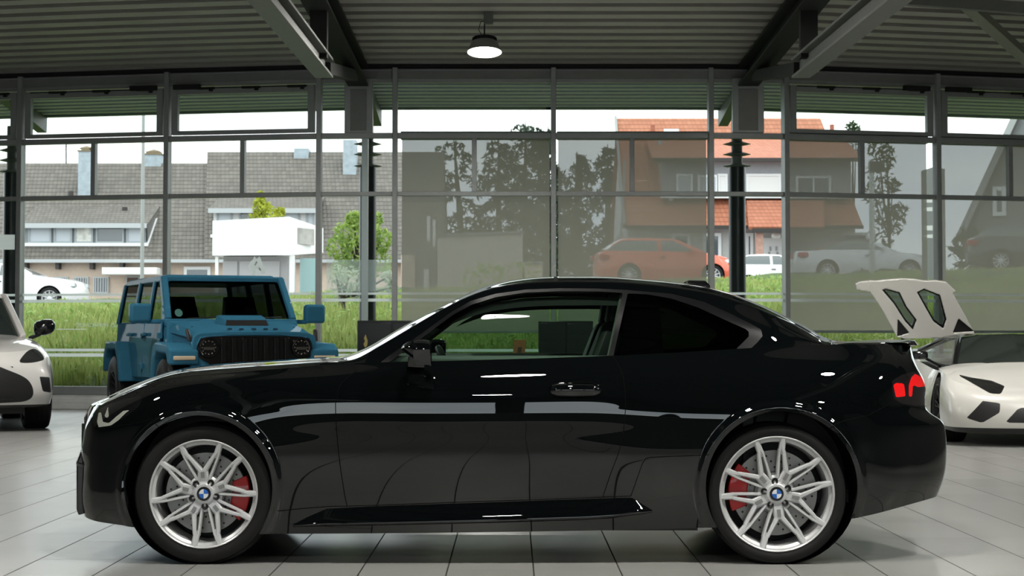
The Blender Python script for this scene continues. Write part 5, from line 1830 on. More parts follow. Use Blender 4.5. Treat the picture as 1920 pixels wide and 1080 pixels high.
# ================================================================ OUTSIDE
rng = np.random.default_rng(11)
def zs(x):
    return 2.46 + .036 * x
def ground_h(x, y):
    """height of the ground outside: bank from the building up to the street"""
    top = zs(x)
    f = np.clip((y - 29.6) / 21.0, 0, 1)
    f = f * (1.25 - .25 * f)
    return .26 + (top - .26) * f
gx_ = np.linspace(-70, 70, 141); gy_ = np.concatenate([np.linspace(29.0, 53, 49), np.linspace(54, 210, 40)])
gm = MB()
for y in gy_:
    for x in gx_:
        h = ground_h(x, y)
        if 31 < y < 51:
            h += .06 * math.sin(x * 1.7 + y * .9) + .05 * math.sin(x * .6 - y * 1.3)
        gm.v.append((x, y, h))
nx = len(gx_)
nb = 49
for j in range(nb - 1):
    for i in range(nx - 1):
        gm.f.append((j * nx + i, j * nx + i + 1, (j + 1) * nx + i + 1, (j + 1) * nx + i))
M_soil = mat('bank_soil', (.07, .11, .025), .9, noise=.4, nscale=1.5)
o = gm.build('grass_bank', M_soil, smooth=180)
struct(o, 'green bank rising from the glass front to the street', 'bank')
sm = MB()
off = nb - 1
for j in range(off, len(gy_)):
    for i in range(nx):
        sm.v.append(gm.v[j * nx + i])
for j in range(len(gy_) - nb):
    for i in range(nx - 1):
        sm.f.append((j * nx + i, j * nx + i + 1, (j + 1) * nx + i + 1, (j + 1) * nx + i))
struct(sm.build('street', mat('asphalt', (.30, .29, .28), .9, noise=.1), smooth=180), 'grey street and parking area at the top of the bank', 'street')

def leaf_mat(name, c0, c1, c2=None, scale=1.2):
    m = bpy.data.materials.new(name)
    m.use_nodes = True
    nt = m.node_tree
    b = nt.nodes['Principled BSDF']
    tc = nt.nodes.new('ShaderNodeTexCoord')
    n = nt.nodes.new('ShaderNodeTexNoise'); n.inputs['Scale'].default_value = scale; n.inputs['Detail'].default_value = 8
    n.inputs['Roughness'].default_value = .7
    nt.links.new(tc.outputs['Object'], n.inputs['Vector'])
    r = nt.nodes.new('ShaderNodeValToRGB')
    r.color_ramp.elements[0].position = .35; r.color_ramp.elements[0].color = (*c0, 1)
    r.color_ramp.elements[1].position = .65; r.color_ramp.elements[1].color = (*c1, 1)
    nt.links.new(n.outputs['Fac'], r.inputs[0])
    nt.links.new(r.outputs[0], b.inputs['Base Color'])
    b.inputs['Roughness'].default_value = .6
    t = nt.nodes.new('ShaderNodeBsdfTranslucent')
    nt.links.new(r.outputs[0], t.inputs[0])
    mx = nt.nodes.new('ShaderNodeMixShader'); mx.inputs[0].default_value = .35
    nt.links.new(b.outputs[0], mx.inputs[1]); nt.links.new(t.outputs[0], mx.inputs[2])
    nt.links.new(mx.outputs[0], nt.nodes['Material Output'].inputs[0])
    MATS[name] = m
    return m

def mesh_np(name, V, F, m, parent=None, smooth=False):
    me = bpy.data.meshes.new(name)
    V = np.asarray(V, np.float32); F = np.asarray(F, np.int32)
    me.vertices.add(len(V)); me.vertices.foreach_set('co', V.ravel())
    k = F.shape[1]
    me.loops.add(F.size); me.loops.foreach_set('vertex_index', F.ravel())
    me.polygons.add(len(F)); me.polygons.foreach_set('loop_start', np.arange(0, F.size, k, dtype=np.int32))
    me.update(calc_edges=True)
    me.materials.append(m)
    o = bpy.data.objects.new(name, me)
    COL.objects.link(o)
    if parent: o.parent = parent
    return o

# grass blades
def grass(n, y0, y1, x_of, hmin, hmax, wid):
    y = y0 + (y1 - y0) * rng.random(n) ** 1.0
    xl, xr = x_of(y)
    x = xl + (xr - xl) * rng.random(n)
    clump = np.sin(x * 2.1 + 1.3 * np.sin(y * 1.1)) * np.sin(y * 1.7 + x * .5)
    z = ground_h(x, y) - .02
    h = (hmin + (hmax - hmin) * rng.random(n)) * (1 + .35 * clump) * (1 - .72 * np.clip((y - 40) / 9, 0, 1))
    a = rng.random(n) * 2 * PI
    lean = .45 * rng.random(n) * h
    b = rng.random(n) * 2 * PI
    V = np.zeros((n, 5, 3))
    dx, dy = np.cos(a) * wid, np.sin(a) * wid
    lx, ly = np.cos(b) * lean, np.sin(b) * lean
    V[:, 0] = np.stack([x - dx, y - dy, z], 1); V[:, 1] = np.stack([x + dx, y + dy, z], 1)
    V[:, 2] = np.stack([x + dx * .8 + lx * .35, y + dy * .8 + ly * .35, z + h * .6], 1)
    V[:, 3] = np.stack([x + lx, y + ly, z + h], 1)
    V[:, 4] = np.stack([x - dx * .8 + lx * .35, y - dy * .8 + ly * .35, z + h * .6], 1)
    F = np.arange(n)[:, None] * 5 + np.array([[0, 1, 2, 3, 4]])
    return V.reshape(-1, 3), F
# ---- foliage
def leaves(n, centre, rad, size, shell=.55, flat=0.0, asp=.6, seed=None):
    g = np.random.default_rng(seed)
    d = g.normal(size=(n, 3)); d /= np.linalg.norm(d, axis=1, keepdims=True)
    r = shell + (1 - shell) * g.random(n) ** .5
    P = np.asarray(centre) + d * r[:, None] * np.asarray(rad)
    return cards(P, size, g, asp)
def cards(P, size, g, asp=.6):
    n = len(P)
    a = g.normal(size=(n, 3)); a /= np.linalg.norm(a, axis=1, keepdims=True)
    b = np.cross(a, g.normal(size=(n, 3))); b /= np.linalg.norm(b, axis=1, keepdims=True)
    s = size * (.6 + .8 * g.random(n))[:, None]
    V = np.stack([P - a * s, P - b * s * asp * .5, P + a * s, P + b * s * asp * .5], 1)
    return V.reshape(-1, 3), np.arange(n)[:, None] * 4 + np.array([[0, 1, 2, 3]])
def merge(L):
    V, F, o = [], [], 0
    for v, f in L:
        V.append(v); F.append(f + o); o += len(v)
    return np.concatenate(V), np.concatenate(F)
def bushy(name, lab, cat, base, blobs, m, size, n, trunk=None, trunk_m=None, group=None):
    """blobs: (dx,dy,dz,rx,ry,rz)"""
    t = thing(name, lab, cat, base, group=group)
    L = []
    for i, (dx, dy, dz, rx, ry, rz) in enumerate(blobs):
        L.append(leaves(n, (dx, dy, dz), (rx, ry, rz), size, .45, seed=i * 7 + len(lab)))
    V, F = merge(L)
    mesh_np('crown', V, F, m, t)
    if trunk:
        mb = MB()
        mb.tube([(0, 0, -.3), (.02, 0, trunk * .5), (0, .02, trunk)], [.09, .07, .04], 8)
        for i, (dx, dy, dz, *_r) in enumerate(blobs):
            mb.tube([(0, 0, trunk * .5), (dx * .6, dy * .6, (trunk * .5 + dz) / 2), (dx, dy, dz)], [.05, .035, .015], 6)
        mb.build('trunk', trunk_m or M_bark, t, smooth=60)
    return t
M_bark = mat('bark', (.06, .045, .035), .9, noise=.3)
M_leaf1 = leaf_mat('shrub_green', (.17, .29, .05), (.48, .60, .16), scale=3)
M_leaf2 = leaf_mat('conifer_yellow', (.26, .30, .02), (.58, .62, .08), scale=3)
M_fir = leaf_mat('fir_green', (.012, .028, .018), (.05, .075, .04), scale=2)
M_leaf3 = leaf_mat('dark_leaf', (.02, .045, .015), (.07, .11, .04), scale=2)
M_leafsilver = leaf_mat('silver_leaf', (.30, .38, .26), (.62, .66, .52), scale=4)
def gz(x, y): return float(ground_h(x, y))

# shrub by the outside column: green crown, silvery lower leaves
x, y = (672 - 960) * 46 / FOC, 46
bz = gz(x, y)
b = []
for (a, c, r_) in ((655, 440, 28), (690, 435, 30), (715, 450, 24), (640, 465, 26), (675, 475, 34), (705, 490, 30), (650, 500, 26), (665, 412, 16), (700, 412, 16)):
    p = at(a, c, y)
    q = r_ * y / FOC
    b.append((p.x - x, rng.uniform(-.3, .3), p.z - bz, q, q, q))
bushy('shrub', 'leafy green shrub behind the black outside column with discs', 'shrub', (x, y, bz), b, M_leaf1, .075, 260, 1.5)
x2, y2 = (640 - 960) * 43 / FOC, 43
bz2 = gz(x2, y2)
b = []
for (a, c, r_) in ((630, 515, 20), (655, 520, 22), (640, 540, 22), (665, 545, 18), (728, 520, 13), (735, 540, 12)):
    p = at(a, c, y2); q = r_ * y2 / FOC
    b.append((p.x - x2, rng.uniform(-.2, .2), p.z - bz2, q, q, q))
bushy('silver_shrub', 'silvery leafed shrub low behind the frosted glass patch', 'shrub', (x2, y2, bz2), b, M_leafsilver, .06, 120, .6)
# yellow conifer
x, y = (498 - 960) * 67 / FOC, 67
bz = gz(x, y)
b = []
for (a, c, r_) in ((487, 366, 6), (487, 378, 10), (490, 392, 17), (497, 405, 24), (525, 398, 9), (480, 420, 22), (515, 415, 22), (497, 440, 30), (497, 470, 32)):
    p = at(a, c, y); q = r_ * y / FOC
    b.append((p.x - x, rng.uniform(-.3, .3), p.z - bz, q, q, q * 1.1))
bushy('golden_conifer', 'golden yellow conifer rising above the white kiosk roof', 'tree', (x, y, bz), b, M_leaf2, .10, 220, 3.0)

# firs
def fir(px_, ptop, pw, Y, lab, seed, dens=1.0, lean=0):
    x = (px_ - 960) * Y / FOC
    zt = at(px_, ptop, Y).z
    z0 = gz(x, Y)
    h = zt - z0
    hwid = pw * Y / FOC / 2
    t = thing('fir_tree', lab, 'tree', (x, Y, z0), group='fir trees beyond the middle screens')
    g = np.random.default_rng(seed)
    tb = MB().tube([(0, 0, -.3), (lean * .5, 0, h * .6), (lean, 0, h)], [.24, .15, .02], 8)
    tb.build('trunk', M_bark, t, smooth=60)
    P = []
    nb_ = int(62 * dens)
    for i in range(nb_):
        f = .10 + .88 * (i + g.random()) / nb_
        L = hwid * (1.12 - f) ** .6 * (.35 + .8 * g.random()) + .2
        a = g.random() * 2 * PI
        k = int(60 * L / max(hwid, .1)) + 12
        s = g.random(k) ** .6
        r_ = s * L
        up = .12 * L * np.sin(s * 2.4) - .30 * L * s ** 2
        spread = .05 + .16 * s * L
        side_ = g.normal(0, 1, k) * spread * .55
        cx0 = lean * f
        droop = -.45 * g.random(k) ** 2 * (.3 + s)
        P.append(np.stack([cx0 + np.cos(a) * r_ - np.sin(a) * side_, np.sin(a) * r_ + np.cos(a) * side_, f * h + up + droop], 1))
    V, F = cards(np.concatenate(P), .17, g, .6)
    mesh_np('crown', V, F, M_fir, t)
fir(872, 256, 150, 96, 'sparse fir with drooping branches beside the slate gable, behind the screen', 3, .7, -.6)
fir(935, 258, 150, 103, 'dense fir left of the tallest tree beyond the screen', 4, 1.6)
fir(985, 226, 190, 112, 'tallest broad fir in the middle of the group beyond the screen', 5, 2.2)
fir(1028, 236, 130, 98, 'tall fir just behind the middle mullion', 6, 1.6)
fir(1082, 284, 126, 91, 'shorter fir with spread crown right of the middle mullion', 7, 1.2)
fir(1140, 270, 90, 100, 'pointed fir beside the red-roofed house gable', 8, 1.2)
# low green masses at their feet
def hedge(px0, px1, ptop, Y, lab, m=M_leaf3, cat='hedge', name='hedge', n=150, size=.16):
    x0, x1 = (px0 - 960) * Y / FOC, (px1 - 960) * Y / FOC
    xc = (x0 + x1) / 2
    z0 = gz(xc, Y)
    zt = at(960, ptop, Y).z
    b = []
    k = max(2, int((x1 - x0) / .9))
    for i in range(k):
        xx = x0 + (x1 - x0) * (i + .5) / k
        hh = (zt - z0) * (.85 + .25 * rng.random())
        b.append((xx - xc, rng.uniform(-.3, .3), hh * .5, .75, .7, hh * .52))
    return bushy(name, lab, cat, (xc, Y, z0), b, m, size, n)
hedge(764, 1120, 425, 86.6, 'dark green hedge at the feet of the fir trees', n=230, size=.2)
hedge(880, 1000, 492, 55, 'low shrub in front of the beige garage wall', M_leaf1, 'shrub', 'garage_shrub', 120, .11)
hedge(1785, 1925, 418, 62, 'dark hedge below the grey gable house', n=200, size=.2)
hedge(1630, 1700, 505, 53, 'low bush beside the white convertible bonnet', M_leaf3, 'shrub', 'street_bush', 120, .1)
# garden plants close to the glass, seen through the coupe's window and under the screens
for i, (px0, px1, pt, Y, lab) in enumerate(((855, 1015, 612, 31.2, 'low leafy planting outside the glass seen through the coupe door window'),
                                            (1185, 1330, 612, 31.4, 'low leafy planting outside the glass seen through the coupe quarter window'),
                                            (1545, 1690, 612, 31.2, 'low leafy planting outside under the screen behind the coupe boot'))):
    hedge(px0, px1, pt, Y, lab, M_leaf1, 'shrub', 'garden_plant', 420, .05)
# broadleaf tree right of the red house
x, y = (1668 - 960) * 84 / FOC, 84
bz = gz(x, y)
b = []
for (a, c, r_) in ((1645, 280, 22), (1650, 320, 26), (1640, 360, 24), (1660, 290, 18), (1690, 395, 16), (1675, 420, 20), (1650, 400, 22), (1670, 350, 14), (1650, 445, 26)):
    p = at(a, c, y); q = r_ * y / FOC
    b.append((p.x - x, rng.uniform(-.4, .4), p.z - bz, q, q, q))
bushy('broadleaf_tree', 'loose broadleaf tree at the right end of the red-roofed house', 'tree', (x, y, bz), b, M_leaf3, .17, 85, 5)
x, y = (1600 - 960) * 92 / FOC, 92
bz = gz(x, y)
b = [(at(a, c, y).x - x, 0, at(a, c, y).z - bz, r_ * y / FOC, r_ * y / FOC, r_ * y / FOC) for (a, c, r_) in ((1598, 238, 12), (1605, 250, 14), (1600, 280, 20))]
bushy('tree', 'small tree top peeping over the right end of the red roof', 'tree', (x, y, bz), b, M_leaf3, .16, 60, 6)

# ---- houses
def tile_mat(name, c0, c1, w=.17, h=.29, dark=.40):
    m = bpy.data.materials.new(name)
    m.use_nodes = True
    nt = m.node_tree
    b = nt.nodes['Principled BSDF']
    tc = nt.nodes.new('ShaderNodeTexCoord')
    sp = nt.nodes.new('ShaderNodeSeparateXYZ')
    nt.links.new(tc.outputs['UV'], sp.inputs[0])
    def M(op, a, bb=None):
        n = nt.nodes.new('ShaderNodeMath'); n.operation = op
        for i, x in enumerate((a, bb)):
            if x is None: continue
            if isinstance(x, (int, float)): n.inputs[i].default_value = x
            else: nt.links.new(x, n.inputs[i])
        return n.outputs[0]
    v = M('DIVIDE', sp.outputs['Y'], h)
    row = M('FLOOR', v)
    fv = M('FRACT', v)
    u = M('ADD', M('DIVIDE', sp.outputs['X'], w), M('MULTIPLY', row, .22))
    fu = M('FRACT', u)
    hgt = M('ADD', M('MULTIPLY', M('SUBTRACT', 1.0, fv), .7), M('MULTIPLY', M('SINE', M('MULTIPLY', fu, PI)), .45))
    rnd = M('FRACT', M('MULTIPLY', M('SINE', M('ADD', M('MULTIPLY', M('FLOOR', u), 12.99), M('MULTIPLY', row, 78.2))), 4375.5))
    nz = nt.nodes.new('ShaderNodeTexNoise'); nz.inputs['Scale'].default_value = .8; nz.inputs['Detail'].default_value = 7
    nt.links.new(tc.outputs['UV'], nz.inputs['Vector'])
    mx = nt.nodes.new('ShaderNodeMix'); mx.data_type = 'RGBA'
    mx.inputs[6].default_value = (*c0, 1); mx.inputs[7].default_value = (*c1, 1)
    nt.links.new(M('ADD', M('MULTIPLY', rnd, .45), M('MULTIPLY', nz.outputs['Fac'], .55)), mx.inputs[0])
    joint = M('MAXIMUM', M('GREATER_THAN', fv, .86), M('MULTIPLY', M('GREATER_THAN', fu, .84), .22))
    mj = nt.nodes.new('ShaderNodeMix'); mj.data_type = 'RGBA'
    nt.links.new(joint, mj.inputs[0]); nt.links.new(mx.outputs[2], mj.inputs[6])
    mj.inputs[7].default_value = (*[x * dark for x in c0], 1)
    nt.links.new(mj.outputs[2], b.inputs['Base Color'])
    b.inputs['Roughness'].default_value = .75
    bp = nt.nodes.new('ShaderNodeBump'); bp.inputs['Strength'].default_value = .8; bp.inputs['Distance'].default_value = .06
    nt.links.new(hgt, bp.inputs['Height'])
    nt.links.new(bp.outputs[0], b.inputs['Normal'])
    MATS[name] = m
    return m
M_tileg = tile_mat('weathered_brown_tiles', (.098, .088, .075), (.195, .177, .150))
M_tiler = tile_mat('red_clay_tiles', (.40, .135, .075), (.55, .22, .13), .20, .32, .6)
def roof_plane(name, quad, m, parent, th=.12):
    """quad: eave-left, eave-right, ridge-right, ridge-left; uv in metres"""
    q = [Vector(p) for p in quad]
    n = (q[1] - q[0]).cross(q[3] - q[0]).normalized()
    if n.z < 0: n = -n
    mb = MB().hexa([p - n * th for p in q] + q)
    o = mb.build(name, m, parent)
    me = o.data
    uv = me.uv_layers.new(name='UVMap')
    e = (q[1] - q[0]).normalized(); f = n.cross(e)
    for l in me.loops:
        p = me.vertices[l.vertex_index].co - q[0]
        uv.data[l.index].uv = (p.dot(e), p.dot(f))
    return o
M_cream = mat('cream_plaster', (.62, .50, .41), .85, noise=.06)
M_whitew = mat('white_plaster', (.74, .74, .74), .8, noise=.04)
M_winframe = mat('window_frame_white', (.78, .79, .80), .4)
M_winglass = mat('house_glass', (.09, .11, .13), .08, coat=1)
M_winpale = mat('house_curtain', (.50, .54, .58), .5)
M_slate = mat('slate_cladding', (.36, .42, .46), .6, noise=.15, nscale=5)
M_darkwood = mat('dark_eave', (.05, .045, .042), .7)
def house_window(px0, px1, py0, py1, Y, parent, org, frame=M_winframe, glass=M_winglass, fw=.09, bars=0, name='house_window', mid=False):
    a, b_ = at(px0, py1, Y), at(px1, py0, Y)
    a, b_ = a - org, b_ - org
    m = MB()
    m.box(a.x, a.x + fw, a.y - .06, a.y + .05, a.z, b_.z).box(b_.x - fw, b_.x, a.y - .06, a.y + .05, a.z, b_.z)
    m.box(a.x + fw, b_.x - fw, a.y - .06, a.y + .05, a.z, a.z + fw).box(a.x + fw, b_.x - fw, a.y - .06, a.y + .05, b_.z - fw, b_.z)
    if mid:
        c = (a.x + b_.x) / 2
        m.box(c - fw * .4, c + fw * .4, a.y - .06, a.y + .05, a.z + fw, b_.z - fw)
    for k in range(bars):
        c = a.x + (b_.x - a.x) * (k + 1) / (bars + 1)
        m.box(c - .02, c + .02, a.y - .07, a.y - .03, a.z + fw, b_.z - fw)
    w = m.build(name, frame, parent)
    MB().box(a.x + fw, b_.x - fw, a.y - .02, a.y + .04, a.z + fw, b_.z - fw).build('glass', glass, w)
    return w
# --- long brown-roofed house on the left
YH = 74
org = Vector((at(350, 500, YH).x, YH, 0))
hl_t = thing('long_house', 'long cream house with weathered brown tile roof and flat dormers', 'house', tuple(org))
def hp(px_, py_, Y): return at(px_, py_, Y) - org
x0, x1, x2 = hp(-80, 500, YH).x, hp(384, 500, YH).x, hp(824, 500, YH).x
x1r = hp(393, 300, YH + 6).x
ze = hp(0, 488, YH).z; zr = hp(0, 306, YH + 5.6).z; zr2 = hp(0, 285, YH + 6.0).z
MB().box(x0, x2 - .3, .35, 11, 1.5, ze).build('wall', M_cream, hl_t)
roof_plane('roof', [(x0, -.1, ze), (x1, -.1, ze), (x1r, 5.6, zr), (x0, 5.6, zr)], M_tileg, hl_t)
roof_plane('roof', [(x1, -.2, ze + .05), (x2, -.2, ze + .05), (x2, 6.0, zr2), (x1r - .1, 6.0, zr2)], M_tileg, hl_t)
roof_plane('roof', [(x0, 11.5, ze), (x2, 11.5, ze), (x2, 6.0, zr), (x0, 6.0, zr)], M_tileg, hl_t)
MB().add([(x2 - .05, -.1, ze), (x2 - .05, 11.5, ze), (x2 - .05, 6.0, zr2)], [(0, 1, 2)]).add([(x2 - .3, -.1, ze), (x2 - .3, 11.5, ze), (x2 - .3, 6.0, zr2)], [(0, 1, 2)]).build('slate_gable', mat('slate_gable_grey', (.17, .165, .155), .8, noise=.15), hl_t)
MB().box(x0, x2, -.22, -.08, ze - .10, ze + .03).build('gutter', mat('zinc', (.45, .47, .48), .5, .4), hl_t)
# flat dormer with a row of windows
def dormer(pa, pb, ptop, pbot, pback, Yf, nwin, wallm, parent, panes, roofm=M_tileg, over=.35):
    a, b_ = hp(pa, pbot, Yf), hp(pb, ptop, Yf)
    d = part('dormer', parent)
    yb = 4.6
    m = MB().box(a.x, b_.x, a.y, yb, a.z, b_.z)
    m.build('dormer_wall', wallm, d)
    zb_ = hp(0, pback, YH + 3.4).z
    roof_plane('dormer_roof', [(a.x - .15, a.y - over, b_.z + .02), (b_.x + .12, a.y - over, b_.z + .02), (b_.x + .12, 3.6, zb_), (a.x - .15, 3.6, zb_)], roofm, d, .1)
    MB().box(a.x - .15, b_.x + .1, a.y - over - .06, a.y - over, b_.z - .14, b_.z + .05).build('dormer_fascia', mat('zinc', (.45, .47, .48), .5, .4), d)
    MB().box(a.x - .1, b_.x + .1, a.y - .12, a.y + .02, a.z - .08, a.z + .05).build('dormer_sill', M_winframe, d)
    for (w0, w1, gl2) in panes:
        house_window(w0, w1, ptop + 2, pbot - 2, Yf - .03, d, org, mat('dormer_frame', (.34, .37, .39), .5), gl2, .07)
    # white verge board
    return d
dormer(46, 274, 422, 458, 378, YH + .75, 5, mat('dormer_cladding', (.24, .26, .27), .7, noise=.1), hl_t,
       [(53, 97, M_winpale), (101, 136, M_winpale), (140, 175, mat('pane_white_flowers', (.62, .62, .58), .6, noise=.5, nscale=3)), (180, 233, M_winglass), (237, 270, M_winpale)])
vb = MB()
vb.bar(hp(303, 384, YH + 3.2), hp(276, 460, YH + .7), .10, .10)
vb.build('verge_board', M_winframe, hl_t)
MB().add([hp(276, 460, YH + .75), hp(276, 416, YH + .75), hp(303, 383, YH + 3.3)], [(0, 1, 2)]).build('dormer_cheek', mat('slate_gable_grey', (.17, .165, .155), .8), hl_t)
dormer(400, 592, 394, 442, 366, YH + .9, 4, M_whitew, hl_t, [(406, 436, M_winpale), (448, 478, M_winglass), (530, 562, M_winpale), (574, 590, M_winpale)])
# ground-floor windows with bars, door canopy
for (a, b_) in ((100, 128), (138, 166), (175, 204)):
    house_window(a, b_, 519, 550, YH + .3, hl_t, org, mat('bar_grey', (.45, .47, .48), .5), M_winglass, .05, bars=5, name='barred_window')
a, b_ = hp(200, 516, YH), hp(302, 503, YH)
MB().box(a.x, b_.x, -.9, .35, a.z, b_.z).build('door_canopy', M_white, hl_t, bevel=.02)
house_window(236, 262, 518, 560, YH + .3, hl_t, org, mat('bar_grey', (.45, .47, .48), .5), mat('door_brown', (.12, .08, .06), .6), .05, name='house_door')
house_window(345, 395, 500, 530, YH + .3, hl_t, org, M_winframe, M_winglass, .12)
for pa in (48, 108, 172, 228):
    q = hp(pa, 497, YH)
    MB().box(q.x - .07, q.x + .07, -.1, .35, ze - .35, ze).build('eave_bracket', M_darkwood, hl_t)
# chimneys, vents, mast
for (a, b_, t_, bt, Y, dpt) in ((146, 170, 284, 352, YH + 3.6, .8), (268, 302, 290, 308, YH + 5.4, .9), (551, 578, 278, 292, YH + 5.6, .9), (643, 668, 262, 305, YH + 4.6, .8)):
    p, q = hp(a, bt, Y), hp(b_, t_, Y)
    MB().box(p.x, q.x, p.y, p.y + dpt, p.z - 1.0, q.z).build('chimney', M_slate, hl_t)
    if a < 400:
        MB().box(p.x - .04, q.x + .04, p.y - .04, p.y + dpt + .04, q.z, q.z + .06).box(p.x + .1, q.x - .1, p.y + .1, p.y + dpt - .1, q.z + .06, q.z + .16).lathe([(.001, q.z + .28), (.25, q.z + .2), (.32, q.z + .15)], 10, 'Z', ((p.x + q.x) / 2, p.y + dpt / 2, 0)).build('chimney_cowl', mat('cowl_brown', (.20, .16, .10), .7), hl_t)
p = hp(124, 306, YH + 5.6)
MB().tube([p, hp(124, 266, YH + 5.6)], .03, 6).bar(hp(114, 274, YH + 5.6), hp(134, 274, YH + 5.6), .02, .02).build('antenna_mast', M_darksteel, hl_t)
for (a, c) in ((133, 364), (234, 394)):
    q = hp(a, c, YH + 2.4)
    MB().lathe([(.12, -.25), (.11, .12), (.001, .14)], 10, 'Z', tuple(q)).build('vent_pipe', M_darkwood, hl_t, smooth=50)
# downpipe
MB().tube([hp(318, 492, YH - .1), hp(318, 560, YH - .1)], .05, 6).build('downpipe', mat('zinc', (.45, .47, .48), .5, .4), hl_t)

# --- white kiosk with flat roof and garage doors
YK = 58
ko = Vector((at(470, 540, YK).x, YK, gz(at(470, 540, YK).x, YK)))
kt = thing('kiosk', 'white flat-roofed kiosk with grey panel doors behind the blue off-roader', 'kiosk', tuple(ko))
kp = lambda a, c, Y=YK: at(a, c, Y) - ko
a, b_ = kp(398, 479), kp(543, 414)
c_ = kp(606, 474, YK + 2.2)
m = MB()
m.hexa([(a.x, 0, a.z), (b_.x, -.15, a.z), (c_.x, 2.2, c_.z), (a.x + .3, 3.4, a.z), (a.x, 0, b_.z), (b_.x, -.15, b_.z + .12), (c_.x, 2.2, b_.z - .1), (a.x + .3, 3.4, b_.z)])
m.build('roof_fascia', mat('kiosk_white', (.86, .86, .84), .5), kt)
p, q = kp(556, 458, YK + .5), kp(590, 430, YK + 1.4)
MB().hexa([(p.x, p.y - .16, p.z), (q.x, q.y - .16, p.z), (q.x, q.y - .10, p.z), (p.x, p.y - .10, p.z), (p.x, p.y - .16, q.z), (q.x, q.y - .16, q.z), (q.x, q.y - .10, q.z), (p.x, p.y - .10, q.z)]).build('picture_sign', mat('sign_grey', (.40, .39, .36), .5, noise=.35, nscale=2), kt, bevel=.02)
m = MB()
m.box(a.x + .25, b_.x - .15, .6, 3.0, -.3, a.z)
m.build('panel_wall', mat('kiosk_grey', (.40, .39, .40), .6), kt)
m = MB()
for (s0, s1) in ((412, 440), (444, 470), (474, 520)):
    p, q = kp(s0, 545), kp(s1, 487)
    m.box(p.x, q.x, .55, .6, p.z - .2, q.z - .02)
m.build('garage_door', mat('garage_grey', (.48, .47, .48), .5), kt)
m = MB()
p, q = kp(542, 545), kp(552, 478)
m.box(p.x, q.x, .0, .16, -.3, a.z)
p = kp(402, 545)
m.box(p.x, p.x + .1, .1, .2, -.3, a.z)
m.build('corner_post', M_white, kt, bevel=.01)
p, q = kp(556, 545), kp(598, 482)
MB().box(p.x, q.x, .9, 1.0, -.2, q.z).build('glass_front', mat('kiosk_cyan_glass', (.36, .52, .52), .12, coat=1), kt)
q = kp(523, 522)
MB().lathe([(.001, .50), (.05, .51), (.05, .56)], 10, 'Y', (q.x, 0, q.z)).build('orange_lamp', mat('orange_dot', (.8, .30, .05), .4), kt, smooth=40)

# --- beige garage and small cream box behind the middle screen
for (a0, b0_, t0, t1, lab, nm, mm, Y) in ((820, 980, 444, 438, 'big plain beige garage wall behind the left half of the middle screen', 'garage', mat('beige_wall', (.52, .48, .42), .8, noise=.05), 68),
                                     (984, 1017, 495, 495, 'small cream outbuilding beside the beige garage', 'outbuilding', M_cream, 66)):
    p, q = at(a0, 540, Y), at(b0_, t0, Y)
    z0 = gz(p.x, Y) - .2
    t = thing(nm, lab, 'building', (p.x, Y, z0))
    w_ = q.x - p.x
    z1, z2 = at(a0, t0, Y).z - z0, at(b0_, t1, Y).z - z0
    MB().hexa([(0, 0, 0), (w_, 0, 0), (w_, 3.5, 0), (0, 3.5, 0), (0, 0, z1), (w_, 0, z2), (w_, 3.5, z2), (0, 3.5, z1)]).build('wall', mm, t)
    MB().hexa([(-.05, -.08, z1), (w_ + .05, -.08, z2), (w_ + .05, 3.6, z2), (-.05, 3.6, z1), (-.05, -.08, z1 + .1), (w_ + .05, -.08, z2 + .1), (w_ + .05, 3.6, z2 + .1), (-.05, 3.6, z1 + .1)]).build('roof_edge', M_trimgrey, t)
# cream end wall with two white doors under the slate gable
p = at(785, 545, 70)
t = thing('annexe', 'pale annexe wall with white door leaves under the slate gable', 'building', (p.x, 70, gz(p.x, 70) - .2))
aq = lambda a, c: at(a, c, 70) - Vector((p.x, 70, gz(p.x, 70) - .2))
MB().box(aq(752, 540).x, aq(778, 540).x, 0, 3, 0, aq(0, 478).z).build('wall', M_cream, t)
MB().box(aq(778, 540).x, aq(818, 540).x, .2, 3, 0, aq(0, 465).z).build('dark_wall', M_trimgrey, t)
MB().box(aq(794, 540).x, aq(804, 540).x, .1, .2, .1, aq(0, 505).z).box(aq(800, 540).x, aq(806, 540).x, .1, .2, aq(0, 452).z, aq(0, 405).z).box(aq(811, 540).x, aq(816, 540).x, .1, .2, aq(0, 462).z, aq(0, 412).z).build('door_leaf', M_white, t)

# --- red-roofed house
YR = 78
ro = Vector((at(1395, 500, YR).x, YR, 0))
rt = thing('red_house', 'white house with red clay tile roof and long grey dormer', 'house', tuple(ro))
rp = lambda a, c, Y=YR: at(a, c, Y) - ro
xa, xb = rp(1172, 500).x, rp(1618, 500).x
zg = gz(ro.x, YR) - .3
ze = rp(0, 424).z
zrd = rp(0, 222, YR + 6.2).z
MB().box(xa + .15, xb - .2, .6, 12, zg, ze).build('wall', mat('grey_white_plaster', (.52, .52, .51), .8, noise=.04), rt)
roof_plane('roof', [(xa, -.1, ze), (xb, -.1, ze), (xb - .7, 6.2, zrd), (xa, 6.2, zrd)], M_tiler, rt)
roof_plane('roof', [(xa, 12.4, ze), (xb, 12.4, ze), (xb - .7, 6.2, zrd), (xa, 6.2, zrd)], M_tiler, rt)
for xx in (xa + .16, xb - .7):
    MB().add([(xx, -.0, ze), (xx, 12.3, ze), (xx, 6.2, zrd)], [(0, 1, 2)]).build('gable', M_whitew, rt)
vb = MB().bar((xa - .04, -.15, ze), (xa - .04, 6.2, zrd + .03), .10, .22)
vb.build('verge_board', mat('verge_grey', (.36, .36, .36), .6), rt)
MB().box(xa, xb, -.24, -.08, ze - .12, ze + .02).build('gutter', M_darkwood, rt)
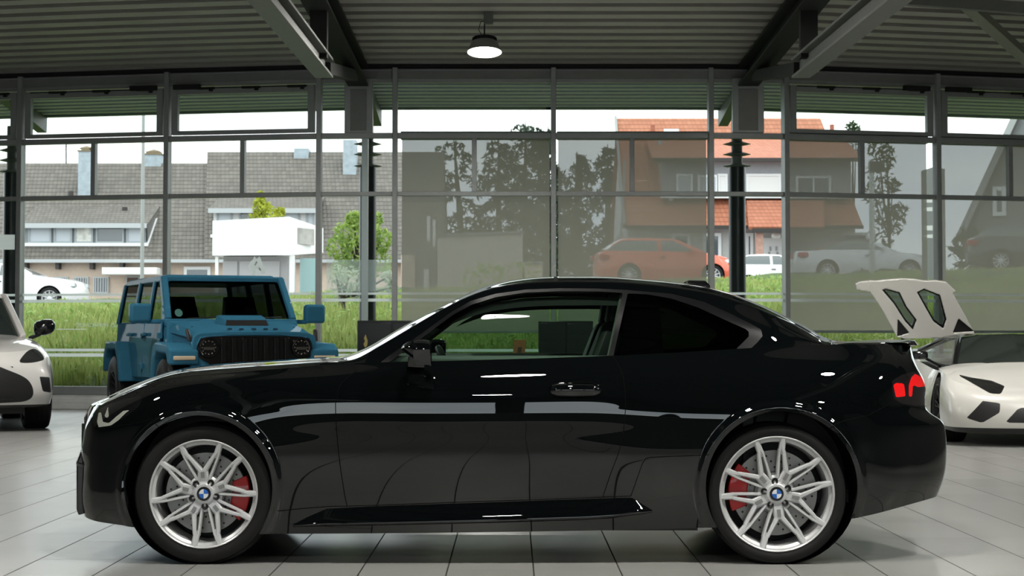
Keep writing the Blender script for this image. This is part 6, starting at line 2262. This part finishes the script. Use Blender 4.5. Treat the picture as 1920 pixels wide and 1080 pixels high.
# long dormer
pa, pb = rp(1238, 370, YR + .9), rp(1600, 300, YR + .9)
d = part('dormer', rt)
zdt = rp(0, 300, YR + .9).z; zdb = rp(0, 371, YR + .9).z
MB().box(pa.x + .1, pb.x - .1, .9, 5.2, zdb, zdt).build('dormer_wall', mat('dormer_grey', (.33, .34, .36), .7, noise=.05), d)
zz = rp(0, 262, YR + 4.4).z
roof_plane('dormer_roof', [(pa.x - .35, .35, zdt + .02), (pb.x + .3, .35, zdt + .02), (pb.x + .3, 4.4, zz), (pa.x - .35, 4.4, zz)], M_tiler, d)
MB().box(pa.x - .35, pb.x + .3, .22, .38, zdt - .12, zdt + .03).build('dormer_gutter', M_darkwood, d)
MB().box(pa.x, pb.x, .80, .92, zdb - .02, zdb + .07).build('dormer_sill', M_winframe, d)
for (a, b_, t_, gl2, md) in ((1268, 1299, 326, M_winpale, 0), (1308, 1346, 328, M_winpale, 0), (1345, 1364, 326, mat('sunblind_white', (.80, .80, .79), .7), 0), (1399, 1464, 326, mat('sunblind_white', (.80, .80, .79), .7), 0), (1492, 1558, 330, M_winglass, 1)):
    house_window(a, b_, t_, 369, YR + .86, d, ro, M_winframe, gl2, .10, mid=md)
# dark cheek board of the dormer
MB().bar(rp(1236, 262, YR + 3.6), rp(1258, 378, YR + .8), .16, .16).build('dormer_verge', mat('verge_grey', (.36, .36, .36), .6), d)
# ground floor
for (a, b_, t_) in ((1260, 1294, 437), (1318, 1352, 437), (1398, 1412, 437)):
    house_window(a, b_, t_, 492, YR + .55, rt, ro, M_winframe, M_winglass, .13)
house_window(1580, 1628, 436, 470, YR + .55, rt, ro, M_winframe, M_winglass, .12)
# porch
po = part('porch', rt)
roof_plane('porch_roof', [rp(1404, 425, YR - 1.6), rp(1545, 425, YR - 1.6), rp(1545, 376, YR + .5), rp(1400, 376, YR + .5)], M_tiler, po)
q0, q1 = rp(1412, 436, YR - 1.6), rp(1540, 428, YR - 1.6)
MB().box(q0.x, q1.x, q0.y, q0.y + .18, q0.z, q1.z).build('porch_beam', M_darkwood, po)
q0, q1 = rp(1418, 500, YR - 1.4), rp(1431, 436, YR - 1.4)
MB().box(q0.x, q1.x, q0.y, q0.y + .3, zg, q1.z).build('brick_pillar', mat('brick_pale', (.50, .30, .24), .8, noise=.2, nscale=6), po)
q0, q1 = rp(1432, 505, YR + .5), rp(1470, 446, YR + .5)
dr = MB().box(q0.x, q1.x, q0.y, q0.y + .1, zg, q1.z).build('front_door', mat('door_white', (.82, .82, .82), .4), po)
m = MB()
for s in (-1, 1):
    for (u0, u1, v0, v1) in ((4, 7.5, 462, 470), (6, 9.5, 472, 488)):
        a, b_ = rp(1450 + s * u0, v1, YR + .48), rp(1450 + s * u1, v0, YR + .48)
        m.box(min(a.x, b_.x), max(a.x, b_.x), a.y - .01, a.y + .03, a.z, b_.z)
m.build('door_light', M_winglass, dr)
q = rp(1455, 443, YR - .5)
MB().lathe([(.001, .14), (.16, .10), (.20, .0), (.16, -.08), (.001, -.1)], 14, 'Z', tuple(q)).build('porch_lamp', mat('porch_lamp_white', (.85, .85, .8), .4), po, smooth=60)
# skylight, vents
q0 = rp(1245, 250, YR + 5.0)
MB().bar(q0, rp(1273, 250, YR + 5.0), .5, .10, up=(0, -.7, .7)).build('skylight', mat('skylight_pale', (.75, .8, .82), .2), rt)
for a in (1224, 1560):
    MB().lathe([(.10, -.2), (.10, .22), (.001, .24)], 8, 'Z', tuple(rp(a, 243, YR + 5.2))).build('vent_pipe', mat('vent_red', (.40, .14, .09), .7), rt, smooth=50)
MB().tube([rp(1164, 452, YR - .2), rp(1172, 300, YR - .2)], .06, 6).build('downpipe', mat('verge_grey', (.36, .36, .36), .6), rt)

# --- grey gable house at the right edge
YG = 64
g0 = Vector((at(1870, 500, YG).x, YG, gz(at(1870, 500, YG).x, YG) - .3))
gt = thing('gable_house', 'grey gable house with steep roof beyond the white supercar', 'house', tuple(g0), R(-15))
gq = lambda a, c, Y=YG: at(a, c, Y) - g0
L_, A_p, R_ = gq(1812, 430), gq(1985, 40), gq(2160, 430)
mg = MB()
pol = [(L_.x + .1, 0), (L_.x + .1, L_.z), (A_p.x, A_p.z), (R_.x, R_.z), (R_.x, 0)]
mg.prism(pol, lambda u, v, s: (u, 0 if s == 0 else 9, v))
mg.build('wall', mat('gable_grey', (.22, .22, .225), .8, noise=.06), gt)
roof_plane('roof', [(L_.x - .25, -.3, L_.z - .3), (L_.x - .25, 9.3, L_.z - .3), (A_p.x, 9.3, A_p.z + .15), (A_p.x, -.3, A_p.z + .15)], mat('gable_roof_dark', (.10, .095, .09), .8, noise=.1), gt, .2)
roof_plane('roof', [(R_.x + .25, 9.3, R_.z - .3), (R_.x + .25, -.3, R_.z - .3), (A_p.x, -.3, A_p.z + .15), (A_p.x, 9.3, A_p.z + .15)], mat('gable_roof_dark', (.10, .095, .09), .8, noise=.1), gt, .2)
MB().bar((L_.x - .2, -.32, L_.z - .25), (A_p.x, -.32, A_p.z + .05), .06, .22, up=(-.9, 0, .4)).build('verge_board', mat('verge_grey', (.36, .36, .36), .6), gt)
house_window(1862, 1886, 350, 405, YG - .03, gt, g0, M_winframe, M_winglass, .14)
q0, q1 = gq(1855, 510), gq(1864, 480)
MB().box(q0.x, q1.x, -.5, -.3, 0, q1.z).build('gate_post', M_white, gt)

# --- street furniture
def pole(name, lab, cat, px_, Y, ptop, r, m):
    x = (px_ - 960) * Y / FOC
    z0 = gz(x, Y) - .1
    t = thing(name, lab, cat, (x, Y, z0))
    MB().tube([(0, 0, 0), (0, 0, at(px_, ptop, Y).z - z0)], [r, r * .8], 10).build('pole', m, t, smooth=60)
    return t, z0
M_pole = mat('galvanised_pole', (.56, .58, .58), .45, .4)
t, z0 = pole('street_lamp', 'thin grey lamp post standing before the long brown roof', 'street lamp', 266, 52, 100, .055, mat('lamp_post_grey', (.36, .37, .37), .5, .3))
MB().box(-.1, .1, -.9, .1, 9.6 - .1, 9.72 - .1).build('lamp_head', M_pole, t, bevel=.02)
t, z0 = pole('sign_mast', 'grey mast with a dark box head before the red-roofed house end', 'sign post', 1636, 52, 300, .085, M_pole)
p = at(1630, 322, 52); q = at(1657, 303, 52)
xx = (1636 - 960) * 52 / FOC
MB().box(p.x - xx, q.x - xx, -.15, .15, p.z - z0, q.z - z0).build('mast_head', mat('mast_dark', (.05, .05, .05), .6), t, bevel=.01)
x = (1753 - 960) * 46 / FOC
z0 = gz(x, 46) - .1
t = thing('pylon_sign', 'tall grey pylon sign standing behind the mullion right of the red house', 'pylon', (x, 46, z0))
zt_ = at(1753, 316, 46).z - z0
q = lambda a: (a - 1753) * 46 / FOC
MB().hexa([(q(1729), .0, 0), (q(1748), -.25, 0), (q(1776), .1, 0), (q(1757), .4, 0), (q(1729), .0, zt_ - .06), (q(1748), -.25, zt_ + .02), (q(1776), .1, zt_), (q(1757), .4, zt_)]).build('pylon_body', mat('pylon_grey', (.17, .175, .17), .6), t, bevel=.01)
m = MB()
for k, (c, hgt) in enumerate(((380, 9), (396, 7), (432, 9), (446, 6))):
    z_ = at(1753, c, 46).z - z0
    m.hexa([(q(1733), -.06, z_), (q(1746), -.235, z_ - .02), (q(1746), -.225, z_ - .02), (q(1733), -.05, z_), (q(1733), -.06, z_ + hgt * .012), (q(1746), -.235, z_ + hgt * .012), (q(1746), -.225, z_ + hgt * .012), (q(1733), -.05, z_ + hgt * .012)])
m.build('pylon_lettering', mat('pylon_letters', (.55, .55, .54), .6), t)

# --- parked cars
def place(px_, Y): 
    x = (px_ - 960) * Y / FOC
    return (x, Y, gz(x, Y))
parked_car('hatchback', 'orange-red hatchback parked behind the screen above the coupe roof', place(1242, 58), R(180 + 8), (.72, .12, .05), 4.3, 1.8, 1.50, .95, 1.0, 1.05, 1.85, 3.55, 4.15, 1.02, 2.6, .33)
parked_car('convertible', 'white convertible with dark soft top parked behind the screen', place(1612, 61), R(180 + 3), (.72, .74, .76), 4.35, 1.8, 1.42, .90, .95, 1.25, 2.05, 2.9, 3.55, .98, 2.65, .33, softtop=(.06, .06, .065))
parked_car('small_hatchback', 'small white car parked in front of the white front door', place(1452, 73), R(180 + 2), (.80, .80, .80), 3.7, 1.65, 1.48, .95, .98, .95, 1.65, 3.0, 3.55, 1.0, 2.4, .30, pane=(.30, .34, .36))
parked_car('sedan', 'white saloon parked on the street beyond the white SUV', place(18, 57.5), R(180 - 4), (.80, .80, .80), 4.75, 1.85, 1.45, .93, .97, 1.45, 2.25, 3.3, 4.1, 1.02, 2.85, .34, pane=(.42, .46, .45))
parked_car('street_car', 'dark car with red tail lamp by the hedge at the right edge', place(1950, 57), R(180 - 10), (.03, .03, .035), 4.4, 1.8, 1.5, .95, 1.0, 1.1, 1.9, 3.6, 4.2, 1.02, 2.6, .33)

# ---- grass
fx_ = lambda y: (-.292 * y - .5, .285 * y + .5)
V1, F1 = grass(46000, 29.9, 50.6, fx_, .16, .42, .022)
# keep the blades clear of stems, columns and planting
c_ = V1.reshape(-1, 5, 3)[:, 0]
keep = np.ones(len(c_), bool)
for (x_0, x_1, y_0, y_1) in [((855 - 960) * 31.2 / FOC - .6, (1015 - 960) * 31.2 / FOC + .6, 30.1, 32.4), ((1185 - 960) * 31.4 / FOC - .6, (1330 - 960) * 31.4 / FOC + .6, 30.2, 32.6),
                             ((1545 - 960) * 31.2 / FOC - .6, (1690 - 960) * 31.2 / FOC + .6, 30.1, 32.4), (-8.5, -7.5, 29.4, 30.6), (-5.0, -2.7, 44.9, 47.2), (-5.0, -2.3, 42.1, 44.1), (9.9, 10.9, 45.5, 46.7)]:
    keep &= ~((c_[:, 0] > x_0) & (c_[:, 0] < x_1) & (c_[:, 1] > y_0) & (c_[:, 1] < y_1))
V1 = V1.reshape(-1, 5, 3)[keep].reshape(-1, 3)
F1 = np.arange(keep.sum())[:, None] * 5 + np.array([[0, 1, 2, 3, 4]])
go = mesh_np('grass', V1, F1, leaf_mat('grass_blades', (.22, .30, .07), (.58, .64, .24), scale=.9))
tag(go, 'tall light green grass growing on the bank outside', 'grass', kind='stuff')


# broad-leaved weeds between the blades
n_ = 9000
y_ = 30.0 + 19.5 * rng.random(n_)
x_ = (-.292 * y_ - .5) + rng.random(n_) * (.577 * y_ + 1)
cl = np.sin(x_ * 1.3 + 2 * np.sin(y_ * .7)) * np.sin(y_ * 1.1 + x_ * .4)
sel = cl > -.1
for (x_0, x_1, y_0, y_1) in ((-1.6, 4.0, 30.0, 32.7), (4.5, 7.2, 30.0, 32.5), (-8.5, -7.5, 29.4, 30.6), (-5.0, -2.3, 42.0, 47.3), (9.9, 10.9, 45.5, 46.7)):
    sel &= ~((x_ > x_0) & (x_ < x_1) & (y_ > y_0) & (y_ < y_1))
x_, y_ = x_[sel], y_[sel]
hh_ = (.05 + .30 * rng.random(len(x_))) * (1 - .7 * np.clip((y_ - 40) / 9, 0, 1))
Pw = np.stack([x_, y_, ground_h(x_, y_) + hh_], 1)
Vw, Fw = cards(Pw, .085, np.random.default_rng(5), .7)
wo = mesh_np('weeds', Vw, Fw, leaf_mat('weed_leaves', (.14, .27, .05), (.45, .60, .18), scale=1.5))
wo.parent = go
wo['kind'] = 'stuff'
wo['label'] = 'broad-leaved weeds between the grass blades'
# ================================================================ SCREENS, DECALS, FURNITURE
def blind_material():
    m = bpy.data.materials.new('screen_fabric')
    m.use_nodes = True
    nt = m.node_tree
    nt.nodes.clear()
    o = nt.nodes.new('ShaderNodeOutputMaterial')
    tp = nt.nodes.new('ShaderNodeBsdfTransparent'); tp.inputs[0].default_value = (.92, .96, 1.0, 1)
    df = nt.nodes.new('ShaderNodeBsdfDiffuse')
    tl = nt.nodes.new('ShaderNodeBsdfTranslucent')
    tc = nt.nodes.new('ShaderNodeTexCoord')
    wv = nt.nodes.new('ShaderNodeTexNoise'); wv.inputs['Scale'].default_value = 2.0
    nt.links.new(tc.outputs['Object'], wv.inputs['Vector'])
    rp_ = nt.nodes.new('ShaderNodeValToRGB')
    rp_.color_ramp.elements[0].color = (.33, .302, .255, 1); rp_.color_ramp.elements[1].color = (.37, .34, .29, 1)
    nt.links.new(wv.outputs['Fac'], rp_.inputs[0])
    nt.links.new(rp_.outputs[0], df.inputs[0]); nt.links.new(rp_.outputs[0], tl.inputs[0])
    m1 = nt.nodes.new('ShaderNodeMixShader'); m1.inputs[0].default_value = BLIND_TL
    nt.links.new(df.outputs[0], m1.inputs[1]); nt.links.new(tl.outputs[0], m1.inputs[2])
    m2 = nt.nodes.new('ShaderNodeMixShader'); m2.inputs[0].default_value = 1 - BLIND_T
    nt.links.new(tp.outputs[0], m2.inputs[1]); nt.links.new(m1.outputs[0], m2.inputs[2])
    nt.links.new(m2.outputs[0], o.inputs[0])
    return m
M_blind = blind_material()
def blind(px0, px1, i0, lab, last=False):
    a, b_ = FN[i0], FN[i0 + 1]
    e = Vector((b_[0] - a[0], b_[1] - a[1])); L = e.length; e.normalize()
    # plan positions along this facade piece
    def s_of(px_):
        k = (px_ - 960) / FOC
        # solve a + e*s  with x = k*y
        return (k * a[1] - a[0]) / (e.x - k * e.y)
    s0, s1 = s_of(px0), (L - .06 if last else s_of(px1))
    n = Vector((-e.y, e.x))
    p = Vector(a) + e * s0 + n * .14
    t = thing('roller_blind', lab, 'roller blind', (p.x, p.y, 1.14), math.atan2(e.y, e.x), group='grey outside roller screens')
    w_ = s1 - s0
    MB().add([(0, 0, .03), (w_, 0, .03), (w_, 0, 2.88), (0, 0, 2.88)], [(0, 1, 2, 3)]).build('fabric', M_blind, t)
    MB().box(0, w_, -.018, .022, 0, .04).build('bottom_bar', M_alu, t, bevel=.006)
    MB().box(-.02, w_ + .02, -.03, .10, 2.86, 2.98).build('cassette', M_alu, t, bevel=.01)
    return t
blind(752, 1031, 6, 'grey see-through roller screen left of the middle mullion, firs behind it')
blind(1047, 1327, 7, 'grey see-through roller screen right of the middle mullion, orange hatchback behind it')
blind(1488, 1747, 9, 'grey see-through roller screen with the white convertible behind it')
blind(1776, 1990, 10, 'grey see-through roller screen with the grey gable house behind it', True)

# decals on the panes (mirror-written lettering, horse head) -> parts of their window
def on_pane(win_i, px_, py_, d=-.008):
    a, b_ = FN[win_i - 1], FN[win_i]
    e = Vector((b_[0] - a[0], b_[1] - a[1])).normalized()
    k = (px_ - 960) / FOC
    s = (k * a[1] - a[0]) / (e.x - k * e.y)
    n = Vector((-e.y, e.x))
    q = Vector(a) + e * s + n * d
    z = at(px_, py_, q.y).z
    return Vector((q.x - a[0], q.y - a[1], z)), math.atan2(e.y, e.x)
w3 = bpy.data.objects['window_3']; w4 = bpy.data.objects['window_4']
w5 = bpy.data.objects['window_5']
def decal_poly(win_i, polys, name, m, d=-.009):
    mb = MB()
    for pol in polys:
        pts = [on_pane(win_i, a, c, d)[0] for a, c in pol]
        mb.add(pts, [tuple(range(len(pts)))])
    return mb.build(name, m, bpy.data.objects['window_%d' % win_i])
def film(name, col):
    m = bpy.data.materials.new(name); m.use_nodes = True
    nt = m.node_tree
    a = nt.nodes.new('ShaderNodeBsdfTranslucent'); a.inputs[0].default_value = (*col, 1)
    c = nt.nodes.new('ShaderNodeMixShader'); c.inputs[0].default_value = .65
    nt.nodes['Principled BSDF'].inputs['Base Color'].default_value = (*col, 1)
    nt.links.new(nt.nodes['Principled BSDF'].outputs[0], c.inputs[1]); nt.links.new(a.outputs[0], c.inputs[2])
    nt.links.new(c.outputs[0], nt.nodes['Material Output'].inputs[0])
    return m
M_decal = film('white_decal', (.88, .90, .90))
M_patch = film('frosted_patch_film', (.75, .86, .84))
_nt = M_patch.node_tree
_m = _nt.nodes.new('ShaderNodeMixShader'); _m.inputs[0].default_value = .62
_t = _nt.nodes.new('ShaderNodeBsdfTransparent')
_o = _nt.nodes['Material Output']; _s = _o.inputs[0].links[0].from_socket
_nt.links.new(_s, _m.inputs[1]); _nt.links.new(_t.outputs[0], _m.inputs[2]); _nt.links.new(_m.outputs[0], _o.inputs[0])
horse = [[(472,522),(473,514),(469,505),(465,499),(468,492),(474,487),(477,480),(480,485),(484,484),(486,480),(489,485),(491,492),(495,501),(497,509),(494,514),(488,512),(485,506),(481,505),(479,510),(480,522)],
         [(484,522),(484,514),(487,514),(486,522)]]
decal_poly(5, horse, 'horse_head_decal', M_decal)
hl_ = [[(481,489),(483,492),(479,498),(477,497)], [(485,500),(489,504),(490,508),(486,506)]]
decal_poly(5, hl_, 'horse_decal_shading', mat('decal_shade', (.42, .42, .42), .6), -.013)
decal_poly(6, [[(612,487),(733,487),(733,547),(612,547)]], 'frosted_patch', M_patch, -.004)
decal_poly(3, [[(-60, 440), (27, 440), (27, 468), (-60, 468)]], 'white_panel_film', M_decal)
# lettering, mirrored because it is read from outside
def lettering(txt, win_i, px_, py_, hgt, m):
    c = bpy.data.curves.new('lettering', 'FONT')
    c.body = txt
    c.size = hgt
    c.extrude = .0006
    c.align_x = 'LEFT'
    p, ang = on_pane(win_i, px_, py_, -.008)
    o = bpy.data.objects.new('lettering', c)
    COL.objects.link(o)
    o.parent = bpy.data.objects['window_%d' % win_i]
    o.location = p
    o.rotation_euler = (PI / 2, 0, ang)
    o.scale = (-1.25, 1, 1)
    c.materials.append(m)
    return o
M_frost_l = film('lettering_pale', (.85, .90, .85))
lettering('SG REMSCHEID', 4, 222, 613, .082, M_frost_l)
decal_poly(4, [[(107,616.5),(163,616.5),(163,618),(107,618)]], 'lettering_underline', M_frost_l)

# black cabinets standing near the glass
def cabinet(px0, px1, ptop, Y, lab, logo=False, group='black cabinets by the glass front'):
    x0, x1 = (px0 - 960) * Y / FOC, (px1 - 960) * Y / FOC
    h = at(960, ptop, Y).z
    t = thing('cabinet', lab, 'cabinet', ((x0 + x1) / 2, Y, 0), group=group)
    w_ = (x1 - x0) / 2
    MB().box(-w_, w_, 0, .55, .06, h).build('carcass', mat('cabinet_black', (.008, .009, .010), .3), t, bevel=.008)
    for s in (0, 1):
        MB().box(-w_ + .015 + s * w_, -.01 + s * w_, -.018, 0, .08, h - .03).build('cabinet_door', mat('cabinet_door_black', (.010, .011, .012), .25), t, bevel=.004)
    MB().box(-w_ + .04, w_ - .04, .04, .52, 0, .06).build('plinth', M_black, t)
    if logo:
        q = [(686, 627), (683, 634), (685, 640), (682, 645), (685, 652), (689, 648), (690, 639), (688, 633)]
        MB().prism([((a - 960) * Y / FOC - (x0 + x1) / 2, at(a, c, Y).z) for a, c in q], lambda u, v, s: (u, -.022 - .006 * s, v)).build('gold_emblem', mat('emblem_gold', (.42, .34, .12), .35, .7), t)
    return t
cabinet(670, 800, 601, 25.5, 'black cabinet with a gold emblem behind the coupe bonnet and windscreen', True)
cabinet(1010, 1112, 602, 25.5, 'plain black cabinet seen through the coupe door window')
x = (972 - 960) * 24.5 / FOC
t = thing('display_board', 'small rust-brown standing board seen through the coupe door window', 'display board', (x, 24.5, 0))
z0, z1 = at(960, 664, 24.5).z, at(960, 637, 24.5).z
MB().hexa([(-.09, 0, .55), (.06, 0, .55), (.06, .02, .55), (-.09, .02, .55), (-.06, .04, z1), (.10, .04, z1), (.10, .06, z1), (-.06, .06, z1)]).build('panel', mat('rust_brown', (.30, .12, .05), .5, noise=.15), t, bevel=.004)
MB().hexa([(-.02, -.004, .85), (.03, -.004, .85), (.03, .0, .85), (-.02, .0, .85), (-.005, .022, .95), (.045, .022, .95), (.045, .026, .95), (-.005, .026, .95)]).build('board_mark', mat('mark_dark', (.06, .03, .02), .5), t)
MB().lathe([(.001, 0), (.16, 0), (.16, .015), (.02, .03), (.015, .03), (.015, .56), (.001, .56)], 24).build('stand', M_darksteel, t, smooth=40)

# long dark counter behind the camera; only its mirror image in the coupe's door shows
t = thing('counter', 'long dark counter behind the camera, seen only mirrored in the coupe door', 'counter', (.6, -3.2, 0))
MB().box(-5.2, 5.0, -.7, 0, 0, 1.0).build('counter_body', mat('counter_dark', (.02, .022, .022), .5), t, bevel=.01)
MB().box(-5.3, 5.1, -.78, .06, 1.0, 1.05).build('counter_top', mat('counter_top', (.10, .11, .11), .35), t, bevel=.01)
# ================================================================ LIGHT AND CAMERA
w = bpy.data.worlds.new('overcast_sky')
SC.world = w
w.use_nodes = True
nt = w.node_tree
bg = nt.nodes['Background']
tc = nt.nodes.new('ShaderNodeTexCoord')
mp = nt.nodes.new('ShaderNodeMapping')
mp.inputs['Scale'].default_value = (1, 1, 3.2)
nt.links.new(tc.outputs['Generated'], mp.inputs[0])
nz = nt.nodes.new('ShaderNodeTexNoise')
nz.inputs['Scale'].default_value = 4.2
nz.inputs['Detail'].default_value = 7
nz.inputs['Roughness'].default_value = .55
nt.links.new(mp.outputs[0], nz.inputs['Vector'])
cr = nt.nodes.new('ShaderNodeValToRGB')
cr.color_ramp.elements[0].position = .32
cr.color_ramp.elements[0].color = (.66, .72, .80, 1)
cr.color_ramp.elements[1].position = .68
cr.color_ramp.elements[1].color = (1.0, 1.0, .98, 1)
nt.links.new(nz.outputs['Fac'], cr.inputs[0])
nt.links.new(cr.outputs[0], bg.inputs['Color'])
bg.inputs['Strength'].default_value = SKY_E

cam = bpy.data.cameras.new('camera')
co = bpy.data.objects.new('camera', cam)
COL.objects.link(co)
co.location = (0, 0, CAMH)
co.rotation_euler = (PI / 2 + TILT, 0, 0)
cam.sensor_width = 36
cam.lens = FOC / 1920 * 36
cam.shift_y = -(540 - CY) / 1920
cam.clip_end = 600
cam.clip_start = .1
cam.dof.use_dof = True
cam.dof.focus_distance = 9.1
cam.dof.aperture_fstop = 11.0
SC.camera = co
SC.view_settings.view_transform = 'Standard'
SC.view_settings.look = 'None'
SC.view_settings.gamma = 1
SC.view_settings.use_curve_mapping = False
SC.view_settings.exposure = 0.9
SC.cycles.max_bounces = 10
SC.cycles.diffuse_bounces = 4
SC.cycles.glossy_bounces = 6
SC.cycles.transparent_max_bounces = 24
SC.cycles.transmission_bounces = 6
SC.cycles.caustics_reflective = False
SC.cycles.caustics_refractive = False
SC.cycles.sample_clamp_indirect = 1.0
SC.cycles.sample_clamp_direct = 14
SC.cycles.use_denoising = True
